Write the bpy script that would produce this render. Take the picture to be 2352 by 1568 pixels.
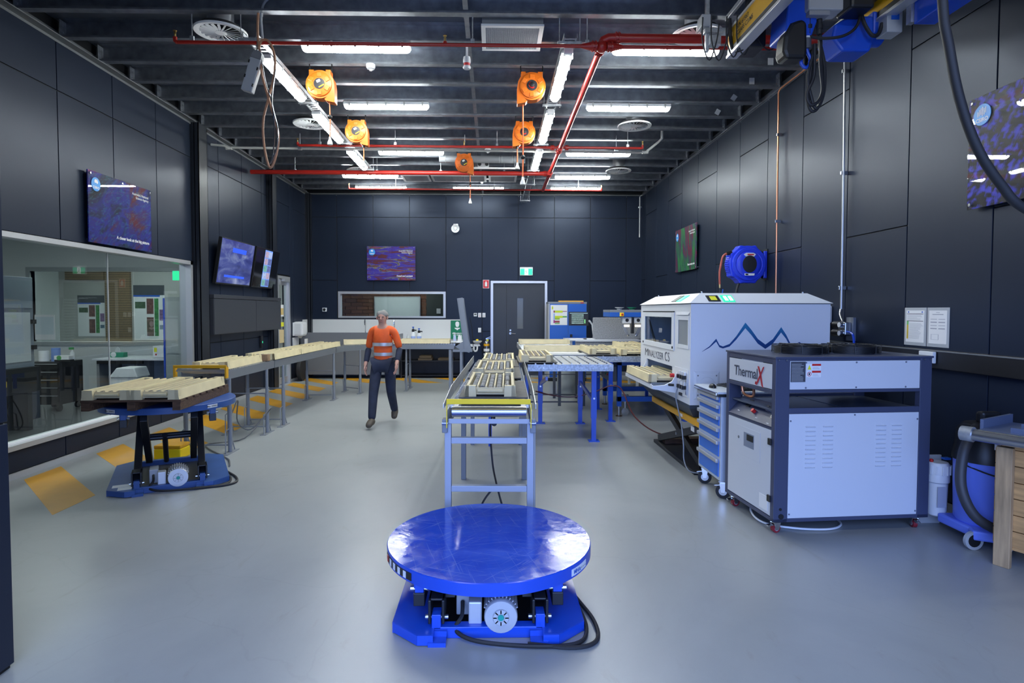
import bpy, bmesh, math, random
from math import sin, cos, pi, radians as R
from mathutils import Vector, Matrix
random.seed(7)
scene = bpy.context.scene
COL = scene.collection
for o in list(bpy.data.objects):
    bpy.data.objects.remove(o)

# ---------------------------------------------------------------- camera
FPX, PCX, PCY = 1335.8, 1159.5, 759.1
YAW, PIT, ROL, CAMH = -0.0188, 0.0349, 0.0016, 1.7
cam_d = bpy.data.cameras.new('camera')
cam_d.sensor_width = 36.0
cam_d.lens = FPX * 36.0 / 2352
cam_d.shift_x = (1176 - PCX) / 2352
cam_d.shift_y = -(784 - PCY) / 2352
cam_d.clip_start = 0.05
cam = bpy.data.objects.new('camera', cam_d)
COL.objects.link(cam)
_c, _s = cos(YAW), sin(YAW); _cp, _sp = cos(PIT), sin(PIT)
_right = Vector((_c, _s, 0)); _fwd = Vector((-_s * _cp, _c * _cp, -_sp)); _up = Vector((-_s * _sp, _c * _sp, _cp))
_m = Matrix((_right, _up, -_fwd)).transposed().to_4x4()
cam.matrix_world = Matrix.Translation((0, 0, CAMH)) @ _m @ Matrix.Rotation(ROL, 4, 'Z')
scene.camera = cam

# ---------------------------------------------------------------- light
w = bpy.data.worlds.new('sky'); scene.world = w; w.use_nodes = True
bg = w.node_tree.nodes['Background']
_wt = w.node_tree; _tc = _wt.nodes.new('ShaderNodeTexCoord'); _sx = _wt.nodes.new('ShaderNodeSeparateXYZ'); _wt.links.new(_tc.outputs['Generated'], _sx.inputs[0])
_rp = _wt.nodes.new('ShaderNodeValToRGB'); _wt.links.new(_sx.outputs[2], _rp.inputs[0])
_rp.color_ramp.elements[0].position = 0.0; _rp.color_ramp.elements[0].color = (0.10, 0.13, 0.20, 1)      # paved ground outside
_rp.color_ramp.elements[1].position = 0.02; _rp.color_ramp.elements[1].color = (0.30, 0.465, 1.0, 1)       # even blue sky
_wt.links.new(_rp.outputs[0], bg.inputs[0])
bg.inputs[1].default_value = 7.0
vs = scene.view_settings
vs.view_transform = 'Standard'; vs.look = 'None'; vs.gamma = 1.0; vs.use_curve_mapping = False
vs.exposure = -0.1
TUBE = 70.0
# portal of the open roller door behind the photographer: lets the sky in
pl = bpy.data.lights.new('roller_door_portal', 'AREA'); pl.shape = 'RECTANGLE'; pl.size = 7.2; pl.size_y = 4.3
pl.cycles.is_portal = True
plo = bpy.data.objects.new('roller_door_portal', pl); COL.objects.link(plo)
plo.location = (0.15, -1.56, 2.2); plo.rotation_euler = (R(90), 0, 0)

# ---------------------------------------------------------------- materials
MATS = {}
def mat(name, col, rough=0.5, metal=0.0, spec=0.5, bump=0.0, bscale=60.0, var=0.0, vscale=4.0, emit=None, estr=1.0, coat=0.0, alpha=1.0, trans=0.0, stretch=None):
    if name in MATS: return MATS[name]
    m = bpy.data.materials.new(name); m.use_nodes = True
    nt = m.node_tree; b = nt.nodes['Principled BSDF']
    b.inputs['Base Color'].default_value = (*col, 1)
    b.inputs['Roughness'].default_value = rough
    b.inputs['Metallic'].default_value = metal
    b.inputs['Specular IOR Level'].default_value = spec
    if coat: b.inputs['Coat Weight'].default_value = coat; b.inputs['Coat Roughness'].default_value = 0.1
    if alpha < 1: b.inputs['Alpha'].default_value = alpha
    if trans: b.inputs['Transmission Weight'].default_value = trans
    if emit: b.inputs['Emission Color'].default_value = (*emit, 1); b.inputs['Emission Strength'].default_value = estr
    if bump or var:
        tc = nt.nodes.new('ShaderNodeTexCoord')
        src = tc.outputs['Object']
        if stretch:
            mp = nt.nodes.new('ShaderNodeMapping'); mp.inputs['Scale'].default_value = stretch
            nt.links.new(src, mp.inputs[0]); src = mp.outputs[0]
    if var:
        n = nt.nodes.new('ShaderNodeTexNoise'); n.inputs['Scale'].default_value = vscale; n.inputs['Detail'].default_value = 6
        nt.links.new(src, n.inputs['Vector'])
        r = nt.nodes.new('ShaderNodeValToRGB'); e = r.color_ramp.elements
        e[0].position = 0.3; e[1].position = 0.7
        e[0].color = (*[max(0, c * (1 - var)) for c in col], 1); e[1].color = (*[min(1, c * (1 + var)) for c in col], 1)
        nt.links.new(n.outputs['Fac'], r.inputs[0]); nt.links.new(r.outputs[0], b.inputs['Base Color'])
    if bump:
        n2 = nt.nodes.new('ShaderNodeTexNoise'); n2.inputs['Scale'].default_value = bscale; n2.inputs['Detail'].default_value = 3
        nt.links.new(src, n2.inputs['Vector'])
        bp = nt.nodes.new('ShaderNodeBump'); bp.inputs['Strength'].default_value = bump; bp.inputs['Distance'].default_value = 0.01
        nt.links.new(n2.outputs['Fac'], bp.inputs['Height']); nt.links.new(bp.outputs[0], b.inputs['Normal'])
    MATS[name] = m
    return m
def ramp_mat(name, build, rough=0.5, metal=0.0, spec=0.5):
    """material whose base colour comes from build(nt, object_coord_socket)"""
    if name in MATS: return MATS[name]
    m = bpy.data.materials.new(name); m.use_nodes = True; nt = m.node_tree; b = nt.nodes['Principled BSDF']
    b.inputs['Roughness'].default_value = rough; b.inputs['Metallic'].default_value = metal; b.inputs['Specular IOR Level'].default_value = spec
    tc = nt.nodes.new('ShaderNodeTexCoord')
    c = build(nt, tc.outputs['Object'])
    nt.links.new(c, b.inputs['Base Color'])
    MATS[name] = m
    return m
def n_map(nt, src, scale=(1, 1, 1), rot=(0, 0, 0), loc=(0, 0, 0)):
    if any(rot):      # turn first, then stretch along the turned axes
        m0 = nt.nodes.new('ShaderNodeMapping'); m0.inputs['Rotation'].default_value = rot; nt.links.new(src, m0.inputs[0]); src = m0.outputs[0]
    mp = nt.nodes.new('ShaderNodeMapping'); mp.inputs['Scale'].default_value = scale; mp.inputs['Location'].default_value = loc
    nt.links.new(src, mp.inputs[0]); return mp.outputs[0]
def n_noise(nt, src, scale, detail=6, dist=0.0, rough=0.5):
    n = nt.nodes.new('ShaderNodeTexNoise'); n.inputs['Scale'].default_value = scale; n.inputs['Detail'].default_value = detail
    n.inputs['Distortion'].default_value = dist; n.inputs['Roughness'].default_value = rough
    nt.links.new(src, n.inputs['Vector']); return n.outputs['Fac']
def n_ramp(nt, fac, stops, interp='LINEAR'):
    r = nt.nodes.new('ShaderNodeValToRGB'); r.color_ramp.interpolation = interp
    e = r.color_ramp.elements
    while len(e) < len(stops): e.new(0.5)
    for el, (p, c) in zip(e, stops): el.position = p; el.color = (*c, 1)
    nt.links.new(fac, r.inputs[0]); return r.outputs[0]
def n_mix(nt, fac, a, b, mode='MIX'):
    x = nt.nodes.new('ShaderNodeMix'); x.data_type = 'RGBA'; x.blend_type = mode
    if isinstance(fac, float): x.inputs[0].default_value = fac
    else: nt.links.new(fac, x.inputs[0])
    for sck, v in ((x.inputs[6], a), (x.inputs[7], b)):
        if isinstance(v, tuple): sck.default_value = (*v, 1)
        else: nt.links.new(v, sck)
    return x.outputs[2]

# ---------------------------------------------------------------- mesh builder
class MB:
    def __init__(s): s.v = []; s.f = []; s.sm = []
    def add(s, vs_, fs, smooth=False):
        o = len(s.v); s.v += [tuple(p) for p in vs_]
        for f in fs: s.f.append([i + o for i in f]); s.sm.append(smooth)
        return s
    def box(s, x0, x1, y0, y1, z0, z1, M=None):
        vs_ = [Vector((x, y, z)) for x in (x0, x1) for y in (y0, y1) for z in (z0, z1)]
        if M: vs_ = [M @ p for p in vs_]
        return s.add(vs_, [(0, 1, 3, 2), (4, 6, 7, 5), (0, 4, 5, 1), (2, 3, 7, 6), (0, 2, 6, 4), (1, 5, 7, 3)])
    def cbox(s, c, d, M=None):
        return s.box(c[0] - d[0] / 2, c[0] + d[0] / 2, c[1] - d[1] / 2, c[1] + d[1] / 2, c[2] - d[2] / 2, c[2] + d[2] / 2, M)
    def bar(s, p0, p1, wd, ht, up=(0, 0, 1)):
        """rectangular bar from p0 to p1; wd across, ht along up"""
        p0 = Vector(p0); p1 = Vector(p1); d = p1 - p0; L = d.length; d.normalize(); u = Vector(up)
        r = d.cross(u)
        if r.length < 1e-5: r = d.cross(Vector((1, 0, 0)))
        r.normalize(); u = r.cross(d)
        vs_ = []
        for q in (p0, p1):
            for a, b in ((-1, -1), (1, -1), (1, 1), (-1, 1)): vs_.append(q + r * (a * wd / 2) + u * (b * ht / 2))
        return s.add(vs_, [(3, 2, 1, 0), (4, 5, 6, 7), (0, 1, 5, 4), (1, 2, 6, 5), (2, 3, 7, 6), (3, 0, 4, 7)])
    def cyl(s, p0, p1, r, n=14, r2=None, caps=True):
        p0 = Vector(p0); p1 = Vector(p1); d = (p1 - p0).normalized(); r2 = r if r2 is None else r2
        a = d.orthogonal().normalized(); b = d.cross(a)
        vs_ = [p0 + (a * cos(t) + b * sin(t)) * r for t in (2 * pi * i / n for i in range(n))]
        vs_ += [p1 + (a * cos(t) + b * sin(t)) * r2 for t in (2 * pi * i / n for i in range(n))]
        s.add(vs_, [(i, (i + 1) % n, n + (i + 1) % n, n + i) for i in range(n)], True)
        if caps:
            o = len(s.v) - 2 * n
            s.f.append([o + i for i in reversed(range(n))]); s.sm.append(False)
            s.f.append([o + n + i for i in range(n)]); s.sm.append(False)
        return s
    def tube(s, pts, r, n=8, closed=False, samples=0):
        pts = [Vector(p) for p in pts]
        if samples: pts = spline(pts, samples, closed)
        m = len(pts); ring = []
        prev = None; vs_ = []
        for i in range(m):
            if closed: t = pts[(i + 1) % m] - pts[i - 1]
            else: t = pts[min(i + 1, m - 1)] - pts[max(i - 1, 0)]
            t.normalize()
            if prev is None: a = t.orthogonal().normalized()
            else:
                a = prev - t * prev.dot(t)
                a = a.normalized() if a.length > 1e-6 else t.orthogonal().normalized()
            prev = a; b = t.cross(a)
            vs_ += [pts[i] + (a * cos(2 * pi * k / n) + b * sin(2 * pi * k / n)) * r for k in range(n)]
        fs = []
        for i in range(m if closed else m - 1):
            j = (i + 1) % m
            for k in range(n): fs.append((i * n + k, i * n + (k + 1) % n, j * n + (k + 1) % n, j * n + k))
        o = len(s.v); s.add(vs_, fs, True)
        if not closed:
            s.f.append([o + k for k in reversed(range(n))]); s.sm.append(False)
            s.f.append([o + (m - 1) * n + k for k in range(n)]); s.sm.append(False)
        return s
    def lathe(s, prof, n=20, c=(0, 0, 0), axis='z', closed_ends=True, a0=0.0):
        """prof: list of (r, h) along the axis"""
        c = Vector(c); vs_ = []
        for r, h in prof:
            for i in range(n):
                t = 2 * pi * i / n + a0
                if axis == 'z': p = (r * cos(t), r * sin(t), h)
                elif axis == 'y': p = (r * cos(t), h, -r * sin(t))
                else: p = (h, r * cos(t), r * sin(t))
                vs_.append(c + Vector(p))
        fs = []
        for j in range(len(prof) - 1):
            for i in range(n): fs.append((j * n + i, j * n + (i + 1) % n, (j + 1) * n + (i + 1) % n, (j + 1) * n + i))
        o = len(s.v); s.add(vs_, fs, True)
        if closed_ends:
            s.f.append([o + i for i in reversed(range(n))]); s.sm.append(False)
            s.f.append([o + (len(prof) - 1) * n + i for i in range(n)]); s.sm.append(False)
        return s
    def prism(s, poly, h0, h1, axis='z', M=None):
        """polygon (a, b) extruded along axis: z->(a,b,h) y->(a,h,b) x->(h,a,b)"""
        n = len(poly); vs_ = []
        for h in (h0, h1):
            for a, b in poly:
                vs_.append(Vector((a, b, h) if axis == 'z' else (a, h, b) if axis == 'y' else (h, a, b)))
        if M: vs_ = [M @ p for p in vs_]
        return s.add(vs_, [list(reversed(range(n))), [n + i for i in range(n)]] + [(i, (i + 1) % n, n + (i + 1) % n, n + i) for i in range(n)])
    def sphere(s, c, r, n=14, m=8, sc=(1, 1, 1)):
        prof = [(r * sin(pi * j / m), -r * cos(pi * j / m)) for j in range(m + 1)]
        prof[0] = (r * 0.02, -r); prof[-1] = (r * 0.02, r)
        t = MB(); t.lathe(prof, n)
        return s.add([Vector((p[0] * sc[0], p[1] * sc[1], p[2] * sc[2])) + Vector(c) for p in t.v], t.f, True)
    def quad(s, a, b, c, d): return s.add([a, b, c, d], [(0, 1, 2, 3)])
    def tf(s, M): s.v = [tuple(M @ Vector(p)) for p in s.v]; return s
    def mesh(s, name, material):
        me = bpy.data.meshes.new(name); me.from_pydata(s.v, [], s.f); me.validate()
        bm = bmesh.new(); bm.from_mesh(me); bmesh.ops.recalc_face_normals(bm, faces=bm.faces); bm.to_mesh(me); bm.free()
        if any(s.sm) and len(me.polygons) == len(s.sm):
            me.polygons.foreach_set('use_smooth', s.sm); me.set_sharp_from_angle(angle=R(40))
        if material: me.materials.append(material)
        return me
    def build(s, name, material, parent=None, bevel=0.0, loc=None, rot=None):
        return obj(name, s.mesh(name, material), parent, bevel, loc, rot)
def spline(pts, k, closed=False):
    out = []; n = len(pts)
    for i in range(n if closed else n - 1):
        p0 = pts[(i - 1) % n] if closed or i > 0 else pts[0]; p1 = pts[i]; p2 = pts[(i + 1) % n]; p3 = pts[(i + 2) % n] if closed or i + 2 < n else pts[-1]
        for j in range(k):
            t = j / k
            out.append(0.5 * ((2 * p1) + (p2 - p0) * t + (2 * p0 - 5 * p1 + 4 * p2 - p3) * t * t + (3 * p1 - p0 - 3 * p2 + p3) * t ** 3))
    if not closed: out.append(pts[-1])
    return out
def obj(name, me, parent=None, bevel=0.0, loc=None, rot=None):
    o = bpy.data.objects.new(name, me); COL.objects.link(o)
    if parent: o.parent = parent
    if loc is not None: o.location = loc
    if rot is not None: o.rotation_euler = rot
    if bevel:
        b = o.modifiers.new('bevel', 'BEVEL'); b.width = bevel; b.segments = 2; b.limit_method = 'ANGLE'; b.angle_limit = R(50)
    return o
def tag(o, label=None, cat=None, group=None, kind=None):
    if label: o['label'] = label
    if cat: o['category'] = cat
    if group: o['group'] = group
    if kind: o['kind'] = kind
    return o
def thing(name, label, cat, loc=(0, 0, 0), rz=0.0, group=None):
    o = bpy.data.objects.new(name, None); COL.objects.link(o); o.location = loc; o.rotation_euler = (0, 0, rz); o.empty_display_size = 0.1
    return tag(o, label, cat, group)
def struct(name, mb, m, label=None, parent=None, bevel=0.0):
    o = mb.build(name, m, parent, bevel)
    if parent is None: o['kind'] = 'structure'
    if label: o['label'] = label
    return o
def dup(root, loc, rz, label, group=None):
    r = root.copy(); COL.objects.link(r); r.location = loc; r.rotation_euler = (0, 0, rz); r['label'] = label
    if group: r['group'] = group
    for ch in KIDS.get(root, []) or [c for c in bpy.data.objects if c.parent == root]:
        c = ch.copy(); COL.objects.link(c); c.parent = r
        for g in [x for x in bpy.data.objects if x.parent == ch]:
            d = g.copy(); COL.objects.link(d); d.parent = c
    return r
KIDS = {}
# lettering: every text becomes a flat mesh, made before the scene fills up
def text_mesh(s, size=1.0, align='LEFT', bold=0.0, shear=0.0, extrude=0.0, space=1.0):
    c = bpy.data.curves.new('lettering', 'FONT'); c.body = s; c.size = size; c.align_x = align; c.align_y = 'CENTER'
    c.offset = bold; c.shear = shear; c.extrude = extrude; c.resolution_u = 3; c.space_character = space
    o = bpy.data.objects.new('lettering', c); COL.objects.link(o)
    bpy.context.view_layer.update()
    me = bpy.data.meshes.new_from_object(o.evaluated_get(bpy.context.evaluated_depsgraph_get()))
    bpy.data.objects.remove(o); bpy.data.curves.remove(c)
    return me
TXT = {}
def pretext(key, s, **k): TXT[key] = text_mesh(s, **k)
pretext('csiro', 'CSIRO', size=0.3, align='CENTER', bold=0.008)
pretext('agency', "Australia's National\nScience Agency", size=0.06, align='RIGHT', bold=0.001)
pretext('closer', 'A closer look at the big picture', size=0.066, align='RIGHT', bold=0.002)
pretext('detail', 'Detail and context', size=0.066, align='RIGHT', bold=0.002)
pretext('scale', 'Size at every scale', size=0.066, align='RIGHT', bold=0.002)
pretext('thermal', 'Thermal', size=0.115, bold=0.0015, space=0.95)
pretext('minM', 'M', size=0.155); pretext('minR', 'INALYZER', size=0.118, space=1.05); pretext('minC', 'CS', size=0.155, space=1.05)
pretext('max', 'Max :2000KG', size=0.03, align='CENTER', bold=0.0005)
pretext('mha', 'MHA', size=0.034, bold=0.001); pretext('phone', '1300 716 750', size=0.02)
pretext('sn', 'S/N 61563\nCLASS C3/M5', size=0.062, align='LEFT', bold=0.001)
pretext('gis', 'GIS', size=0.07, bold=0.002)
pretext('eyewash', 'EMERGENCY\nEYE WASH', size=0.055, align='CENTER', bold=0.0015)
pretext('drill', 'Drill\n  Core', size=0.06)
pretext('warnsign', 'GUARDED\nLIFT EQUIPMENT\nGUARDED\nMOVING PARTS', size=0.05, align='RIGHT')
pretext('paper1', 'Targeted Imaging of Alteration and Grain Boundary Processes\nControlling Gold Mineralisation', size=0.035)
pretext('four', '4', size=0.05)
def fit_letters(key, material, parent, loc, rot, wd, ht, name='lettering'):
    vs_ = [v.co for v in TXT[key].vertices]; x0 = min(v.x for v in vs_); x1 = max(v.x for v in vs_); y0 = min(v.y for v in vs_); y1 = max(v.y for v in vs_)
    me = TXT[key].copy(); me.materials.clear(); me.materials.append(material)
    for v in me.vertices: v.co.x = (v.co.x - x0) / (x1 - x0) * wd; v.co.y = (v.co.y - y0) / (y1 - y0) * ht
    return obj(name, me, parent, 0, loc, rot)
def letters(key, material, parent, loc, rot=(0, 0, 0), sc=1.0, name='lettering'):
    me = TXT[key].copy(); me.materials.clear(); me.materials.append(material)
    o = obj(name, me, parent, 0, loc, rot); o.scale = (sc, sc, sc) if not isinstance(sc, tuple) else sc
    return o

# ---------------------------------------------------------------- palette
NAVY = mat('navy_panel', (0.0135, 0.0195, 0.036), 0.37, spec=0.27, bump=0.02, bscale=180)
NAVY.node_tree.nodes['Principled BSDF'].inputs['Specular Tint'].default_value = (0.72, 0.81, 1.0, 1)
NAVY_D = mat('navy_gap', (0.004, 0.005, 0.007), 0.7)
COLN = mat('navy_steel', (0.012, 0.015, 0.022), 0.4)
ALU = mat('aluminium_frame', (0.55, 0.56, 0.58), 0.35, 0.6)
GALV = mat('galvanised_steel', (0.29, 0.31, 0.35), 0.33, 0.75, var=0.22, vscale=9, bump=0.02, bscale=40)
GALV_L = mat('bright_galvanised', (0.52, 0.54, 0.56), 0.36, 0.7, var=0.25, vscale=22)
DECK = mat('roof_deck', (0.19, 0.21, 0.25), 0.42, 0.6, var=0.15, vscale=3)
TRIMG = mat('grey_trim', (0.16, 0.17, 0.18), 0.5, 0.2)
WHITE = mat('white_paint', (0.78, 0.79, 0.80), 0.4)
WHITEP = mat('white_plastic', (0.75, 0.76, 0.77), 0.35)
OFFW = mat('off_white_paper', (0.80, 0.80, 0.80), 0.7)
GREYP = mat('grey_plastic', (0.42, 0.43, 0.44), 0.45)
GREYL = mat('grey_steel_paint', (0.22, 0.235, 0.26), 0.42, 0.1)
CONVB = mat('blue_grey_paint', (0.42, 0.45, 0.52), 0.38, 0.1)
BLACK = mat('black_plastic', (0.012, 0.012, 0.013), 0.4)
RUBBER = mat('black_rubber', (0.016, 0.016, 0.018), 0.6)
BLKSTEEL = mat('black_steel', (0.012, 0.013, 0.016), 0.42)
BLUE = mat('blue_paint', (0.012, 0.075, 0.55), 0.28, coat=0.2)
BLUEM = mat('mid_blue_paint', (0.02, 0.12, 0.55), 0.35)
RED = mat('red_paint', (0.38, 0.018, 0.012), 0.3)
REDB = mat('bright_red', (0.6, 0.02, 0.02), 0.35)
ORANGE = mat('orange_plastic', (0.76, 0.165, 0.01), 0.36)
ORCORD = mat('orange_cord', (0.75, 0.17, 0.05), 0.5)
YELLOW = mat('yellow_paint', (1.0, 0.70, 0.006), 0.4)
YELLOWD = mat('dark_yellow_paint', (0.72, 0.36, 0.01), 0.4)
CHROME = mat('chrome', (0.75, 0.76, 0.78), 0.14, 1.0)
STEEL = mat('stainless', (0.55, 0.56, 0.58), 0.27, 0.95)
CREAM = mat('cream_plastic', (0.70, 0.60, 0.36), 0.48, var=0.10, vscale=5)
GREENL = mat('lit_green', (0.02, 0.5, 0.25), 0.4, emit=(0.02, 0.75, 0.30), estr=1.4)
WLIT = mat('lit_white', (0.9, 0.9, 0.9), 0.4, emit=(0.9, 1, 0.95), estr=2.2)
SIGNG = mat('sign_green', (0.0, 0.17, 0.075), 0.4)
YSTICK = mat('yellow_sticker', (0.8, 0.8, 0.03), 0.5)
COPPER = mat('copper', (0.65, 0.28, 0.15), 0.32, 0.9)
WOOD = mat('brown_timber', (0.085, 0.045, 0.025), 0.75, var=0.45, vscale=6, stretch=(1.5, 10, 10), bump=0.3, bscale=12)
# ================================================================ the hall
WL, WR, D = -4.822, 3.87, 15.166
JZ, DZ = 4.68, 4.885            # joist underside, deck underside
YB = -1.5                       # wall behind the photographer
# ---- floor
def floor_col(nt, src):
    a = n_noise(nt, src, 0.55, 7, 0.6, 0.6)
    c = n_ramp(nt, a, [(0.3, (0.262, 0.278, 0.282)), (0.55, (0.315, 0.33, 0.328)), (0.75, (0.345, 0.355, 0.345))])
    b = n_noise(nt, src, 260, 2)
    sp = n_ramp(nt, b, [(0.27, (0.72, 0.72, 0.72)), (0.36, (1, 1, 1))])
    c = n_mix(nt, 0.6, c, sp, 'MULTIPLY')
    d = n_noise(nt, n_map(nt, src, (1.6, 0.5, 1)), 2.2, 8, 2.5, 0.65)
    st = n_ramp(nt, d, [(0.60, (1, 1, 1)), (0.74, (0.80, 0.74, 0.66))])
    c = n_mix(nt, 0.5, c, st, 'MULTIPLY')
    v = nt.nodes.new('ShaderNodeTexVoronoi'); v.feature = 'DISTANCE_TO_EDGE'; v.inputs['Scale'].default_value = 0.42
    mp = n_map(nt, src); nn = nt.nodes.new('ShaderNodeTexNoise'); nn.inputs['Scale'].default_value = 1.7; nn.inputs['Detail'].default_value = 5
    nt.links.new(src, nn.inputs['Vector'])
    ad = n_mix(nt, 0.55, mp, nn.outputs['Color'], 'ADD'); nt.links.new(ad, v.inputs['Vector'])
    crack = n_ramp(nt, v.outputs['Distance'], [(0.0, (0.75, 0.75, 0.75)), (0.003, (1, 1, 1))])
    return n_mix(nt, 0.22, c, crack, 'MULTIPLY')
FLOOR = ramp_mat('epoxy_floor', floor_col, 0.33, spec=0.55)
fl = struct('floor', MB().box(WL, WR, YB, D, -0.1, 0), FLOOR, 'grey coated concrete floor')
# yellow hatching painted along the left and the back wall
STRIPE = mat('floor_yellow', (0.60, 0.30, 0.02), 0.4, var=0.12, vscale=2)
def stripe(pts):
    m = MB(); m.prism(pts, 0.0, 0.0012, 'z'); m.build('floor_stripe', STRIPE, fl)
for a in (5.85, 6.91, 7.96, 9.0, 10.03, 11.1, 12.15, 13.18, 14.2):
    stripe([(-3.655, a - 1.02), (-3.655, a - 0.5), (-4.70, a + 0.5), (-4.70, a)])
for b in (-3.95, -2.75, -1.55, -0.35, 0.85, 2.05):
    stripe([(b + 1.0, 13.58), (b + 1.55, 13.58), (b + 0.55, 14.62), (b, 14.62)])
# ---- panelled walls
def panels(parent, rects, fn):
    g = 0.006
    for a0, a1, z0, z1 in rects:
        m = MB(); fn(m, a0 + g, a1 - g, z0 + g, z1 - g); m.build('wall_panel', NAVY, parent, 0.002)
# back wall: core with openings for window_2 and door_1
wb = MB()
DX0, DX1, DZ1 = -0.085, 1.389, 2.465
WX0, WX1, WZ0, WZ1 = -4.03, -1.252, 1.50, 2.183
T = D + 0.15
wb.box(WL - .2, WX0, D, T, 0, 5.0); wb.box(WX0, WX1, D, T, 0, WZ0); wb.box(WX0, WX1, D, T, WZ1, 5.0)
wb.box(WX1, DX0, D, T, 0, 5.0); wb.box(DX0, DX1, D, T, DZ1, 5.0); wb.box(DX1, WR + .2, D, T, 0, 5.0)
wall_back = struct('wall_back', wb, NAVY_D, 'dark navy panelled back wall')
X0, PW = -4.0545, 0.9372
e = [WL] + [X0 + PW * j for j in range(9)] + [WR]
rb = []
for j in range(len(e) - 1):
    a0, a1 = e[j], e[j + 1]
    rb.append((a0, a1, 4.092, 4.67))
    if j in (1, 2, 3):
        rb += [(max(a0, WX0 - .02), min(a1, WX1 + .02), 2.19, 4.092), (a0, a1, 0.1, 1.49)]
    elif j in (0, 4): rb += [(a0, a1, 2.47, 4.092), (a0, a1, 0.1, 2.47)]
    elif j == 5: rb += [(a0, a1, 2.47, 4.092), (a0, DX0, 1.15, 2.47), (a0, DX0, 0.1, 1.15)]
    elif j == 6: rb += [(a0, a1, 2.47, 4.092), (DX1, a1, 0.1, 2.47)]
    elif j == 8: rb += [(a0, a1, 2.47, 4.092), (a0, a1, 0.1, 2.47)]
    else: rb.append((a0, a1, 0.1, 4.092))
panels(wall_back, rb, lambda m, a, b, c, d: m.box(a, b, D - 0.014, D, c, d))
bbb = struct('baseboard_back', MB().box(WL, DX0 - .02, D - 0.02, D, 0, 0.1).box(DX1 + .02, WR, D - 0.02, D, 0, 0.1), GREYL, 'grey skirting along the back wall')
struct('trim_back', MB().box(WL, WR, D - 0.1, D, 4.665, 4.68).box(WL, WR, D - 0.012, D + .01, 4.64, 4.70), TRIMG, 'grey steel angle along the top of the back wall')
# left wall: opening for window_1 and door_2
LY0, LY1, LZ0, LZ1 = 4.3, 9.34, 0.29, 2.47
GY0, GY1, GZ1 = 13.02, 13.80, 2.47
wl = MB(); TL = WL - 0.16
wl.box(TL, WL, YB - .2, LY0, 0, 5.0); wl.box(TL, WL, LY0, LY1, 0, LZ0); wl.box(TL, WL, LY0, LY1, LZ1, 5.0)
wl.box(TL, WL, LY1, GY0, 0, 5.0); wl.box(TL, WL, GY0, GY1, GZ1, 5.0); wl.box(TL, WL, GY1, D, 0, 5.0)
wall_left = struct('wall_left', wl, NAVY_D, 'dark navy panelled left wall')
ys = [3.765 + PW * k for k in range(7)]      # seams 3.765 .. 9.388
rl = []
for k in range(6):
    a0, a1 = ys[k], min(ys[k + 1], 9.40)
    rl += [(a0, a1, 4.11, 4.67), (max(a0, LY0 if k == 0 else a0), a1, 2.475, 4.11), (a0, a1, 0.065, 0.285)]
ys2 = [9.70, 10.325, 11.262, 12.199, 12.46]
for a0, a1 in zip(ys2[:-1], ys2[1:]):
    rl += [(a0, a1, 4.11, 4.67), (a0, a1, 1.14, 4.11), (a0, a1, 0.065, 1.14)]
rl += [(12.72, GY0 - .02, 0.065, 4.11), (12.72, GY1 + .03, 4.11, 4.67), (GY0 - .02, GY1 + .03, 2.50, 4.11), (GY1 + .03, 14.07, 0.065, 4.67), (14.07, 15.0, 4.11, 4.67), (14.07, 15.0, 0.065, 4.11), (YB + .02, 3.765, 0.065, 4.67)]
panels(wall_left, rl, lambda m, a, b, c, d: m.box(WL, WL + 0.014, a, b, c, d))
for i, (a, b) in enumerate(((9.41, 9.69), (12.47, 12.72), (14.99, 15.15))):
    m = MB(); m.box(WL, WL + 0.135, a, a + 0.012, 0, 4.67); m.box(WL, WL + 0.135, b - 0.012, b, 0, 4.67); m.box(WL + 0.06, WL + 0.07, a, b, 0, 4.67); m.box(WL + 0.123, WL + 0.135, a, b, 0, 4.67)
    struct('trim_%d' % (i + 1), m, COLN, 'dark steel column standing against the left wall')
struct('baseboard_left', MB().box(WL, WL + 0.03, 2.5, 9.4, 0, 0.06).box(WL, WL + 0.025, 9.7, 12.47, 0, 0.06).box(WL, WL + 0.025, 13.85, 15, 0, 0.06), GREYP, 'pale grey skirting along the left wall')
struct('trim_left', MB().box(WL, WL + 0.11, YB, D, 4.668, 4.68).box(WL, WL + 0.016, YB, D, 4.64, 4.76), TRIMG, 'grey steel angle along the top of the left wall')
# right wall
wr = MB().box(WR, WR + 0.16, YB - .2, T, 0, 5.0)
wall_right = struct('wall_right', wr, NAVY_D, 'dark navy panelled right wall')
ry = [D] + [14.7592 - PW * k for k in range(20)]
rr = []
for k in range(len(ry) - 1):
    b, a = ry[k], max(ry[k + 1], YB)
    if a >= b: continue
    zz = 4.108 if (k % 2 == 1) else 2.497
    rr += [(a, b, zz, 4.67), (a, b, 0.08, zz)]
panels(wall_right, rr, lambda m, a, b, c, d: m.box(WR - 0.014, WR, a, b, c, d))
struct('baseboard_right', MB().box(WR - 0.025, WR, YB, D, 0, 0.07), GREYL, 'grey skirting along the right wall')
struct('trim_right', MB().box(WR - 0.05, WR, YB, D, 4.668, 4.68).box(WR - .012, WR, YB, D, 4.64, 4.76), GALV, 'galvanised angle along the top of the right wall')
# black service duct along the right wall
m = MB().box(WR - 0.075, WR - 0.015, 2.2, 8.0, 1.205, 1.365)
dd = m.build('service_duct', mat('black_duct', (0.012, 0.012, 0.014), 0.35), None, 0.006); tag(dd, 'long black service duct running along the right wall behind the chiller', 'duct')
m = MB().box(WR - 0.079, WR - 0.073, 2.2, 8.0, 1.352, 1.362); m.build('duct_lip', TRIMG, dd)
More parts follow.
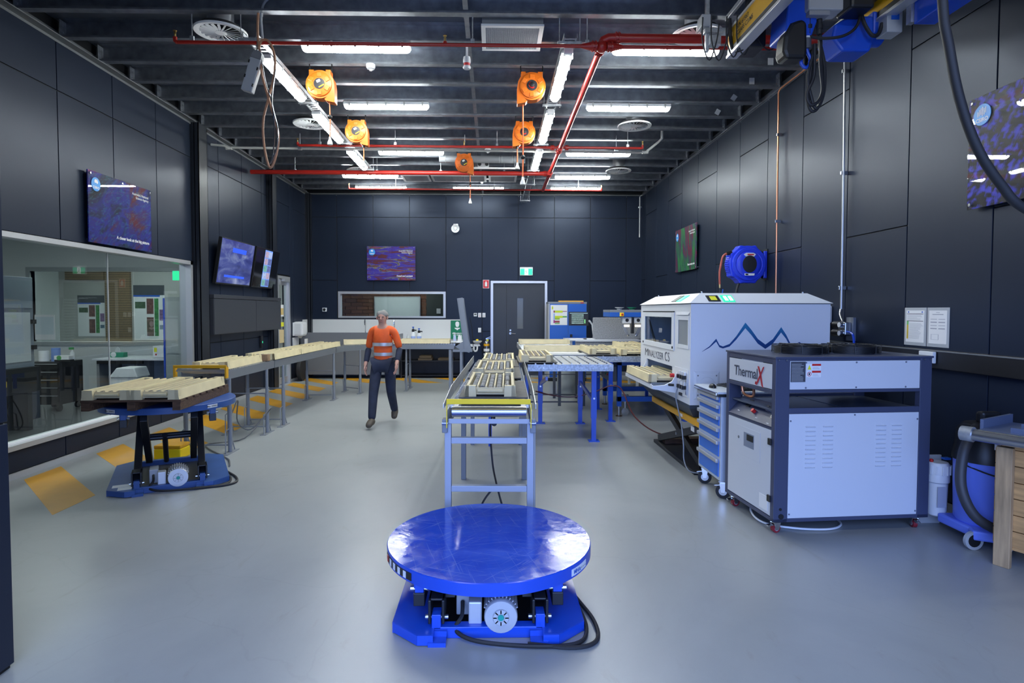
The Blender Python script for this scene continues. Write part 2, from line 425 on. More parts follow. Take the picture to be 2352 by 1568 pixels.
# wall behind the photographer with the open roller door, and the pier at the left edge of the view
m = MB(); m.box(WL - .2, -3.45, YB - .15, YB, 0, 5.0); m.box(-3.45, 3.75, YB - .15, YB, 4.35, 5.0); m.box(3.75, WR + .2, YB - .15, YB, 0, 5.0)
struct('wall_front', m, NAVY, 'wall behind the photographer with an open roller door')
PX = -2.285
pier = struct('wall_pier', MB().box(WL, PX - 0.012, 2.41, 2.75, 0, 5.0), NAVY_D, 'dark panelled wall pier at the left edge')
for z0, z1 in ((0.02, 1.165), (1.175, 4.66)):
    MB().box(-3.2, PX - 0.03, 2.40, 2.412, z0, z1).build('wall_panel', NAVY, pier, 0.002)
    MB().box(-3.2 - .94, -3.208, 2.40, 2.412, z0, z1).build('wall_panel', NAVY, pier, 0.002)
    MB().box(PX - 0.022, PX, 2.40, 2.76, z0, z1).build('wall_panel', NAVY, pier, 0.002)
# ---- ceiling: deck, C-section joists, bridging
ceil = struct('ceiling', MB().box(WL - .2, WR + .2, YB - .2, D + .2, DZ, DZ + 0.12), DECK, 'galvanised roof deck on steel joists')
jm = MB(); h = DZ - JZ
jm.box(WL + .01, WR - .01, -0.003, 0.0, 0, h); jm.box(WL + .01, WR - .01, -0.085, -0.003, 0, 0.003); jm.box(WL + .01, WR - .01, -0.085, -0.082, 0.003, 0.022); jm.box(WL + .01, WR - .01, -0.085, -0.003, h - 0.003, h)
jme = jm.mesh('joist', GALV)
JY = [6.03 + 0.613 * k for k in range(-12, 15)]
for y in JY: obj('joist', jme, ceil, 0, (0, y, JZ))
# rows of bridging blocks between the joists
bl = MB(); bl.box(-0.003, 0.003, 0.02, 0.50, 0.02, h - 0.02); bl.box(-0.04, 0.04, 0.02, 0.05, 0.02, h - .03); bl.box(-0.02, 0.03, 0.02, 0.5, 0.016, 0.02)
ble = bl.mesh('bridging', GALV)
for y in JY[10:]: obj('bridging', ble, ceil, 0, (-0.29, y, JZ))
# cleats and paper tags at the joist ends
cl_ = MB(); cl_.box(0, 0.006, -0.1, 0.0, -0.0, h - .02); cl_.cyl((-0.006, -0.04, 0.06), (0.012, -0.04, 0.06), 0.012, 6); cl_.cyl((-0.006, -0.04, 0.13), (0.012, -0.04, 0.13), 0.012, 6)
cle = cl_.mesh('joist_cleat', GALV_L)
tg = MB().cbox((0, 0, 0), (0.07, 0.002, 0.085)).mesh('joist_tag', OFFW)
for i, y in enumerate(JY[8:]):
    obj('joist_cleat', cle, ceil, 0, (WL + 0.08, y, JZ)); o = obj('joist_cleat', cle, ceil, 0, (WR - 0.08, y, JZ)); o.rotation_euler = (0, 0, 0)
for i, (y, xx, r) in enumerate(((7.256, 3.42, 0), (7.87, 3.46, 0), (8.48, 3.47, 0.6), (9.09, 3.47, 0.5))):
    o = obj('joist_tag', tg, ceil, 0, (xx, y - 0.012, JZ + 0.1), (0, r, 0)); o['label'] = 'white paper tag stuck on a joist end'
# ---- window_1: the big interior glazing in the left wall
def glassmat(name, tint, rough=0.0, refl=1.0):
    m = bpy.data.materials.new(name); m.use_nodes = True; nt = m.node_tree; nt.nodes.clear()
    out = nt.nodes.new('ShaderNodeOutputMaterial'); tr = nt.nodes.new('ShaderNodeBsdfTransparent'); gl = nt.nodes.new('ShaderNodeBsdfGlossy'); mx = nt.nodes.new('ShaderNodeMixShader'); fr = nt.nodes.new('ShaderNodeFresnel')
    tr.inputs[0].default_value = (*tint, 1); gl.inputs['Roughness'].default_value = rough; gl.inputs['Color'].default_value = (refl, refl, refl, 1); fr.inputs[0].default_value = 1.5
    ge = nt.nodes.new('ShaderNodeNewGeometry'); mt = nt.nodes.new('ShaderNodeMath'); mt.operation = 'SUBTRACT'; mt.use_clamp = True; nt.links.new(fr.outputs[0], mt.inputs[0]); nt.links.new(ge.outputs['Backfacing'], mt.inputs[1]); nt.links.new(mt.outputs[0], mx.inputs[0]); nt.links.new(tr.outputs[0], mx.inputs[1]); nt.links.new(gl.outputs[0], mx.inputs[2]); nt.links.new(mx.outputs[0], out.inputs[0])
    return m
GLASS = glassmat('clear_glass', (0.86, 0.90, 0.90))
GLASSB = glassmat('grey_glass', (0.62, 0.66, 0.68))
win1 = struct('window_1', MB().box(WL - .15, WL + 0.035, LY0, LY1 + .03, LZ1 - 0.055, LZ1).box(WL - .15, WL + 0.045, LY0, LY1 + .03, LZ0, LZ0 + 0.052).box(WL - .15, WL + 0.035, LY1 - 0.03, LY1 + .03, LZ0, LZ1).box(WL - .15, WL + .035, LY0, LY0 + .06, LZ0, LZ1), ALU, 'large interior window in the left wall')
MB().box(WL - 0.06, WL - 0.052, LY0 + .05, 7.45, LZ0 + .05, LZ1 - .05).build('pane', GLASS, win1)
MB().box(WL - 0.06, WL - 0.052, 7.456, LY1 - .02, LZ0 + .05, LZ1 - .05).build('pane', GLASS, win1)
MB().box(WL - 0.064, WL - 0.048, 7.448, 7.458, LZ0 + .05, LZ1 - .05).build('glazing_joint', GREYP, win1)
MB().box(WL - 0.10, WL - 0.02, LY0, LY1, LZ0 + .052, LZ0 + .07).build('glazing_bead', WHITE, win1)
# ---- window_2 in the back wall
f = MB(); fw = 0.062
f.box(WX0, WX1, D - .03, D + .15, WZ1 - fw, WZ1); f.box(WX0, WX1, D - .03, D + .15, WZ0, WZ0 + fw * .7); f.box(WX0, WX0 + fw, D - .03, D + .15, WZ0 + fw * .7, WZ1 - fw); f.box(WX1 - fw, WX1, D - .03, D + .15, WZ0 + fw * .7, WZ1 - fw)
win2 = struct('window_2', f, ALU, 'long low window in the back wall')
MB().box(WX0 + .05, WX1 - .05, D + .06, D + .068, WZ0 + .04, WZ1 - .05).build('pane', GLASSB, win2)
# ---- door_1: one-and-a-half leaf dark door
d1 = struct('door_1', MB().box(DX0, DX0 + .065, D - .03, T, 0, DZ1).box(DX1 - .065, DX1, D - .03, T, 0, DZ1).box(DX0 + .065, DX1 - .065, D - .03, T, DZ1 - .06, DZ1), ALU, 'wide dark door with a silver frame in the back wall')
DOORM = mat('door_paint', (0.022, 0.026, 0.034), 0.4)
MB().box(DX0 + .067, 0.33, D + .03, D + .075, 0.005, DZ1 - .062).build('door_leaf', DOORM, d1, 0.002)
lf = MB(); gx0, gx1, gz0, gz1 = 0.607, 0.765, 1.22, 2.02
lf.box(0.334, gx0, D + .03, D + .075, .005, DZ1 - .062); lf.box(gx1, DX1 - .067, D + .03, D + .075, .005, DZ1 - .062); lf.box(gx0, gx1, D + .03, D + .075, .005, gz0); lf.box(gx0, gx1, D + .03, D + .075, gz1, DZ1 - .062)
leaf = lf.build('door_leaf', DOORM, d1)
MB().box(gx0, gx1, D + .045, D + .055, gz0, gz1).build('pane', mat('door_glass', (0.10, 0.105, 0.10), 0.15), leaf)
h_ = MB().cyl((0.43, D + .03, 1.10), (0.43, D - .02, 1.10), 0.03, 14).tube([(0.43, D - .02, 1.10), (0.43, D - .045, 1.10), (0.56, D - .045, 1.09)], 0.011, 8).cyl((0.43, D + .03, 1.18), (0.43, D + .0, 1.18), 0.024, 12)
h_.build('door_handle', CHROME, leaf)
# ---- door_2: glazed door in the left wall, stands a little open to the neighbouring room
d2 = struct('door_2', MB().box(WL - .1, WL + .03, GY0, GY0 + .06, 0, GZ1).box(WL - .1, WL + .03, GY1 - .06, GY1, 0, GZ1).box(WL - .1, WL + .03, GY0 + .06, GY1 - .06, GZ1 - .06, GZ1), ALU, 'silver framed glazed door in the left wall')
lf = MB(); a, b = GY0 + .062, GY1 - .062
lf.box(WL - .05, WL - .01, a, a + .07, 0.02, GZ1 - .07); lf.box(WL - .05, WL - .01, b - .07, b, 0.02, GZ1 - .07); lf.box(WL - .05, WL - .01, a + .07, b - .07, GZ1 - .2, GZ1 - .07); lf.box(WL - .05, WL - .01, a + .07, b - .07, .02, .16)
leaf = lf.build('door_leaf', ALU, d2)
MB().box(WL - .035, WL - .027, a + .07, b - .07, .16, GZ1 - .2).build('pane', GLASS, leaf)
MB().box(WL + .0, WL + .07, b - .42, b - .05, GZ1 - .12, GZ1 - .06).build('door_closer', ALU, d2, 0.005)
for z0, z1, cm in ((1.55, 1.82, OFFW), (1.32, 1.42, YSTICK), (0.95, 1.25, mat('beige_notice', (0.75, 0.6, 0.32), 0.6))):
    o = MB().box(WL - .026, WL - .022, a + .12, a + .42, z0, z1).build('door_notice', cm, leaf)
    if z0 > 1.5:
        for q in range(3): MB().box(WL - .0215, WL - .019, a + .15 + q * .09, a + .21 + q * .09, z0 + .04, z1 - .08).build('notice_panel', mat('notice_gold', (0.65, 0.42, 0.05), 0.6), o)
# ================================================================ fluorescent battens
LITM = mat('batten_diffuser', (0.9, 0.9, 0.9), 0.3, emit=(0.93, 1.0, 1.0), estr=TUBE)
BATT = mat('batten_body', (0.62, 0.64, 0.66), 0.4)
def make_batten(L):
    """along local x from 0 to L, underside at z=0"""
    body = MB(); prof = [(-0.062, 0.058), (-0.058, 0.098), (0.058, 0.098), (0.062, 0.058)]
    body.prism(prof, 0, L, 'x')
    dif = MB(); n = 10
    def ring(x, k): return [Vector((x, 0.058 * k * cos(pi + pi * i / n), 0.058 - 0.056 * (1 - (1 - k) * .6) * sin(pi * i / n) * k)) for i in range(n + 1)]
    xs = [(0.004, .55), (0.012, .8), (0.03, .96), (0.05, 1), (L - 0.05, 1), (L - .03, .96), (L - .012, .8), (L - .004, .55)]
    vs_ = []; 
    for x, k in xs: vs_ += ring(x, k)
    fs = [(j * (n + 1) + i, j * (n + 1) + i + 1, (j + 1) * (n + 1) + i + 1, (j + 1) * (n + 1) + i) for j in range(len(xs) - 1) for i in range(n)]
    fs += [list(range(n + 1)), [(len(xs) - 1) * (n + 1) + i for i in range(n, -1, -1)]]
    dif.add(vs_, fs, True)
    clip = MB().box(-0.012, 0.012, -0.069, -0.062, 0.035, 0.1).box(-0.012, 0.012, 0.062, 0.069, 0.035, 0.1).box(-0.012, 0.012, -0.066, 0.066, 0.096, 0.103)
    return body.mesh('body', BATT), dif.mesh('diffuser', LITM), clip.mesh('clip', GREYP)
def batten(me, L, loc, rz, label, group, hang=None, cap=False):
    t = thing('batten_light', label, 'light', loc, rz, group)
    obj('body', me[0], t); obj('diffuser', me[1], t)
    for k in range(5): obj('clip', me[2], t, 0, (L * (0.07 + 0.215 * k), 0, 0))
    if cap: MB().box(-0.07, 0.0, -0.045, 0.045, 0.02, 0.095).build('end_cap', WHITEP, t, 0.008)
    if hang:
        hh = MB()
        for x in (0.2, L - 0.2): hh.box(x - .015, x + .015, -.02, .02, 0.098, 0.098 + hang)
        hh.build('bracket', GALV_L, t)
    return t
LT = 1.21
bm_ = make_batten(LT)
rows = [('nearest', 6.64, [(-2.145, 'left of the two'), (1.33, 'right of the two')]), ('second', 8.49, [(-2.148, 'left of the two'), (1.335, 'right of the two')]),
        ('third', 10.95, [(-2.145, 'left of the two'), (1.342, 'right of the two')]), ('fourth', 12.84, [(-3.3, 'left of the two'), (1.335, 'right of the two')]),
        ('added overhead', 1.3, [(-2.145, 'left of the two'), (1.335, 'right of the two')]),  # unseen row added to brighten the foreground floor
        ('last', 14.06, [(-3.305, 'leftmost'), (-0.977, 'middle'), (1.361, 'rightmost')])]
for rn, y, xs in rows:
    for x, side in xs:
        batten(bm_, LT, (x, y, 4.575), 0, 'white batten light running crosswise in the %s row under the ceiling, %s' % (rn, side), 'crosswise batten lights under the joists')
for nm, x, ends in (('left', -2.46, ((6.40, 7.60), (8.18, 9.45), (10.05, 11.22))), ('right', 0.772, ((6.2, 7.52), (8.06, 9.40), (9.92, 11.22)))):
    for i, (a, b) in enumerate(ends):
        me = make_batten(b - a)
        batten(me, b - a, (x, a, 4.345), R(90), 'white batten light along the %s cable tray, %s' % (nm, ('nearest to the camera', 'middle of three', 'farthest of three')[i]), 'lengthwise batten lights under the cable trays', None, nm == 'right')
# ================================================================ services under the ceiling
# ---- cable trays
rung = MB().box(-0.062, 0.062, -0.014, 0.014, 0, 0.002).mesh('rung', GALV_L)
def tray(label, x, y0, y1, hang):
    t = thing('cable_tray', label, 'cable tray', (x, y0, 4.445)); L = y1 - y0
    for s in (-1, 1):
        m = MB().box(s * .066 - .003, s * .066 + .003, 0, L, 0, 0.045).box(min(s * .066, s * .054), max(s * .066, s * .054), 0, L, 0, 0.003)
        m.build('side_rail', GALV_L, t)
    k = 0.03
    while k < L: obj('rung', rung, t, 0, (0, k, 0.001)); k += 0.075
    for h in hang:
        y = h - y0
        MB().box(-0.125, 0.125, y - .02, y + .02, -0.022, 0.0).build('strut', GALV_L, t)
        for s in (-1, 1): MB().cyl((s * .105, y, -.04), (s * .105, y, 4.72 - 4.445), 0.005, 6).build('hanger_rod', GALV_L, t)
    return t
tray('galvanised cable tray hung over the left row of lengthwise lights', -2.46, 6.0, 12.4, (6.04, 7.85, 9.7, 11.5))
tray('galvanised cable tray hung over the right row of lights reaching the back wall', 0.772, 5.95, 14.95, (6.04, 7.85, 9.7, 11.5, 12.75, 14.6))
# ---- sprinkler pipework
sp = thing('sprinkler_pipework', 'red sprinkler pipework with long branches hung under the ceiling', 'pipework', (1.1, 6.03, 4.40))
def sprel(p): return (p[0] - 1.1, p[1] - 6.03, p[2] - 4.40)
def pipe(name, pts, r, n=12): return MB().tube([sprel(p) for p in pts], r, n).build(name, RED, sp)
pipe('main_pipe', [(1.1, 6.05, 4.40), (1.1, 13.17, 4.40)], 0.037)
pipe('branch_pipe', [(-3.2, 6.03, 4.40), (0.9, 6.03, 4.40)], 0.018)
pipe('branch_pipe', [(1.3, 6.03, 4.395), (2.95, 6.03, 4.395)], 0.018)
pipe('branch_pipe', [(-3.25, 9.85, 4.44), (2.5, 9.85, 4.43)], 0.021)
pipe('branch_pipe', [(-4.76, 11.58, 4.40), (1.1, 11.58, 4.40)], 0.043)
pipe('branch_pipe', [(-3.22, 13.17, 4.41), (2.42, 13.17, 4.40)], 0.019)
big = [(1.1, 6.05, 4.42), (1.12, 6.04, 4.465), (1.17, 6.03, 4.485), (1.25, 6.03, 4.485), (2.85, 6.03, 4.485)]
MB().tube([sprel(p) for p in big], 0.045, 14).build('supply_pipe', RED, sp)
MB().tube([sprel(p) for p in [(2.85, 6.03, 4.485), (3.25, 6.03, 4.485), (3.4, 5.95, 4.485), (3.45, 5.75, 4.47), (3.45, 0.5, 4.45)]], 0.045, 12).build('supply_pipe', RED, sp)
def coupling(c, ax, r, L):
    d = Vector(ax); c = Vector(sprel(c)); m = MB().cyl(c - d * L / 2, c + d * L / 2, r, 14); m.cyl(c - d * L / 3 , c - d * L / 6, r * 1.18, 14); m.cyl(c + d * L / 6, c + d * L / 3, r * 1.18, 14)
    s = d.orthogonal().normalized(); m.bar(c + s * r - d * .012, c + s * r + d * .012, .02, .05, s); m.bar(c - s * r - d * .012, c - s * r + d * .012, .02, .05, s)
    m.build('coupling', RED, sp)
MB().cyl(sprel((0.88, 6.03, 4.40)), sprel((1.0, 6.03, 4.40)), 0.018, 14, 0.045).build('reducer', RED, sp)
MB().cyl(sprel((1.32, 6.03, 4.395)), sprel((1.2, 6.03, 4.395)), 0.018, 14, 0.045).build('reducer', RED, sp)
MB().sphere(sprel((1.1, 6.04, 4.40)), 0.062, 14, 8).build('tee', RED, sp)
for c, ax, r in (((1.02, 6.03, 4.40), (1, 0, 0), .048), ((1.185, 6.03, 4.395), (1, 0, 0), .045), ((1.26, 6.03, 4.485), (1, 0, 0), .052), ((1.1, 6.14, 4.40), (0, 1, 0), .044), ((1.1, 9.75, 4.40), (0, 1, 0), .045), ((1.1, 9.95, 4.40), (0, 1, 0), .045), ((1.1, 11.48, 4.40), (0, 1, 0), .045), ((1.0, 11.58, 4.40), (1, 0, 0), .05), ((1.1, 11.7, 4.40), (0, 1, 0), .045), ((1.22, 9.85, 4.43), (1, 0, 0), .038), ((0.98, 9.85, 4.43), (1, 0, 0), .038)):
    coupling(c, ax, r, 0.06)
BRASS = mat('brass', (0.6, 0.42, 0.16), 0.3, 0.9)
for p, up in (((-3.2, 6.03, 4.40), .05), ((-3.25, 9.85, 4.44), .05), ((2.5, 9.85, 4.43), .05), ((-3.22, 13.17, 4.41), .05), ((2.42, 13.17, 4.4), .05), ((-0.5, 6.03, 4.40), .03), ((-0.5, 9.85, 4.43), .03)):
    e_ = MB().tube([sprel((p[0], p[1], p[2])), sprel((p[0] - (.018 if p[0] < -1 else 0), p[1], p[2] + .012)), sprel((p[0] - (.02 if p[0] < -1 else 0), p[1], p[2] + up))], .021, 8).build('elbow', RED, sp)
    q = sprel((p[0] - (.02 if p[0] < -1 else 0), p[1], p[2] + up))
    MB().cyl(q, (q[0], q[1], q[2] + .03), .011, 8).bar((q[0] - .012, q[1], q[2] + .045), (q[0] + .012, q[1], q[2] + .045), .004, .03).cyl((q[0], q[1], q[2] + .058), (q[0], q[1], q[2] + .064), .019, 10).build('sprinkler_head', BRASS, e_)
for x, y, z in ((-3.05, 6.03, 4.40), (-0.22, 6.03, 4.40), (0.95, 6.03, 4.40), (-2.9, 9.85, 4.44), (-1.65, 9.85, 4.44), (0.05, 9.85, 4.43), (2.25, 9.85, 4.43), (-3.9, 11.58, 4.4), (-2.3, 11.58, 4.4), (-1.05, 11.58, 4.4), (0.2, 11.58, 4.4), (-2.2, 13.17, 4.4), (0.0, 13.17, 4.4), (1.9, 13.17, 4.4), (2.2, 6.03, 4.485)):
    a = sprel((x, y, z)); MB().cyl((a[0], a[1], a[2] + .02), (a[0], a[1], 4.70 - 4.40), .006, 6).box(a[0] - .02, a[0] + .02, a[1] - .012, a[1] + .012, a[2] + .015, a[2] + .06).build('hanger_rod', GALV_L, sp)
# ---- pale drain pipe beside the second sprinkler branch
PVC = mat('pale_pvc', (0.62, 0.62, 0.58), 0.4)
dp = thing('drain_pipe', 'pale plastic drain pipe hung beside the second red sprinkler branch', 'pipe', (-4.8, 10.0, 4.45))
MB().tube([(0.0, .06, .05), (.22, .06, .03), (.3, .06, 0.0), (7.3, .06, -.035), (7.42, .06, -.02), (7.62, .05, .14), (7.68, .04, .2), (7.68, .04, .44)], .02, 8).build('pipe_run', PVC, dp)
for x in (1.5, 4.3, 6.9): MB().cyl((x, .06, 0.0), (x, .06, .25), .005, 6).cyl((x - .03, .06, -.01), (x + .03, .06, -.01), .026, 10).build('pipe_hanger', GALV_L, dp)
for x in (.3, 7.4): MB().cyl((x - .05, .06, -.01 if x < 1 else -.03), (x + .05, .06, -.01 if x < 1 else -.025), .026, 10).build('socket', PVC, dp)
# ---- orange cable reels
LBL = mat('reel_label', (0.03, 0.03, 0.035), 0.35)
def reel(label, loc, mirror, cord_z, ball_z, plug_z, cx, side_label=True):
    t = thing('cable_reel', label, 'cable reel', loc, 0, 'orange cable reels under the ceiling')
    s = -1 if mirror else 1
    pts = []; r = 0.168
    for k in range(0, 25): a = R(62 + k * (360 - 100) / 24); pts.append((r * cos(a), r * sin(a)))
    # from lower right of the circle to the drop corner and up its straight side
    pts += [(0.055, -0.175), (0.075, -0.195), (0.172, -0.215), (0.178, -0.205), (0.178, -0.02), (0.165, 0.06), (0.13, 0.12)]
    pts = [(s * a, b) for a, b in pts]
    m = MB().prism(pts, -0.06, 0.06, 'y'); m.build('casing', ORANGE, t, 0.008)
    for xx in (-.1, .1): MB().box(xx - .03, xx + .03, -.058, .058, .11, .175).build('mounting_tab', ORANGE, t, .006)
    MB().lathe([(0.148, -0.058), (0.146, -0.075), (0.125, -0.082), (0.07, -0.084)], 28, axis='y').build('cover', ORANGE, t)
    for k in range(6):
        a = R(30 + 60 * k); c = Vector((cos(a) * .108, -.085, sin(a) * .108)); MB().cbox((0, 0, 0), (.05, .012, .055), Matrix.Translation(c) @ Matrix.Rotation(-a, 4, 'Y')).build('rib_plate', ORANGE, t, .004)
    lb = MB().lathe([(0.066, -0.082), (0.064, -0.089), (0.03, -0.09)], 24, axis='y').build('label_disc', LBL, t)
    if side_label:
        MB().cbox((0.005, -.0915, .028), (.045, .002, .03), Matrix.Rotation(R(-25), 4, 'Y')).build('label_sticker', OFFW, lb)
        MB().cbox((0.01, -.0915, -.04), (.07, .002, .012), Matrix.Rotation(R(-30), 4, 'Y')).build('label_bar', YELLOW, lb)
    else:
        MB().tube([(cos(R(a)) * .033, -.094, sin(R(a)) * .033) for a in range(100, 340, 20)], .008, 6).build('cord_wrap', REDB, lb)
        MB().lathe([(0.03, -.088), (0.028, -.12), (.015, -.124)], 16, axis='y').build('hub_knob', BLACK, lb)
    MB().tube([(-.13, -.01, .16), (-.135, -.01, .255), (-.125, -.01, .265), (.125, -.01, .265), (.135, -.01, .255), (.13, -.01, .16)], .008, 6).build('bracket', BLACK, t)
    x = s * cx
    MB().tube([(x, 0, -.20), (x + .004, 0, (plug_z - .2) / 2), (x, 0, plug_z + .03)], .0085, 6).build('cord', ORCORD, t)
    if ball_z: MB().sphere((x, 0, ball_z), .028, 12, 8).build('stop_ball', BLACK, t)
    else: MB().cyl((x, 0, -.235), (x, 0, -.2), .02, 10).build('stop_ball', BLACK, t)
    MB().lathe([(0.012, plug_z + .04), (.016, plug_z + .01), (.032, plug_z - .03), (.032, plug_z - .055)], 12, (x, 0, 0)).build('plug', mat('clear_plug', (0.72, 0.72, 0.7), 0.25), t)
    return t
reel('orange cable reel nearest the camera beside the left cable tray', (-2.103, 7.21, 4.42), False, 0, -0.37, -0.65, 0.102)
reel('orange cable reel farther along beside the left cable tray', (-2.10, 9.05, 4.42), False, 0, None, -0.47, 0.10)
reel('orange cable reel nearest the camera beside the right cable tray', (0.458, 7.21, 4.42), True, 0, -0.84, -1.12, 0.105, False)
reel('orange cable reel farther along beside the right cable tray', (0.463, 9.05, 4.42), True, 0, None, -0.485, 0.106, False)
reel('orange cable reel hanging in the middle of the far ceiling over a red pipe', (-0.56, 11.0, 4.445), False, 0, -0.37, -0.69, 0.113)
# ---- swirl air diffusers
blade = MB().box(0.055, 0.205, -0.013, 0.013, -0.002, 0.002, Matrix.Rotation(R(28), 4, 'X')).mesh('blade', WHITEP)
SPIG = mat('foil_duct', (0.55, 0.56, 0.58), 0.28, 0.9, bump=0.5, bscale=14)
DARKIN = mat('dark_inside', (0.01, 0.01, 0.012), 0.8)
def diffuser(label, loc, tilt=(0, 0, 0)):
    t = thing('air_diffuser', label, 'air vent', loc, 0, 'round swirl air diffusers in the ceiling'); t.rotation_euler = tilt
    MB().lathe([(0.262, 0.0), (0.258, -0.008), (0.215, -0.004), (0.205, 0.0), (0.205, 0.02), (0.262, 0.012), (0.262, 0.0)], 40, closed_ends=False).build('rim', WHITEP, t)
    MB().lathe([(0.06, 0.004), (0.058, -0.006), (0.01, -0.009)], 20).build('hub', WHITEP, t)
    for k in range(20): obj('blade', blade, t, 0, (0, 0, 0), (0, 0, 2 * pi * k / 20))
    MB().lathe([(0.204, 0.03), (0.204, 0.06)], 28).build('back_plate', DARKIN, t)
    MB().lathe([(0.13, 0.06), (0.13, 0.27)], 20).build('spigot', SPIG, t)
for lb, x, y in (('round white swirl diffuser at the upper left beside the red pipe end', -2.86, 6.25), ('round white swirl diffuser left of the left cable tray, beyond the near reel', -2.87, 9.25), ('round white swirl diffuser right of the red main pipe with the pale pipe below', 2.21, 9.23), ('round white swirl diffuser on the far right of the ceiling', 2.59, 12.18), ('round white swirl diffuser half hidden behind the crane and big red pipe', 2.14, 6.2), ('round white swirl diffuser on the far left behind the thick red pipe', -2.80, 12.27)):
    diffuser(lb, (x, y, 4.60), (R(2), 0, 0) if y < 6.3 else (0, 0, 0))
# ---- square return-air grilles
def grille(label, x0, x1, y0, y1, z, n=18):
    t = thing('ceiling_grille', label, 'air vent', (x0, y0, z), 0, 'ceiling return grilles'); w_, d_ = x1 - x0, y1 - y0
    f = MB(); b = .045
    f.box(0, w_, 0, b, 0, .02); f.box(0, w_, d_ - b, d_, 0, .02); f.box(0, b, b, d_ - b, 0, .02); f.box(w_ - b, w_, b, d_ - b, 0, .02)
    f.build('frame', WHITEP, t)
    c = MB()
    for k in range(1, n): c.box(b + (w_ - 2 * b) * k / n - .002, b + (w_ - 2 * b) * k / n + .002, b, d_ - b, .004, .018)
    for k in range(1, n): c.box(b, w_ - b, b + (d_ - 2 * b) * k / n - .002, b + (d_ - 2 * b) * k / n + .002, .004, .018)
    o = c.build('egg_crate', mat('egg_crate', (0.45, 0.46, 0.48), 0.5), t); o['kind'] = 'stuff'
    MB().box(.01, w_ - .01, .01, d_ - .01, .021, .14).build('plenum', mat('plenum_box', (0.2, 0.21, 0.22), 0.5), t)
grille('square white return grille nearest the camera in the middle of the ceiling', -0.135, 0.515, 6.08, 6.66, 4.62, 28)
grille('leftmost of three ceiling grilles above the last row of lights', -2.03, -1.42, 12.78, 13.38, 4.62)
grille('wide middle grille of three above the last row of lights', -1.38, -0.17, 12.78, 13.38, 4.62)
grille('rightmost of three ceiling grilles above the last row of lights', -0.12, 0.50, 12.78, 13.38, 4.62)
# ---- detectors
def detector(label, loc):
    t = thing('smoke_detector', label, 'detector', loc, 0)
    MB().lathe([(.055, .035), (.055, .015), (.045, -.005), (.02, -.012)], 20).build('body', WHITEP, t); MB().lathe([(.02, -.01), (.018, -.028), (.006, -.03)], 12).build('sensor', WHITEP, t)
    MB().lathe([(.058, .033), (.058, .045)], 18).build('mount', WHITEP, t)
detector('white smoke detector right of the nearest left batten light', (-1.5, 7.21, 4.637))
detector('white smoke detector beside the far middle cable reel', (-0.115, 10.88, 4.637))
t = thing('alarm_strobe', 'white ceiling alarm with red strobe and detector under it', 'alarm', (-0.305, 6.62, 4.46))
MB().cyl((0, 0, .08), (0, 0, .26), .012, 8).build('stem', WHITEP, t); MB().lathe([(.038, .07), (.044, .04), (.042, 0.0)], 18).build('housing', WHITEP, t)
MB().lathe([(.038, 0.002), (.03, -.025), (.01, -.03)], 16).build('strobe_lens', REDB, t); MB().lathe([(.04, -.03), (.046, -.045), (.036, -.06), (.01, -.064)], 18).build('detector_base', WHITEP, t)
# ---- pendant control box with its looped cable
t = thing('pendant_controller', 'grey pendant control box hanging from the left cable tray with a looped cable', 'controller', (-2.37, 6.0, 4.42))
Mt = Matrix.Translation((-.065, 0, -.34)) @ Matrix.Rotation(R(17), 4, 'Y')
b = MB().cbox((0, 0, -.02), (.115, .075, .34), Mt); b.build('box', GREYP, t, .01)
MB().prism([(-.055, .15), (.055, .15), (.05, .2), (.03, .225), (-.02, .225), (-.045, .2)], -.036, .036, 'y', Mt).build('cap', mat('grey_dark', (0.2, .2, .21), .5), t)
for q in ((-.05, .1), (-.05, -.05), (.05, .05), (.05, -.12)): MB().cbox((q[0], -.04, q[1]), (.012, .01, .03), Mt).build('latch', BLACK, t)
MB().tube([(-.01, 0, .02), (-.02, 0, -.12)], .008, 6).build('suspension', STEEL, t)
MB().tube([(0.0, 0, 0.28), (-.01, 0, .05), (.02, 0, -.2), (.03, 0, -.36), (.10, 0, -.62), (.175, 0, -.88), (.18, 0, -1.05), (.13, 0, -1.24), (.085, 0, -1.26), (.04, 0, -1.05), (.035, 0, -.8), (.10, 0, -.55), (.15, 0, -.35), (.155, 0, -.15), (.10, 0, -.02), (.03, 0, -.01), (0.0, 0, -.1)], .012, 7, False, 6).build('cable_loop', mat('tan_cable', (.45, .22, .12), .5), t)
MB().tube([(.02, -.015, -.1), (.06, -.01, -.4), (.125, -.015, -.62), (.15, -.01, -.9), (.13, -.01, -1.15), (.1, -.01, -1.24), (.165, -.01, -1.1), (.185, -.012, -.9), (.13, -.012, -.62), (.17, -.01, -.3)], .007, 5, False, 6).build('chain', STEEL, t)
MB().tube([(.04, 0, .02), (.03, 0, .25), (.10, 0, .40), (.35, .0, .46)], .012, 6, False, 5).build('grey_conduit', GREYP, t)
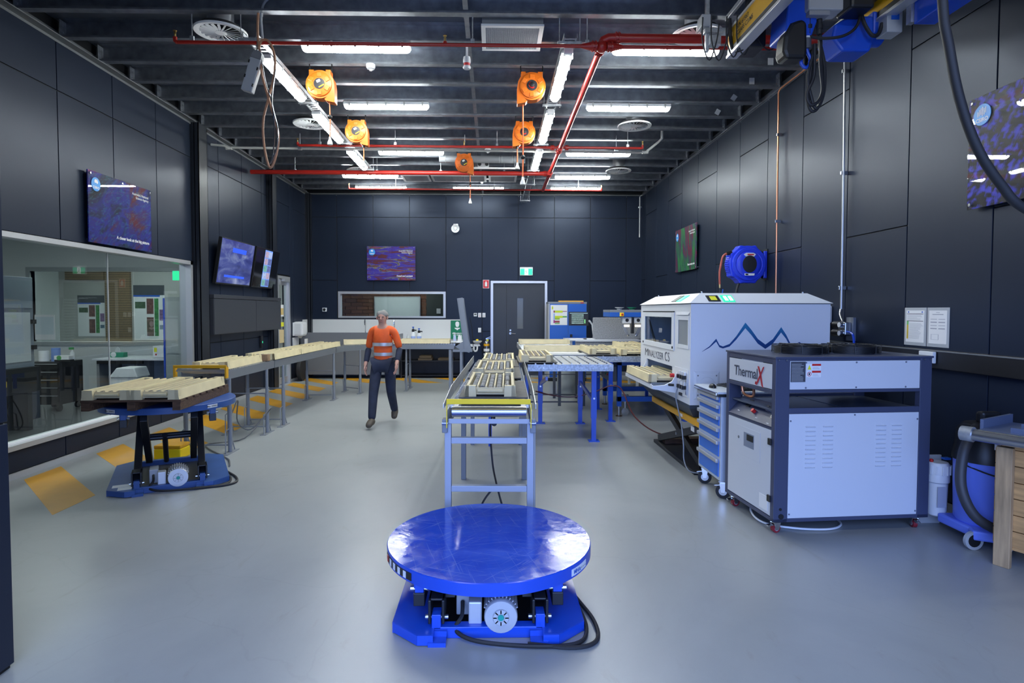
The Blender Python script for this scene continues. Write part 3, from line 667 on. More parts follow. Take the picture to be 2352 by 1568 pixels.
# ---- pipes and conduits on the walls
def wall_pipe(name, label, pts, r, m, clamps, cm=STEEL, cat='pipe'):
    t = thing(name, label, cat, pts[0]); o0 = Vector(pts[0])
    MB().tube([Vector(p) - o0 for p in pts], r, 8).build('pipe_run', m, t)
    for c in clamps:
        c = Vector(c) - o0; MB().box(c.x - .025, c.x + .05, c.y - .012, c.y + .012, c.z - .02, c.z + .02).build('pipe_clamp', cm, t, .003)
    return t
wall_pipe('copper_pipe', 'thin copper pipe running down the right wall beside the blue hose reel', [(3.80, 7.78, 1.4), (3.80, 7.80, 4.5), (3.795, 7.80, 4.60), (3.80, 7.79, 4.63), (3.80, 7.75, 4.645), (3.80, 7.6, 4.647), (3.80, 4.6, 4.647)], 0.011, COPPER, [(3.80, 7.79, 2.9), (3.80, 7.79, 4.05)])
wall_pipe('air_pipe', 'thin grey steel pipe running down the right wall to the air regulator', [(3.80, 6.30, 1.72), (3.80, 6.31, 3.35), (3.80, 6.34, 4.7)], 0.012, mat('pipe_grey', (.45, .46, .47), .35, .5), [(3.80, 6.31, 1.95), (3.80, 6.32, 3.2), (3.80, 6.34, 4.3)])
MB().cyl((3.80, 6.33, 3.98), (3.80, 6.33, 4.10), .0135, 8)
wall_pipe('corner_conduit', 'short pale conduit in the far right corner', [(3.74, 14.95, 3.58), (3.74, 14.96, 4.62), (3.80, 14.96, 4.66)], 0.014, mat('pipe_pale', (.5, .51, .52), .4), [(3.73, 14.97, 4.35)])
# ---- overhead crane on the right
cr = thing('overhead_crane', 'yellow and blue overhead crane with electric chain hoist at the upper right', 'crane', (2.4, 4.6, 4.0))
def cb(name, m, x0, x1, y0, y1, z0, z1, bv=0.004, parent=None): return MB().box(x0 - 2.4, x1 - 2.4, y0 - 4.6, y1 - 4.6, z0 - 4.0, z1 - 4.0).build(name, m, parent or cr, bv)
YC = mat('crane_yellow', (0.75, 0.40, 0.01), 0.35)
for x0 in (2.07, 2.96):
    g_ = cb('girder', YC, x0, x0 + .07, 0.5, 5.2, 4.0, 4.16)
    cb('rail', ALU, x0 - .012, x0 + .082, 0.5, 5.205, 3.93, 3.955, .002, g_); cb('rail_lip', BLKSTEEL, x0 - .004, x0 + .075, 0.5, 5.2, 3.955, 4.0, .002, g_); cb('rail_cap', ALU, x0 - .01, x0 + .08, 0.5, 5.2, 4.16, 4.18, .002, g_)
letters('sn', BLACK, cr, (2.067 - 2.4, 5.0 - 4.6, 4.085 - 4.0), (R(90), 0, R(-90)), 0.85)
letters('gis', OFFW, cr, (2.142 - 2.4, 5.212 - 4.6, 3.99 - 4.0), (R(90), 0, R(-60)), 0.6)
cb('end_plate', BLKSTEEL, 2.14, 2.30, 4.95, 5.19, 3.93, 4.10, .02)
cb('festoon_rail', ALU, 2.02, 2.05, 0.5, 5.15, 4.23, 4.27)
MB().tube([(-.36, .5, .25), (-.34, .5, .02), (-.31, .46, -.06), (-.24, .38, -.01), (-.2, .3, .3)], .016, 8, False, 6).build('flat_cable', RUBBER, cr)
for i, (xa, xb, yy, dz) in enumerate(((-.62, -.5, .42, -.16), (-.55, -.42, .4, -.17), (-.42, -.30, .4, -.14), (-.34, -.22, .38, -.13), (-.18, .03, .35, -.1))):
    MB().tube([(xa, yy, .2), (xa - .0, yy, .0), ((xa + xb) / 2, yy, dz), (xb, yy, .0), (xb + .02, yy, .15)], .006, 6, False, 5).build('wire_loop', RUBBER, cr)
cb('junction_box', GREYP, 1.80, 1.88, 5.1, 5.22, 4.17, 4.27, .006); cb('support_post', GALV_L, 1.86, 1.89, 5.16, 5.2, 3.98, 4.72, .002); cb('support_arm', GALV_L, 1.84, 2.06, 5.13, 5.2, 4.13, 4.17, .003)
cb('support_plate', GALV_L, 1.88, 1.98, 5.12, 5.2, 4.02, 4.1, .003)
# hoist
cb('trolley', BLKSTEEL, 2.16, 2.94, 4.35, 4.75, 4.07, 4.22, .02)
cb('trolley_side', BLKSTEEL, 2.62, 2.80, 4.3, 4.5, 3.93, 4.1, .02)
MB().prism([(-.18, -.18), (.02, -.21), (.06, -.1), (.05, .1), (-.16, .1)], -.14, .14, 'y').build('hoist_body', BLUE, cr, .015)
MB().prism([(.2, -.20), (.28, -.3), (.50, -.3), (.53, -.18), (.52, -.03), (.33, -.03), (.22, -.1)], -.1, .12, 'y').build('motor_housing', BLUE, cr, .018)
MB().prism([(.53, -.16), (.62, -.13), (.63, 0.0), (.53, .02)], -.08, .1, 'y').build('motor_cap', BLUE, cr, .015)
MB().lathe([(.1, .5), (.1, .66)], 20, (.0, .05, -.1), 'x').build('brake_drum', BLUE, cr)
gb = cb('control_box', GREYP, 2.36, 2.63, 4.4, 4.56, 3.96, 4.075, .012); cb('box_lip', mat('grey_mid', (.3, .3, .31), .5), 2.37, 2.53, 4.41, 4.55, 3.925, 3.96, .006, gb)
for x in (2.405, 2.485): MB().cyl((x - 2.4, -.12, -.075), (x - 2.4, -.12, -.19), .021, 10).cyl((x - 2.4, -.12, -.12), (x - 2.4, -.12, -.15), .026, 10).build('cable_gland', RUBBER, gb)
bag = MB()
prof = [(-.205, -.05, .085), (-.12, -.05, .085)]
bag.prism([(-.21, -.33), (-.19, -.385), (-.03, -.385), (-.025, -.33), (-.03, -.12), (-.07, -.09), (-.15, -.12), (-.2, -.22)], -.17, -.02, 'y'); bag.build('chain_bag', BLACK, cr, .025)
hb = MB().cyl((-.0, -.1, -.19), (-.0, -.1, -.29), .034, 14).cyl((0, -.1, -.15), (0, -.1, -.2), .018, 8).build('hook_block', mat('grey_dark2', (.1, .1, .11), .5), cr)
MB().cyl((-.0, -.1, -.20), (-.0, -.1, -.215), .0355, 14).build('block_band', OFFW, hb)
MB().tube([(0, -.1, -.28), (.012, -.1, -.32), (.03, -.1, -.36), (.025, -.1, -.41), (-.005, -.1, -.43), (-.035, -.1, -.405), (-.038, -.1, -.37), (-.02, -.1, -.345)], .013, 8, False, 5).build('hook', BLUE, cr)
for k, (dx, bz) in enumerate(((0, -.76), (.02, -.74), (-.02, -.72))):
    MB().tube([(.06 + dx * .4, -.1 - .01 * k, -.26), (.03 - dx, -.1 - .01 * k, -.5), (.02 + dx, -.1 - .01 * k, bz + .08), (.05 + dx, -.1 - .01 * k, bz), (.10 + dx * .5, -.1 - .01 * k, bz + .03), (.13 + dx * .5, -.1 - .01 * k, -.6), (.12 + dx, -.1 - .01 * k, -.42), (.10, -.1 - .01 * k, -.24), (.09, -.1, -.1)], .012, 7, False, 6).build('pendant_cable', RUBBER, cr)
MB().tube([(.0, -.12, -.2), (.1, -.16, -.235), (.25, -.18, -.22), (.36, -.16, -.12), (.4, -.14, .1)], .011, 7, False, 6).build('power_cable', RUBBER, cr)
MB().tube([(.42, -.12, .18), (.40, -.14, -.05), (.46, -.16, -.2), (.53, -.14, -.19), (.57, -.12, -.1)], .014, 7, False, 6).build('power_cable', RUBBER, cr)
cb('bracket_yellow', YC, 3.02, 3.06, 4.85, 5.0, 3.95, 4.12, .004)
wb_ = cb('end_box', GREYP, 2.97, 3.09, 4.42, 4.55, 3.81, 3.97, .006); MB().box(.60, .66, -.185, -.181, -.10, -.06).build('box_sticker', BLUEM, wb_)
ec = MB().prism([(3.05 - 2.4, -.22), (3.20 - 2.4, -.22), (3.32 - 2.4, -.1), (3.32 - 2.4, .25), (3.05 - 2.4, .25)], 0.6 - 4.6, 4.25 - 4.6, 'y').build('end_carriage', BLUE, cr, .008)
MB().box(3.03 - 2.4, 3.07 - 2.4, 4.25 - 4.6, 4.30 - 4.6, -.2, .25).build('carriage_plate', GALV_L, ec)
MB().box(3.3 - 2.4, WR - .02 - 2.4, 3.0 - 4.6, 3.2 - 4.6, .05, .25).build('runway_bracket', BLKSTEEL, cr)
for x in (2.105, 2.995): MB().box(x - .03 - 2.4, x + .03 - 2.4, 4.8 - 4.6, 4.86 - 4.6, .16, .70).build('ceiling_hanger', BLKSTEEL, cr)
# ---- black hose swinging down in the foreground
hs = MB().tube([(1.80, 2.4, 4.72), (1.82, 2.4, 3.5), (1.841, 2.4, 2.976), (1.874, 2.4, 2.783), (1.925, 2.4, 2.571), (2.004, 2.4, 2.375), (2.11, 2.4, 2.224), (2.225, 2.4, 2.12), (2.6, 2.42, 1.98), (3.3, 2.5, 2.0), (3.84, 2.6, 2.2)], 0.0185, 12, False, 8)
tag(hs.build('black_hose', RUBBER), 'thick black hose sweeping down in the foreground at the upper right', 'hose')

# ---- flexible duct and power rail above the far middle reel
t = thing('flexible_duct', 'grey flexible duct lying between the joists behind the middle cable reel', 'duct', (-1.05, 11.3, 4.60))
MB().cyl((0, 0, 0), (1.65, 0, 0), .07, 16).build('duct_skin', mat('duct_grey', (.22, .23, .25), .5), t)
for x in (.12, .55, .62, 1.15, 1.2, 1.4, 1.45, 1.52): MB().tube([(x, .072 * cos(2 * pi * k / 16), .072 * sin(2 * pi * k / 16)) for k in range(16)], .004, 5, True).build('duct_ring', GREYP, t)
t = thing('power_rail', 'white power rail with black sockets behind the middle cable reel', 'power outlet', (-.40, 11.4, 4.44))
MB().box(0, .9, -.02, .02, .0, .03).build('rail', WHITEP, t, .003); MB().box(.08, .3, -.03, .03, .03, .14).build('socket_box', GREYP, t, .006)
for x in (.12, .26): MB().cyl((x, -.03, .085), (x, -.045, .085), .035, 14).build('socket', BLACK, t)
for x in (.05, .8): MB().cyl((x, 0, .03), (x, 0, .26), .006, 6).build('hanger_rod', GALV_L, t)
# ================================================================ rooms seen through the glass
LABW = mat('lab_wall', (0.60, 0.63, 0.63), 0.6)
LABF = mat('lab_floor', (0.10, 0.105, 0.11), 0.3)
PANELLIT = mat('added_ceiling_panel', (0.9, 0.9, 0.9), 0.4, emit=(0.92, 1.0, 1.0), estr=34.0)
LX0, LX1, LYB = -10.6, WL - 0.16, 11.4
m = MB().box(LX0, LX1, 2.6, 16.6, -0.1, -0.001); struct('floor_lab', m, LABF, 'dark floor of the neighbouring laboratory')
m = MB().box(LX0 - .1, LX0, 2.6, 16.6, 0, 3.2); struct('wall_lab_side', m, LABW, 'white side wall of the laboratory')
m = MB().box(LX0, LX1, 2.5, 2.6, 0, 3.2); struct('wall_lab_near', m, LABW, 'white near wall of the laboratory')
m = MB().box(LX0 - .1, LX1, 2.5, 16.7, 3.1, 3.2); struct('ceiling_lab', m, LABW, 'white ceiling of the laboratory')
IW0, IW1, IZ0, IZ1 = -8.92, -5.55, 1.08, 2.44
m = MB().box(LX0, IW0, LYB, LYB + .12, 0, 3.1).box(IW0, IW1, LYB, LYB + .12, 0, IZ0).box(IW0, IW1, LYB, LYB + .12, IZ1, 3.1).box(IW1, LX1, LYB, LYB + .12, 0, 3.1)
wlb = struct('wall_lab_back', m, LABW, 'white back wall of the laboratory with an inner window')
m = MB(); b = .075
m.box(IW0 - b, IW1, LYB - .03, LYB, IZ1, IZ1 + b); m.box(IW0 - b, IW1, LYB - .03, LYB, IZ0 - b, IZ0); m.box(IW0 - b, IW0, LYB - .03, LYB + .1, IZ0, IZ1)
w3 = struct('window_3', m, mat('inner_frame', (.36, .39, .40), .4, .3), 'inner window in the laboratory back wall')
MB().box(IW0, -7.0, LYB + .05, LYB + .056, IZ0, IZ1).build('pane', GLASS, w3); MB().box(-6.99, IW1, LYB + .05, LYB + .056, IZ0, IZ1).build('pane', GLASS, w3)
# room beyond the inner window
m = MB().box(LX0, LX1, 14.4, 14.5, 0, 3.1); wlf = struct('wall_lab_far', m, mat('far_wall', (0.42, 0.42, 0.40), 0.6), 'far wall of the room beyond the laboratory')
def slot_col(nt, src):
    w_ = nt.nodes.new('ShaderNodeTexWave'); w_.wave_type = 'BANDS'; w_.bands_direction = 'Z'; w_.inputs['Scale'].default_value = 7.5
    nt.links.new(src, w_.inputs['Vector'])
    return n_ramp(nt, w_.outputs['Fac'], [(0.25, (0.05, 0.035, 0.02)), (0.4, (0.30, 0.20, 0.10))])
SLOT = ramp_mat('slotted_timber', slot_col, 0.5)
o = MB().box(-9.45, -8.85, 14.33, 14.4, 0.9, 2.75).build('slotted_panel', SLOT, wlf); o = MB().box(-10.4, -9.47, 14.33, 14.4, 2.42, 2.75).build('slotted_panel', SLOT, wlf)
DARKP = mat('poster_dark', (0.05, .06, .07), .5)
def poster_board(label, x0, x1, y, z0, z1, head):
    t = thing('research_poster', label, 'poster', (x0, y, z0)); W, Hh = x1 - x0, z1 - z0
    MB().box(0, W, 0, .01, 0, Hh).build('sheet', OFFW, t); MB().box(0, W, -.004, 0, Hh * .82, Hh).build('header', DARKP, t)
    MB().box(0, W * .85, -.004, 0, Hh * .79, Hh * .82).build('header_line', BLUEM, t)
    for i, (a, b, c, d, cm) in enumerate(((.05, .38, .58, .7, (.06, .12, .06)), (.42, .64, .48, .76, (.15, .06, .05)), (.42, .64, .08, .42, (.14, .06, .05)), (.67, .80, .08, .76, (.04, .22, .06)), (.83, .98, .36, .56, (.2, .12, .25)), (.83, .98, .2, .28, (.1, .2, .28)))):
        MB().box(a * W, b * W, -.004, 0, c * Hh, d * Hh).build('figure', mat('fig%d%s' % (i, head), cm, .5, var=.5, vscale=18), t)
    return t
t = poster_board('research poster with dark heading on the far wall behind the glass', -10.15, -9.5, 14.388, 1.05, 2.05, 'a'); letters('paper1', OFFW, t, (.03, -.006, .93), (R(90), 0, 0), .5)
poster_board('research poster with dark heading right of the slotted timber', -8.8, -8.05, 14.388, 0.95, 2.3, 'b')
t = thing('notice_sheet', 'plain white notice stuck on the inner window glass', 'notice', (-8.86, LYB - .01, 1.12)); MB().box(0, .38, 0, .006, 0, .48).build('sheet', OFFW, t); MB().box(.02, .36, -.002, 0, .1, .44).build('print', mat('pale_blue', (.62, .70, .74), .6), t)
# light panels added above the view to brighten the lab rooms
for i, (x, y) in enumerate(((-6.6, 5.2), (-6.6, 8.6), (-8.8, 7.0), (-8.3, 12.9), (-6.2, 12.9), (-6.1, 15.3))):
    t = thing('added_led_panel', 'flat ceiling light panel added out of view in the laboratory (%s)' % ('front right', 'rear right', 'front left', 'far left', 'far right', 'beyond the glass door')[i], 'light', (x, y, 3.085)); MB().box(-.6, .6, -.15, .15, -.01, .0).build('diffuser', PANELLIT, t); MB().box(-.62, .62, -.17, .17, 0, .02).build('frame', WHITEP, t)
# lab furniture
BENCHW = mat('bench_white', (.72, .74, .76), .35)
t = thing('lab_bench', 'white lab bench under the inner window', 'bench', (-7.15, 10.45, 0))
MB().box(0, 1.40, 0, .93, .795, .825).build('bench_top', BENCHW, t, .004); MB().box(.15, 1.35, .6, .63, .25, .74).build('modesty_panel', mat('panel_blue_lit', (.5, .58, .72), .4), t)  # bluish light on the modesty panel is put into its colour
for x in (.03, .7, 1.32): MB().box(x, x + .05, .08, .85, 0.0, .795).build('leg_frame', mat('leg_grey', (.3, .31, .32), .5), t)
MB().box(.1, .9, -.02, .03, .74, .79).build('drawer_rail', BLACK, t)
t = thing('instrument_box', 'white instrument with yellow sticker on the lab bench', 'instrument', (-6.25, 10.75, .826)); MB().box(0, .24, 0, .3, 0, .21).build('case', WHITE, t, .01); MB().box(.03, .08, -.004, 0, .1, .18).build('sticker', YSTICK, t); MB().box(.05, .075, -.004, 0, .04, .07).build('switch', REDB, t); MB().cyl((.24, .15, .06), (.34, .1, .05), .012, 8).build('plug', BLACK, t)
t = thing('tissue_box', 'green tissue box with white tissue on the lab bench', 'tissue box', (-7.05, 10.8, .826)); MB().box(0, .24, 0, .12, 0, .09).build('carton', mat('tissue_green', (.02, .3, .17), .5), t); MB().prism([(.05, .09), (.15, .09), (.14, .16), (.1, .19), (.07, .16)], .05, .06, 'y').build('tissue', WHITE, t); MB().lathe([(.05, -.002), (.02, -.003)], 14, (.06, 0, .05), 'y').build('logo', OFFW, t)
t = thing('tool_chest', 'black tool chest with silver drawer edges in the laboratory', 'tool chest', (-7.72, 9.75, 0))
MB().box(0, .52, 0, .55, .12, .83).build('body', BLKSTEEL, t, .006)
for k in range(5): d_ = MB().box(.02, .50, -.015, 0, .16 + k * .132, .28 + k * .132).build('drawer', BLACK, t); MB().box(.02, .50, -.03, -.015, .265 + k * .132, .278 + k * .132).build('drawer_pull', CHROME, d_)
for x in (.06, .46): 
    for y in (.06, .49): MB().cyl((x - .02, y, .055), (x + .02, y, .055), .055, 12).box(x - .03, x + .03, y - .03, y + .03, .1, .125).build('castor', RUBBER, t)
t = tag(MB().lathe([(.075, 0), (.075, .17), (.03, .171), (.03, .16)], 18).build('paper_roll', WHITE, None, 0, (-7.60, 9.95, .832)), 'white paper roll on the black tool chest', 'paper roll')
t = tag(MB().lathe([(.065, 0), (.065, .22), (.025, .222), (.025, .2)], 18).build('paper_roll', mat('roll_blue', (.16, .28, .62), .7), None, 0, (-7.40, 9.95, .832)), 'tall blue paper roll on the black tool chest', 'paper roll')
t = thing('spray_bottle', 'white spray bottle with green label in the laboratory', 'bottle', (-7.27, 10.15, .832)); MB().lathe([(.035, 0), (.035, .12), (.012, .16), (.012, .18)], 14).build('bottle', WHITEP, t); MB().box(-.05, .02, -.015, .015, .18, .22).build('trigger', mat('leaf_green', (.05, .3, .08), .5), t)
t = thing('glove_box', 'white glove carton with green print on the tool chest', 'carton', (-7.32, 9.8, .832)); MB().box(0, .02 + .24, 0, .1, 0, .035).build('lower_carton', BLACK, t); MB().box(0, .24, 0, .1, .036, .1).build('carton', OFFW, t); MB().lathe([(.04, -.002), (.01, -.003)], 14, (.08, 0, .065), 'y').build('print', mat('leaf_green', (.05, .3, .08), .5), t)
t = thing('test_cabinet', 'white machine cabinet with grey frame and viewing window in the laboratory', 'cabinet', (-6.5, 7.36, 0), R(90))
CABW = mat('cabinet_white', (.66, .69, .70), .4); CABG = mat('cabinet_grey', (.28, .31, .36), .4, .2)
MB().box(0, 1.0, .02, .6, .9, 2.15).build('carcass', CABG, t, .004); MB().box(.02, .92, 0, .02, .98, 1.66).build('lower_door', CABW, t, .003)
w_ = MB().box(.05, .95, 0, .02, 1.72, 2.1).build('upper_window', mat('window_grey', (.30, .35, .40), .25), t)
MB().box(0, 1.02, -.05, .65, .55, .9).build('base', BLACK, t, .004)
for x in (.05, .9): MB().box(x, x + .08, .05, .6, 0, .55).build('leg', BLKSTEEL, t)
for z in (1.14, 1.5): MB().box(.93, .99, -.03, .02, z, z + .06).build('hinge', BLACK, t)
MB().box(.1, .42, -.004, 0, 1.26, 1.50).build('warning_sign', mat('sign_gold', (.55, .42, .05), .5), t); letters('warnsign', BLACK, t, (.41, -.008, 1.38), (R(90), 0, 0), .75)
for z, cm in ((2.02, ORANGE), (1.94, BLACK), (1.86, BLACK), (1.78, BLUEM)): MB().cyl((.22, 0, z), (.22, -.03, z), .02, 12).build('button', cm, t)
MB().box(.24, .31, -.006, 0, 1.8, 1.9).build('sticker', YSTICK, t)
MB().box(.16, .40, -.09, -.04, .66, .76).build('stop_box', YELLOW, t, .02); MB().cyl((.3, -.09, .7), (.3, -.13, .7), .03, 14).build('stop_button', REDB, t)
t = thing('dark_bin_column', 'dark grey floor cabinet standing in front of the lab machine', 'cabinet', (-7.5, 8.95, 0)); MB().prism([(0, 0), (.16, -.03), (.36, 0), (.36, .3), (0, .3)], 0, .6).build('body', mat('bin_dark', (.045, .055, .075), .4), t, .006); MB().prism([(.0, -.0), (.16, -.035), (.36, -.0), (.36, .3), (0, .3)], .6, .62).build('lid', mat('bin_dark', (.045, .055, .075), .4), t)
t = thing('white_bin', 'white bin with sloping lid in the laboratory behind the pallet', 'bin', (-6.2, 9.5, 0)); MB().prism([(0.03, 0), (.37, 0), (.42, .62), (-.02, .62)], 0, .32, 'y').build('bin_body', WHITEP, t, .01); MB().prism([(-.03, .6), (.44, .6), (.38, .76), (.1, .76)], -.02, .34, 'y').build('lid', WHITEP, t, .015)
t = thing('tall_cabinet', 'tall grey cabinet with blue edge at the right end of the laboratory', 'cabinet', (-5.68, 10.1, 0)); MB().box(0.03, .6, 0, .5, 0, 1.92).build('body', mat('cab_pale', (.36, .40, .40), .45), t, .004); MB().box(0, .03, -.005, .5, 0, 1.9).build('edge_strip', BLUE, t); MB().box(.06, .5, -.012, 0, .95, 1.85).build('door', mat('cab_door', (.42, .46, .46), .4), t)
t = thing('exit_sign', 'green exit sign seen through the left window', 'sign', (-5.32, 10.0, 2.2)); MB().box(-.14, .14, 0, .05, 0, .16).build('lit_panel', GREENL, t, .01); MB().box(-.02, .02, .01, .03, .16, .9).build('bracket', WHITEP, t)
# room behind the back window: brick wall and white board
BR = [mat('brick_%d' % i, c, .8, var=.25, vscale=20) for i, c in enumerate(((.20, .085, .05), (.16, .07, .045), (.23, .11, .065), (.17, .085, .06)))]
wbr = struct('wall_brick', MB().box(-8.5, 1.5, 18.06, 18.2, -.1, 3.2), mat('mortar', (.30, .26, .22), .9), 'brick wall of the room behind the back window')
bme = [MB().box(0, .34, 0, .06, 0, .098).mesh('brick', x) for x in BR]
for r_ in range(9):
    for c_ in range(11):
        obj('brick', random.choice(bme), wbr, 0, (-5.1 + c_ * .355 - (.177 if r_ % 2 else 0), 18.0, 1.38 + r_ * .112))
m = MB().box(-8.5, 1.5, 15.32, 18.2, 3.1, 3.2); struct('ceiling_store', m, LABW, 'ceiling of the room behind the back window')
m = MB().box(-8.5, 1.5, T, 18.2, -.1, -.001); struct('floor_store', m, LABF, 'floor of the room behind the back window')
m = MB().box(-8.6, -8.5, T, 18.2, -.1, 3.2).box(1.5, 1.6, T, 18.2, -.1, 3.2); struct('wall_store_side', m, mat('store_wall', (.25, .26, .27), .6), 'side walls of the room behind the back window')
m = MB().box(LX0, LX1 + .05, 16.6, 16.7, 0, 3.2); struct('wall_lab_end', m, LABW, 'end wall of the laboratory')
t = thing('whiteboard', 'white board on the brick wall behind the back window', 'whiteboard', (-3.64, 17.9, 1.15)); MB().box(0, 1.36, 0, .03, 0, .94).build('board', mat('board_white', (.66, .72, .70), .3), t); MB().box(-.03, 1.39, .005, .04, -.03, .97).build('frame', ALU, t)
t = thing('locker', 'dark locker with notices behind the right end of the back window', 'locker', (-2.0, 17.3, 0)); MB().box(0, .9, 0, .5, 0, 2.4).build('body', mat('locker_dark', (.06, .07, .065), .5), t); MB().box(.3, .42, -.01, 0, 1.6, 1.75).build('notice', OFFW, t); MB().box(.55, .65, -.01, 0, 1.5, 1.6).build('notice', OFFW, t)
t = thing('added_led_panel', 'added ceiling light panel behind the back window', 'light', (-2.8, 16.6, 3.085)); MB().box(-.6, .6, -.3, .3, -.01, 0).build('diffuser', PANELLIT, t); MB().box(-.62, .62, -.32, .32, 0, .02).build('frame', WHITEP, t)  # added out of view to light the brick wall
# ================================================================ things on the walls
LOGOB = mat('logo_blue', (0.03, 0.30, 0.75), 0.4)
def poster_thing(label, loc, rz, Wd, Hh, pm, slogan, flip_text=True, bars=False):
    """standing in local XZ facing -Y, origin at lower left"""
    t = thing('acrylic_poster', label, 'poster', loc, rz, 'acrylic science posters')
    MB().box(0, Wd, 0, .012, 0, Hh).build('print', pm, t)
    MB().box(-.002, Wd + .002, -.006, 0, -.002, Hh + .002).build('acrylic_sheet', ACRYL, t)
    lg = MB().lathe([(.082, -.0065), (.08, -.0085), (.01, -.0086)], 28, (.13, 0, Hh - .15), 'y').build('logo_disc', LOGOB, t)
    if bars:
        for k, (dx, h0, h1) in enumerate(((-.036, -.01, .03), (-.022, -.004, .042), (-.008, .0, .05), (.006, -.012, .058), (.02, -.006, .046), (.034, .006, .052))):
            MB().box(.13 + dx - .004, .13 + dx + .004, -.0105, -.0088, Hh - .15 + h0, Hh - .15 + h1).build('logo_bar', WHITE, lg)
    else:
        MB().prism([(-.03, .02), (-.022, .035), (-.008, .045), (.0, .04), (.006, .03), (.014, .05), (.022, .035), (.032, .022), (.034, .008), (.024, -.006), (.012, -.004), (.0, .004), (-.012, .0), (-.026, .002)], -.0105, -.0088, 'y', Matrix.Translation((.13, 0, Hh - .135))).build('logo_map', WHITE, lg)
    letters('csiro', WHITE, lg, (.13, -.0095, Hh - .19), (R(90), 0, 0), .135, 'logo_lettering')
    if slogan: letters('agency', WHITE, t, (Wd - .07, -.0085, Hh - .14), (R(90), 0, 0), .75)
    if slogan: letters(slogan, WHITE, t, (Wd - .07, -.0085, .11), (R(90), 0, 0), .82)
    for x in (.035, Wd / 2, Wd - .035):
        for z in (.035, Hh - .035): MB().cyl((x, -.014, z), (x, .05, z), .011, 12).build('standoff', CHROME, t)
    return t
ACRYL = glassmat('acrylic', (0.97, 0.97, 0.97), 0.015)
def pm_left(nt, s):
    a = n_noise(nt, n_map(nt, s, (1.0, 1, 2.2), (0, R(38), 0)), 1.35, 7, 1.2, .62)
    c = n_ramp(nt, a, [(0.34, (0.008, 0.012, 0.03)), (0.43, (0.02, 0.02, 0.14)), (0.50, (0.03, 0.035, 0.42)), (0.57, (0.05, 0.02, 0.22)), (0.63, (0.16, 0.012, 0.04)), (0.72, (0.24, 0.02, 0.015))])
    b = n_noise(nt, n_map(nt, s, (1.5, 1, 4.5), (0, R(38), 0)), 3.2, 6, 3.0, .6)
    f = n_ramp(nt, b, [(0.565, (0, 0, 0)), (0.59, (1, 1, 1)), (0.615, (0, 0, 0))])
    c = n_mix(nt, f, c, (0.04, 0.30, 0.42))
    b2 = n_noise(nt, s, 16, 5, 1.0, .7); f2 = n_ramp(nt, b2, [(0.62, (0, 0, 0)), (0.75, (.7, .7, .7))])
    return n_mix(nt, f2, c, (0.24, 0.02, 0.03))
def pm_back(nt, s):
    a = n_noise(nt, n_map(nt, s, (0.9, 1, 5.5)), 1.9, 8, 0.8, .6)
    c = n_ramp(nt, a, [(0.28, (0.12, 0.02, 0.025)), (0.42, (0.10, 0.015, 0.03)), (0.47, (0.04, 0.02, 0.32)), (0.53, (0.05, 0.035, 0.36)), (0.555, (0.28, 0.26, 0.10)), (0.58, (0.02, 0.03, 0.06)), (0.64, (0.28, 0.03, 0.03)), (0.72, (0.06, 0.03, 0.3))])
    b = n_noise(nt, n_map(nt, s, (6, 1, 22)), 2.0, 4); f = n_ramp(nt, b, [(0.6, (0, 0, 0)), (0.7, (.6, .6, .6))])
    return n_mix(nt, f, c, (0.02, 0.02, 0.10))
def pm_rnear(nt, s):
    a = n_noise(nt, n_map(nt, s, (5, 1, 3.2), (0, R(-30), 0)), 4.2, 3, .3, .5)
    c = n_ramp(nt, a, [(0.50, (0.006, 0.006, 0.022)), (0.53, (0.04, 0.04, 0.42)), (0.6, (0.08, 0.085, 0.85))])
    b = n_noise(nt, s, 60, 3); f = n_ramp(nt, b, [(0.70, (0, 0, 0)), (0.74, (1, 1, 1))])
    return n_mix(nt, f, c, (0.02, 0.22, 0.06))
def pm_rfar(nt, s):
    a = n_noise(nt, n_map(nt, s, (4.2, 1, 0.8), (0, R(8), 0)), 1.7, 8, 1.0, .6)
    c = n_ramp(nt, a, [(0.3, (0.015, 0.02, 0.06)), (0.42, (0.20, 0.01, 0.03)), (0.48, (0.03, 0.03, 0.10)), (0.55, (0.02, 0.14, 0.04)), (0.64, (0.03, 0.24, 0.05)), (0.72, (0.015, 0.06, 0.09))])
    return c
PMS = [ramp_mat('poster_print_%d' % i, fn, .45) for i, fn in enumerate((pm_left, pm_back, pm_rnear, pm_rfar))]
poster_thing('acrylic poster with blue and red mineral veins above the left window', (WL + .07, 6.95, 2.498), R(90), 1.25, .845, PMS[0], 'closer')
poster_thing('acrylic poster with maroon and violet rock layers on the back wall', (-3.27, D - .07, 2.47), 0, 1.243, .87, PMS[1], 'detail')
poster_thing('acrylic poster with bright blue mineral grains at the right edge', (WR - .07, 4.635, 2.51), R(-90), 1.25, .865, PMS[2], None, True, True)
poster_thing('acrylic poster with green and red streaks on the far right wall', (WR - .07, 12.15, 2.49), R(-90), 1.25, .865, PMS[3], 'scale')
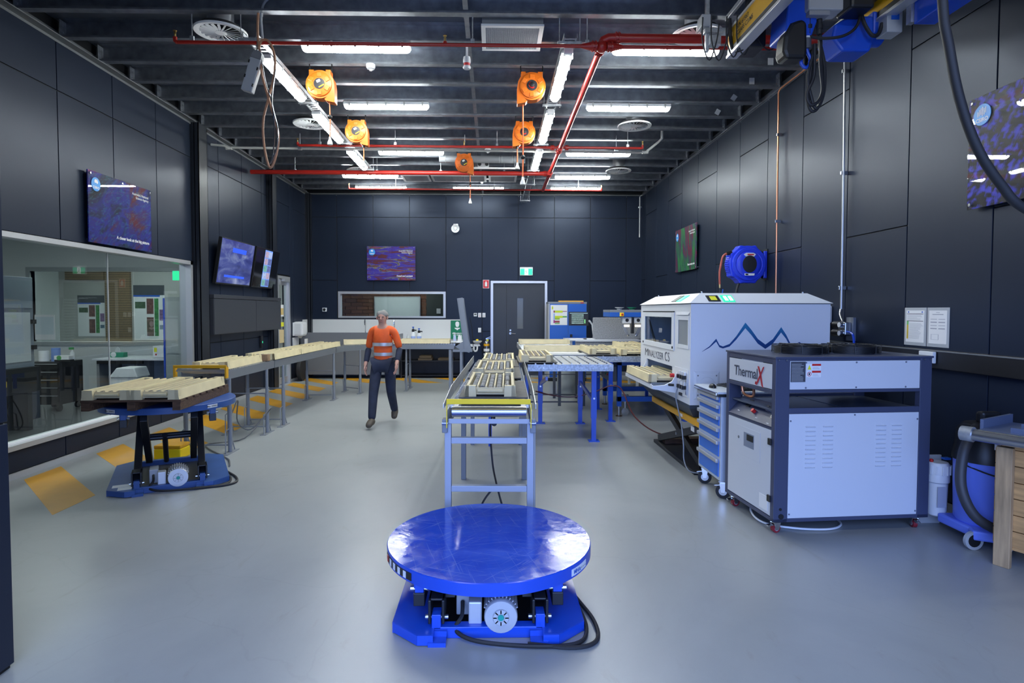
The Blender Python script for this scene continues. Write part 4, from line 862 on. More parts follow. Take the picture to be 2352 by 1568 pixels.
# monitors
def scr_col(nt, s):
    a = n_noise(nt, n_map(nt, s, (1.2, 1, 3.0)), 1.8, 4, .6); return n_ramp(nt, a, [(0.3, (0.02, 0.03, 0.16)), (0.5, (0.06, 0.08, 0.30)), (0.62, (0.16, 0.20, 0.42)), (0.75, (0.35, 0.40, 0.62))])
def emis_from(name, fn, k):
    m = ramp_mat(name, fn, .3); nt = m.node_tree; b = nt.nodes['Principled BSDF']; src = b.inputs['Base Color'].links[0].from_socket
    nt.links.new(src, b.inputs['Emission Color']); b.inputs['Emission Strength'].default_value = k; nt.links.remove(b.inputs['Base Color'].links[0]); b.inputs['Base Color'].default_value = (.01, .01, .012, 1); b.inputs['Roughness'].default_value = .12
    return m
SCR1 = emis_from('screen_video', scr_col, 1.0)
SCRK = mat('screen_black', (.006, .006, .007), .1)
def monitor(label, y0, y1, second):
    t = thing('wall_monitor', label, 'monitor', (WL + .085, y0, 2.15)); t.rotation_euler = (0, 0, R(90)); Wm = y1 - y0; Hm = .80
    Mt = Matrix.Rotation(R(9), 4, 'X')
    MB().box(0, Wm, -.03, .03, 0, Hm, Mt).build('housing', BLACK, t, .004)
    sc = MB().box(.015, Wm - .015, -.034, -.03, .025, Hm - .015, Mt).build('screen', SCRK if second else SCR1, t)
    if second:
        MB().box(.42, .80, -.037, -.034, .03, Hm - .03, Mt).build('photo_strip', mat('scr_blue', (.1, .2, .5), .3, emit=(.12, .24, .62), estr=1.0), sc)
        for r_ in range(5):
            for c_ in range(2):
                col = random.choice(((.25, .22, .4), (.35, .42, .62), (.1, .12, .3), (.4, .3, .4), (.15, .35, .3)))
                MB().box(.435 + c_ * .18, .60 + c_ * .18, -.039, -.037, .05 + r_ * .142, .175 + r_ * .142, Mt).build('thumbnail', mat('thumb%d%d' % (r_, c_), col, .3, var=.6, vscale=25, emit=col, estr=.6), sc)
    else:
        BLUSC = mat('scr_deep', (.02, .05, .5), .3, emit=(.03, .10, .75), estr=1.0)
        MB().box(.45, 1.0, -.037, -.034, .58, .66, Mt).build('picture_beam', BLUSC, sc); MB().box(.25, 1.05, -.037, -.034, .13, .17, Mt).build('picture_beam', BLUSC, sc)
    MB().box(Wm / 2 - .1, Wm / 2 + .1, .02, .1, .3, .6).build('bracket', BLACK, t)
monitor('wall monitor showing a blurred blue video on the left wall', 9.95, 11.30, False)
monitor('wall monitor showing a strip of picture tiles on black', 11.40, 12.60, True)
t = thing('wall_cabinet', 'long dark fold-down wall cabinet below the monitors', 'cabinet', (WL + .015, 9.80, 1.28)); CAB = mat('cabinet_charcoal', (.035, .038, .048), .45)
MB().box(0, .13, 0, 3.06, 0, .61).build('carcass', CAB, t, .003); MB().box(0, .14, 0, 3.06, .615, .68).build('top_flap', CAB, t, .003); MB().box(.13, .137, .01, 1.72, .01, .60).build('door', CAB, t, .002); MB().box(.13, .137, 1.73, 3.05, .01, .60).build('door', CAB, t, .002)
t = thing('door_release', 'small black switch with green lamp on the left wall', 'switch', (WL + .016, 12.0, .92)); MB().box(0, .05, 0, .07, 0, .25).build('case', BLACK, t, .008); MB().box(.05, .053, .025, .045, .1, .14).build('lamp', GREENL, t)
# horn loudspeaker
t = thing('horn_speaker', 'white horn loudspeaker on the back wall', 'loudspeaker', (-.985, D - .016, 3.78))
MB().lathe([(.03, -.02), (.04, -.12), (.10, -.22), (.105, -.225), (.098, -.22), (.04, -.13), (.01, -.12)], 22, axis='y', closed_ends=False).build('horn', WHITEP, t); MB().lathe([(.045, -.21), (.035, -.23), (.01, -.235)], 14, axis='y').build('phase_plug', WHITEP, t); MB().box(-.06, .06, -.1, 0, -.01, .14).build('bracket', WHITEP, t, .01)
# running-man exit sign over the door
t = thing('exit_sign', 'green and white running man exit sign above the back door', 'sign', (.84, D - .016, 2.60))
MB().box(-.17, .17, -.06, 0, 0, .22).build('housing', WHITEP, t, .015); lp = MB().box(-.155, .155, -.066, -.06, .02, .175).build('lit_panel', GREENL, t, .004); MB().box(-.045, .045, -.069, -.066, .02, .175).build('door_symbol', WLIT, lp)
MB().tube([(-.02, -.071, .12), (.0, -.071, .09), (-.02, -.071, .06), (-.035, -.071, .035)], .007, 6).tube([(.0, -.071, .09), (.02, -.071, .06), (.03, -.071, .04)], .007, 6).tube([(-.03, -.071, .10), (.0, -.071, .115), (.03, -.071, .10)], .006, 6).sphere((-.005, -.071, .14), .012, 8, 6).build('running_man', SIGNG, lp)
t = thing('extinguisher_sign', 'red fire extinguisher sign left of the back door', 'sign', (-.285, D - .02, 2.27)); MB().box(0, .16, 0, .005, 0, .22).build('plate', WHITE, t); MB().box(.008, .152, -.003, 0, .008, .212).build('red_field', REDB, t); MB().lathe([(.03, .05), (.03, .14), (.015, .165), (.012, .18)], 12, (.08, -.006, 0)).build('symbol', WHITE, t)
t = thing('wall_camera', 'small white wall box with round black lens left of the back window', 'camera', (-4.43, D - .016, 1.66)); MB().box(0, .11, -.05, 0, 0, .1).build('box', WHITEP, t, .006); MB().cyl((.055, -.05, .05), (.055, -.065, .05), .036, 16).build('lens', BLACK, t)
def wplate(label, x, z, w_, h_, extra):
    t = thing('wall_switch', label, 'switch', (x - w_ / 2, D - .016, z - h_ / 2)); MB().box(0, w_, -.014, 0, 0, h_).build('plate', WHITEP, t, .004)
    for nm, a, b, c, d, cm in extra: MB().box(a * w_, b * w_, -.019, -.014, c * h_, d * h_).build(nm, cm, t)
GSW = mat('switch_dot', (.25, .26, .25), .5)
wplate('white thermostat with dark display left of the back door', -.482, 1.585, .085, .085, [('display', .15, .85, .4, .85, mat('lcd', (.10, .11, .09), .3))])
wplate('white switch plate right of the thermostat by the back door', -.37, 1.575, .08, .115, [('rocker', .4, .6, .5, .65, GSW), ('lamp', .4, .65, .2, .32, REDB)])
wplate('white switch plate nearest the back door frame', -.26, 1.575, .08, .115, [('rocker', .4, .6, .5, .65, GSW), ('lamp', .4, .65, .2, .32, REDB)])
wplate('tall white switch plate below the thermostat', -.372, 1.185, .08, .12, [('rocker', .3, .7, .62, .75, OFFW), ('rocker', .3, .7, .3, .45, OFFW)])
# eye-wash basin and fire extinguisher
t = thing('eyewash_basin', 'small white eyewash basin with yellow nozzle on the back wall', 'basin', (-.43, D - .18, .86))
MB().lathe([(.03, -.03), (.09, .0), (.128, .045), (.13, .05), (.118, .045), (.04, .02)], 24).build('bowl', WHITEP, t); MB().sphere((0, 0, .075), .033, 12, 8, (1.1, .8, .7)).build('nozzle', YELLOW, t); MB().prism([(-.15, -.1), (.08, -.08), (.06, -.03), (-.2, -.03)], -.02, .02, 'y').build('bracket', WHITEP, t)
MB().tube([(.0, 0, -.03), (0, 0, -.15), (-.015, 0, -.2), (-.05, 0, -.215), (-.08, 0, -.19), (-.085, 0, -.12), (-.085, .14, -.11)], .024, 10, False, 4).build('waste_trap', WHITEP, t); MB().box(-.03, .03, .1, .17, -.06, .0).build('wall_bracket', STEEL, t)
t = thing('fire_extinguisher', 'fire extinguisher with yellow band and white labels beside the back door', 'fire extinguisher', (-.19, D - .13, .45))
MB().lathe([(.06, 0), (.075, .02), (.075, .40), (.06, .45), (.03, .47), (.022, .5)], 20).build('cylinder', mat('ext_chrome', (.25, .25, .26), .25, .8), t); MB().lathe([(.077, .33), (.077, .385)], 20).build('yellow_band', YELLOWD, t); MB().lathe([(.0765, .19), (.0765, .26)], 20).build('label', OFFW, t); MB().lathe([(.0765, .08), (.0765, .14)], 20).build('label', OFFW, t)
MB().box(-.02, .10, -.012, .012, .51, .525).box(-.02, .02, -.015, .015, .47, .53).bar((.0, 0, .53), (.1, 0, .565), .02, .012).build('handle', STEEL, t); MB().tube([(-.01, 0, .5), (-.08, .02, .47), (-.11, .03, .35), (-.1, .03, .15)], .009, 6, False, 4).build('hose', RUBBER, t); MB().box(-.0, .05, -.03, -.02, .44, .5).build('inspection_tag', YSTICK, t); MB().box(-.04, .04, .07, .115, .1, .3).build('wall_bracket', BLACK, t)
# sink bench along the back wall
SPL = mat('splashback', (.62, .63, .62), .45)
t = thing('sink_bench', 'grey fronted sink bench along the back wall', 'bench', (WL + .04, 14.45, 0)); Wb = -2.36 - (WL + .04)
MB().box(0, Wb, 0, .02, .10, 1.145).build('front_panel', mat('bench_grey', (.17, .18, .20), .45), t, .002); MB().box(0, Wb, .02, .69, .88, .92).build('worktop', WHITE, t); MB().box(Wb - .02, Wb, .02, .69, .1, 1.1).build('end_panel', mat('bench_grey', (.17, .18, .20), .45), t)
t = thing('side_bench', 'white worktop over an open black shelf along the back wall', 'bench', (-2.35, 14.5, 0))
MB().box(0, 1.62, 0, .64, .885, .92).build('worktop', WHITE, t, .004); MB().box(.02, .05, .02, .62, 0, .885).build('end_panel', BLACK, t); MB().box(1.55, 1.58, .02, .62, 0, .885).build('end_panel', BLACK, t); MB().box(.05, 1.55, .05, .62, .42, .44).build('shelf', BLKSTEEL, t); MB().box(.05, 1.55, .05, .62, .05, .07).build('shelf', BLKSTEEL, t); MB().box(.05, 1.55, .6, .62, .07, .885).build('back_panel', BLACK, t)
for i, (x, w_, z) in enumerate(((.45, .35, .442), (.48, .3, .502), (.95, .38, .442))): tag(MB().box(0, w_, 0, .4, 0, .05).build('flat_carton', mat('carton_dark', (.10, .07, .04), .7), None, 0, (-2.35 + x, 14.6, z)), ('flat brown carton on the black shelf, lower of the pair', 'flat brown carton lying on top of another on the black shelf', 'flat brown carton at the right on the black shelf')[i], 'carton')
t = thing('splashback', 'white splashback panel behind the sink bench', 'splashback', (WL + .03, D - .03, .93)); MB().box(0, 4.0, 0, .014, 0, .53).build('panel', SPL, t); MB().box(0, .014, -.5, 0, 0, .53).build('side_panel', SPL, t)
for i, x in enumerate((-3.29, -2.55)):
    t = thing('mixer_tap', 'chrome gooseneck tap at the sink, %s of the two' % ('left', 'right')[i], 'tap', (x, 14.95, .92)); MB().tube([(0, 0, 0), (0, 0, .46), (.005, -.03, .52), (.01, -.09, .53), (.012, -.13, .5), (.012, -.135, .40)], .013, 8, False, 4).build('spout', CHROME, t); MB().cyl((0, 0, 0), (0, 0, .06), .024, 12).build('base', CHROME, t); MB().bar((0, 0, .05), (.08, 0, .08), .012, .012).build('lever', CHROME, t)
for i, (x, hh) in enumerate(((-2.05, .34), (-1.9, .30))):
    t = thing('pump_sprayer', 'white pump sprayer with black head on the worktop, %s of the pair' % ('taller left', 'shorter right')[i], 'bottle', (x, 14.8, .921)); MB().lathe([(.055, 0), (.058, .02), (.058, hh * .55), (.03, hh * .7)], 16).build('bottle', WHITEP, t); MB().lathe([(.034, hh * .68), (.036, hh * .85), (.015, hh * .9)], 14).build('pump_head', BLACK, t); MB().bar((.0, 0, hh * .82), (.085, 0, hh * .78), .02, .03).build('nozzle', BLACK, t); MB().cyl((0, 0, hh * .88), (0, 0, hh), .012, 8).cyl((0, 0, hh), (0, 0, hh + .02), .028, 10).build('plunger', BLUEM, t); MB().lathe([(.0585, .04), (.0585, .12)], 16).build('label', mat('label_pale_blue', (.35, .45, .75), .5), t)
t = thing('oil_bottle', 'small clear bottle of amber liquid on the worktop', 'bottle', (-2.17, 14.75, .921)); MB().lathe([(.035, 0), (.035, .07)], 14).build('amber_fill', mat('amber', (.5, .25, .03), .3), t); MB().lathe([(.036, .07), (.036, .11), (.014, .15), (.014, .17)], 14).build('glass', mat('bottle_clear', (.6, .62, .6), .15), t)
t = thing('eyewash_sign', 'green emergency eye wash sign leaning on the splashback', 'sign', (-1.12, D - .05, .955)); MB().box(0, .34, 0, .005, 0, .48).build('plate', SIGNG, t); letters('eyewash', WHITE, t, (.17, -.003, .12), (R(90), 0, 0), .82)
MB().lathe([(.075, 0), (.055, -.03), (.02, -.04), (.018, -.06)], 18, (.17, -.004, .29)).tf(Matrix.Translation((0, -.004, 0)) @ Matrix.Diagonal((1, .04, 1, 1))).build('basin_symbol', WHITE, t)
MB().lathe([(.006, .075), (.045, .055), (.052, .0), (.036, -.055), (.008, -.07)], 18, (0, 0, 0)).tf(Matrix.Translation((.17, -.004, .38)) @ Matrix.Diagonal((1, .04, 1, 1))).build('head_symbol', WHITE, t)
t = thing('soap_bottle', 'clear soap pump bottle in front of the eye wash sign', 'bottle', (-1.0, 14.85, .921)); MB().lathe([(.035, 0), (.037, .02), (.037, .11), (.014, .14), (.014, .16)], 14).build('bottle', mat('soap_blue', (.45, .52, .75), .3), t); MB().cyl((0, 0, .16), (0, 0, .2), .006, 6).box(-.04, .012, -.01, .01, .2, .212).build('pump', WHITEP, t)
t = thing('glove_holder', 'crumpled white tissue box beside the soap bottle', 'tissue box', (-.92, 14.85, .921)); MB().box(0, .1, 0, .1, 0, .1).build('box', OFFW, t); MB().prism([(0.0, .1), (.1, .1), (.09, .15), (.06, .12), (.03, .16)], .03, .06, 'y').build('tissue', WHITE, t)
# towel dispenser and leaflets at the far left corner
t = thing('towel_dispenser', 'white paper towel dispenser on the left wall near the corner', 'dispenser', (WL + .016, 13.98, 1.02)); MB().box(0, .24, 0, .34, .05, .4).build('cover', WHITEP, t, .05); MB().box(.0, .03, -.03, .37, .06, .38).build('back_plate', WHITEP, t, .01); MB().lathe([(.06, .05), (.03, .0)], 14, (.12, .17, 0)).build('spout', mat('cream_white', (.6, .58, .5), .5), t)
t = thing('soap_shelf', 'white bracket shelf with leaflets beside the towel dispenser', 'shelf', (WL + .016, 13.95, .70)); MB().box(0, .26, .0, .40, 0, .03).build('ledge', WHITEP, t, .004); MB().box(.0, .02, .0, .4, .03, .34).build('back', WHITEP, t); MB().box(.24, .26, .15, .28, .03, .30).build('leaflet', OFFW, t); MB().box(.22, .24, .2, .4, .06, .3).build('leaflet', mat('leaflet_rose', (.7, .66, .62), .6), t)
t = thing('trolley_wheel', 'black rubber wheel leaning against the left wall under the dispenser', 'wheel', (WL + .2, 14.05, .28)); MB().lathe([(.2, -.04), (.27, -.045), (.28, 0), (.27, .045), (.2, .04)], 24, axis='x').build('tyre', RUBBER, t); MB().lathe([(.2, -.03), (.05, -.035), (.05, .035), (.2, .03)], 20, axis='x').build('rim', BLKSTEEL, t)
# notices, socket, regulator, hose reel on the right wall
for i, (y0, y1) in enumerate(((5.108, 5.384), (4.846, 5.10))):
    t = thing('laminated_notice', ('laminated notice with green and amber column on the right wall', 'laminated notice with small diagrams on the right wall, right of the other')[i], 'notice', (WR - .015, y1, 1.385)); t.rotation_euler = (0, 0, R(-90)); Wn = y1 - y0
    MB().box(0, Wn, -.004, 0, 0, .345).build('frame', mat('notice_frame', (.42, .44, .46), .4), t, .002); pg = MB().box(.025, Wn - .025, -.006, -.004, .03, .32).build('page', OFFW, t)
    def ink(a, b, c, d, cm, nm='print_line'): MB().box(.025 + a * (Wn - .05), .025 + b * (Wn - .05), -.0075, -.006, .03 + c * .29, .03 + d * .29).build(nm, cm, pg)
    GR = mat('ink_grey', (.35, .36, .42), .6)
    if i == 0:
        ink(.05, .14, .55, .66, mat('ink_green', (.15, .5, .12), .6), 'colour_bar'); ink(.05, .14, .1, .55, mat('ink_amber', (.6, .42, .03), .6), 'colour_bar'); ink(.05, .95, .66, .675, BLACK); ink(.05, .95, .885, .9, BLACK); ink(.1, .16, .93, .97, BLUEM, 'emblem'); ink(.86, .92, .93, .97, BLUEM, 'emblem')
        for k in range(14): ink(.2, .7 + .25 * random.random(), .12 + k * .036, .128 + k * .036, GR)
        for k in range(5): ink(.06, .6 + .3 * random.random(), .70 + k * .035, .708 + k * .035, GR)
    else:
        for k in range(2):
            for j in range(2): ink(.1 + .45 * j, .45 + .45 * j, .44 + .19 * k, .47 + .19 * k, GR, 'diagram'); ink(.1 + .45 * j, .45 + .45 * j, .54 + .19 * k, .555 + .19 * k, GR, 'diagram')
        ink(.2, .8, .87, .89, GR); ink(.4, .6, .93, .945, GR); ink(.15, .55, .12, .125, GR, 'diagram'); ink(.15, .55, .28, .285, GR, 'diagram'); ink(.15, .16, .12, .28, GR, 'diagram'); ink(.54, .55, .12, .28, GR, 'diagram')
t = thing('power_outlet', 'white power outlet on the black service duct', 'power outlet', (WR - .081, 4.90, 1.25)); MB().box(-.03, 0, 0, .17, 0, .1).build('plate', WHITEP, t, .006); MB().box(-.034, -.03, .03, .07, .03, .07).build('switch', OFFW, t)
t = thing('isolator_box', 'round faced pale switch box on the right wall beside the white analyser', 'switch', (WR - .015, 6.55, 1.56)); MB().box(-.1, 0, 0, .14, 0, .2).build('box', WHITEP, t, .02); MB().cyl((-.10, .07, .1), (-.125, .07, .1), .06, 16).build('dial', OFFW, t)
t = thing('air_regulator', 'air regulator with round gauges on the right wall', 'regulator', (WR - .015, 6.12, 1.38)); MB().box(-.03, 0, 0, .12, 0, .25).build('back_plate', mat('reg_plate', (.2, .22, .26), .4, .4), t); MB().box(-.1, -.03, .03, .16, .06, .2).build('block', STEEL, t, .01)
for k, (dy, z) in enumerate(((.19, .17), (.20, .08))): g_ = MB().cyl((-.08, .1, z), (-.08, dy + .06, z), .04, 14).build('filter_bowl', BLACK, t); MB().cyl((-.1, .08, z + .0), (-.135, .08, z + .0), .032, 16).build('gauge', CHROME, t); MB().cyl((-.135, .08, z), (-.137, .08, z), .027, 16).build('gauge_face', OFFW, t)
MB().tube([(-.08, .1, .2), (-.07, .17, .28), (-.05, .19, .34)], .011, 6, False, 4).build('inlet', STEEL, t); MB().tube([(-.08, .03, .1), (-.09, -.08, .08), (-.09, -.11, .02), (-.09, -.115, -.04)], .012, 6, False, 4).build('outlet_hose', BLUE, t)
# blue hose reel on its swivel bracket
t = thing('hose_reel', 'round blue hose reel on a black swivel bracket on the right wall', 'hose reel', (3.56, 8.2, 2.35))
HB = mat('reel_blue', (0.02, 0.05, 0.68), 0.3)
pts = []
for k in range(64):
    a = 2 * pi * k / 64; r = .262
    for lo in (68, 112, 150, 215, 292, 248):
        d_ = abs((math.degrees(a) - lo + 180) % 360 - 180)
        if d_ < 7: r = .29 - d_ * .003
    pts.append((r * cos(a), r * sin(a)))
MB().prism(pts, -.09, .09, 'y').build('casing', HB, t, .015)
MB().lathe([(.235, -.088), (.225, -.12), (.19, -.125), (.18, -.118), (.16, -.135), (.12, -.14)], 40, axis='y').build('cover', HB, t)
cv = MB().lathe([(.122, -.135), (.118, -.15), (.03, -.154), (.005, -.154)], 32, axis='y').build('centre_disc', BLACK, t); cv.scale = (.82, 1, 1)
MB().prism([(-.085, .135), (-.06, .105), (.06, .105), (.085, .135), (.05, .155), (-.05, .155)], -.146, -.136, 'y').build('brand_label', WHITE, t); MB().box(-.035, .055, -.148, -.146, .122, .14).build('label_print', REDB, t); MB().prism([(-.065, -.16), (.065, -.16), (.07, -.13), (-.07, -.13)], -.146, -.136, 'y').build('lower_label', WHITE, t); MB().box(-.06, -.02, -.148, -.146, -.155, -.135).build('label_print', BLACK, t)
for sg in (1, -1):
    for k in range(12): a = R((180 if sg > 0 else 0) - 33 + k * 6); MB().cbox((0, 0, 0), (.028, .13, .014), Matrix.Translation((.26 * cos(a), 0, .26 * sin(a))) @ Matrix.Rotation(-a, 4, 'Y')).build('grip_rib', HB, t, .003)
MB().box(.24, .30, -.06, .06, -.19, .19).build('swivel_post', HB, t, .01)
for z in (.17, -.17): MB().prism([(.24, z - .02), (.295, z - .02), (.295, z + .02), (.24, z + .02)], -.03, .03, 'y').prism([(-.02, .24), (.02, .24), (.06, .295), (-.06, .295)], z - .025, z + .025, 'z', Matrix(((0, 1, 0, 0), (1, 0, 0, 0), (0, 0, 1, 0), (0, 0, 0, 1)))).build('wall_bracket', BLKSTEEL, t)
MB().box(.28, .295, -.06, .06, -.22, .22).build('wall_plate', BLKSTEEL, t)
MB().cyl((-.22, -.05, .17), (-.29, -.05, .15), .028, 12).build('hose_guide', BLACK, t); MB().tube([(-.28, -.05, .155), (-.34, -.05, .11), (-.37, -.05, -.02), (-.385, -.05, -.12), (-.38, -.05, -.28)], .015, 8, False, 5).build('red_hose', mat('hose_red', (.38, .08, .05), .45), t)
MB().cyl((-.38, -.05, -.28), (-.378, -.05, -.33), .013, 8).build('fitting', BRASS, t); MB().cyl((-.378, -.05, -.33), (-.37, -.05, -.45), .018, 8).build('blow_gun', BLACK, t); MB().bar((-.35, -.05, -.43), (-.335, -.05, -.35), .014, .014).build('trigger', BLUEM, t)
MB().tube([(-.09, -.02, -.25), (-.13, -.02, -.38), (-.14, -.02, -.6), (.1, .0, -.9), (.26, 0, -.95)], .016, 8, False, 5).build('supply_hose', RUBBER, t)
# ================================================================ core trays and cores
CW, CLN, CH = 0.39, 1.06, 0.088
def tray_meshes():
    b = MB(); w2 = CW / 2; bw = w2 + .018
    # sloping long sides
    for s in (-1, 1):
        b.add([(s * bw, 0, 0), (s * bw, CLN, 0), (s * w2, CLN, CH), (s * w2, 0, CH), (s * (w2 - .022), 0, 0), (s * (w2 - .022), CLN, 0), (s * (w2 - .022), CLN, CH), (s * (w2 - .022), 0, CH)],
              [(0, 1, 2, 3), (7, 6, 5, 4), (3, 2, 6, 7), (0, 4, 5, 1), (0, 3, 7, 4), (1, 5, 6, 2)])
    b.box(-w2 + .01, w2 - .01, .03, CLN - .03, .014, .022)                # channel floor
    for y0, y1 in ((0.035, .05), (CLN - .05, CLN - .035)): b.box(-w2 + .01, w2 - .01, y0, y1, .014, .07)   # end walls
    body = b.mesh('tray_body', CREAM)
    d = MB().prism([(-.012, .02), (.012, .02), (.006, CH - .006), (-.006, CH - .006)], .04, CLN - .04, 'y').mesh('divider', CREAM)
    f = MB().prism([(-.048, 0), (.048, 0), (.043, CH), (-.043, CH)], 0, .06, 'y').mesh('corner_block', CREAM)
    h = MB().tube([(-.1, .012, .045), (.1, .012, .045)], .012, 8).mesh('handle_bar', CREAM)
    return body, d, f, h
TM = tray_meshes()
def core_col(nt, s):
    a = n_noise(nt, n_map(nt, s, (1, 14, 1)), 3.0, 5, .3)
    return n_ramp(nt, a, [(0.3, (0.045, 0.05, 0.065)), (0.5, (0.10, 0.11, 0.135)), (0.68, (0.17, 0.17, 0.19))])
def core_col2(nt, s):
    a = n_noise(nt, n_map(nt, s, (1, 10, 1)), 3.0, 5, .3)
    return n_ramp(nt, a, [(0.3, (0.06, 0.045, 0.035)), (0.5, (0.12, 0.10, 0.085)), (0.7, (0.20, 0.13, 0.09))])
CORE = ramp_mat('grey_core', core_col, .55); COREB = ramp_mat('brown_core', core_col2, .6); COREK = mat('black_core', (.012, .013, .016), .4, var=.4, vscale=20)
PEB = mat('core_stub', (.30, .14, .08), .7, var=.4, vscale=14)
pieces = {}
def core_mesh(L, m):
    k = (round(L, 2), m.name)
    if k not in pieces: pieces[k] = MB().lathe([(.024, 0), (.0265, .004), (.0265, L - .004), (.024, L)], 14, (0, 0, 0), 'y').mesh('drill_core', m)
    return pieces[k]
GAPS = [(-CW / 2 + .022) + (CW - .044) * (k + .5) / 5 for k in range(5)]
CHN = ('first', 'second', 'third', 'fourth', 'fifth')
def core_tray(label, loc, rz, cores='long', short=None):
    t = thing('core_tray', label, 'core tray', loc, rz, 'cream plastic core trays')
    obj('tray_body', TM[0], t)
    for k in range(1, 5): obj('divider', TM[1], t, 0, ((-CW / 2 + .022) + (CW - .044) * k / 5, 0, 0))
    for x in (-1, 1):
        for y, r in ((0, 0), (CLN, pi)): obj('corner_block', TM[2], t, 0, (x * (CW / 2 - .046 + .012), y, 0), (0, 0, r))
    obj('handle_bar', TM[3], t); obj('handle_bar', TM[3], t, 0, (0, CLN, 0), (0, 0, pi))
    Mw = Matrix.Translation(loc) @ Matrix.Rotation(rz, 4, 'Z')
    short = short or label
    for k, gx in enumerate(GAPS):
        if cores == 'long':
            p = Mw @ Vector((gx, .055, .0485)); o = obj('drill_core', core_mesh(.95, random.choice((CORE, COREB))), None, 0, p, (0, 0, rz))
            tag(o, 'long drill core in %s channel, %s' % (CHN[k], short), 'drill core', 'drill cores in the trays')
        else:
            y = .055 + random.choice((0, .02, .06)); n = 0
            while y < 1.0:
                L = random.choice((.14, .18, .22, .27, .1)); L = min(L, 1.005 - y)
                if L < .05: break
                m_ = COREK if random.random() < .1 else CORE if cores == 'pieces' or random.random() < .3 else COREB
                p = Mw @ Vector((gx, y, .0485)); o = obj('drill_core', core_mesh(L, m_), None, 0, p, (0, 0, rz))
                tag(o, '%s %s core piece in %s channel, %s' % (('first', 'second', 'third', 'fourth', 'fifth', 'sixth', 'seventh', 'eighth', 'ninth', 'tenth')[min(n, 9)], 'black' if m_ is COREK else 'grey' if m_ is CORE else 'brown', CHN[k], short), 'drill core', 'core pieces on the %s' % short)
                y += L + random.choice((.004, .006, .03)); n += 1
    return t
def mat_board(label, loc, rz, w_, l_):
    o = MB().box(-w_ / 2, w_ / 2, 0, l_, 0, .012).build('rubber_mat', mat('mat_grey', (.10, .095, .09), .75, var=.25, vscale=12), None, .003, loc, (0, 0, rz))
    return tag(o, label, 'mat')
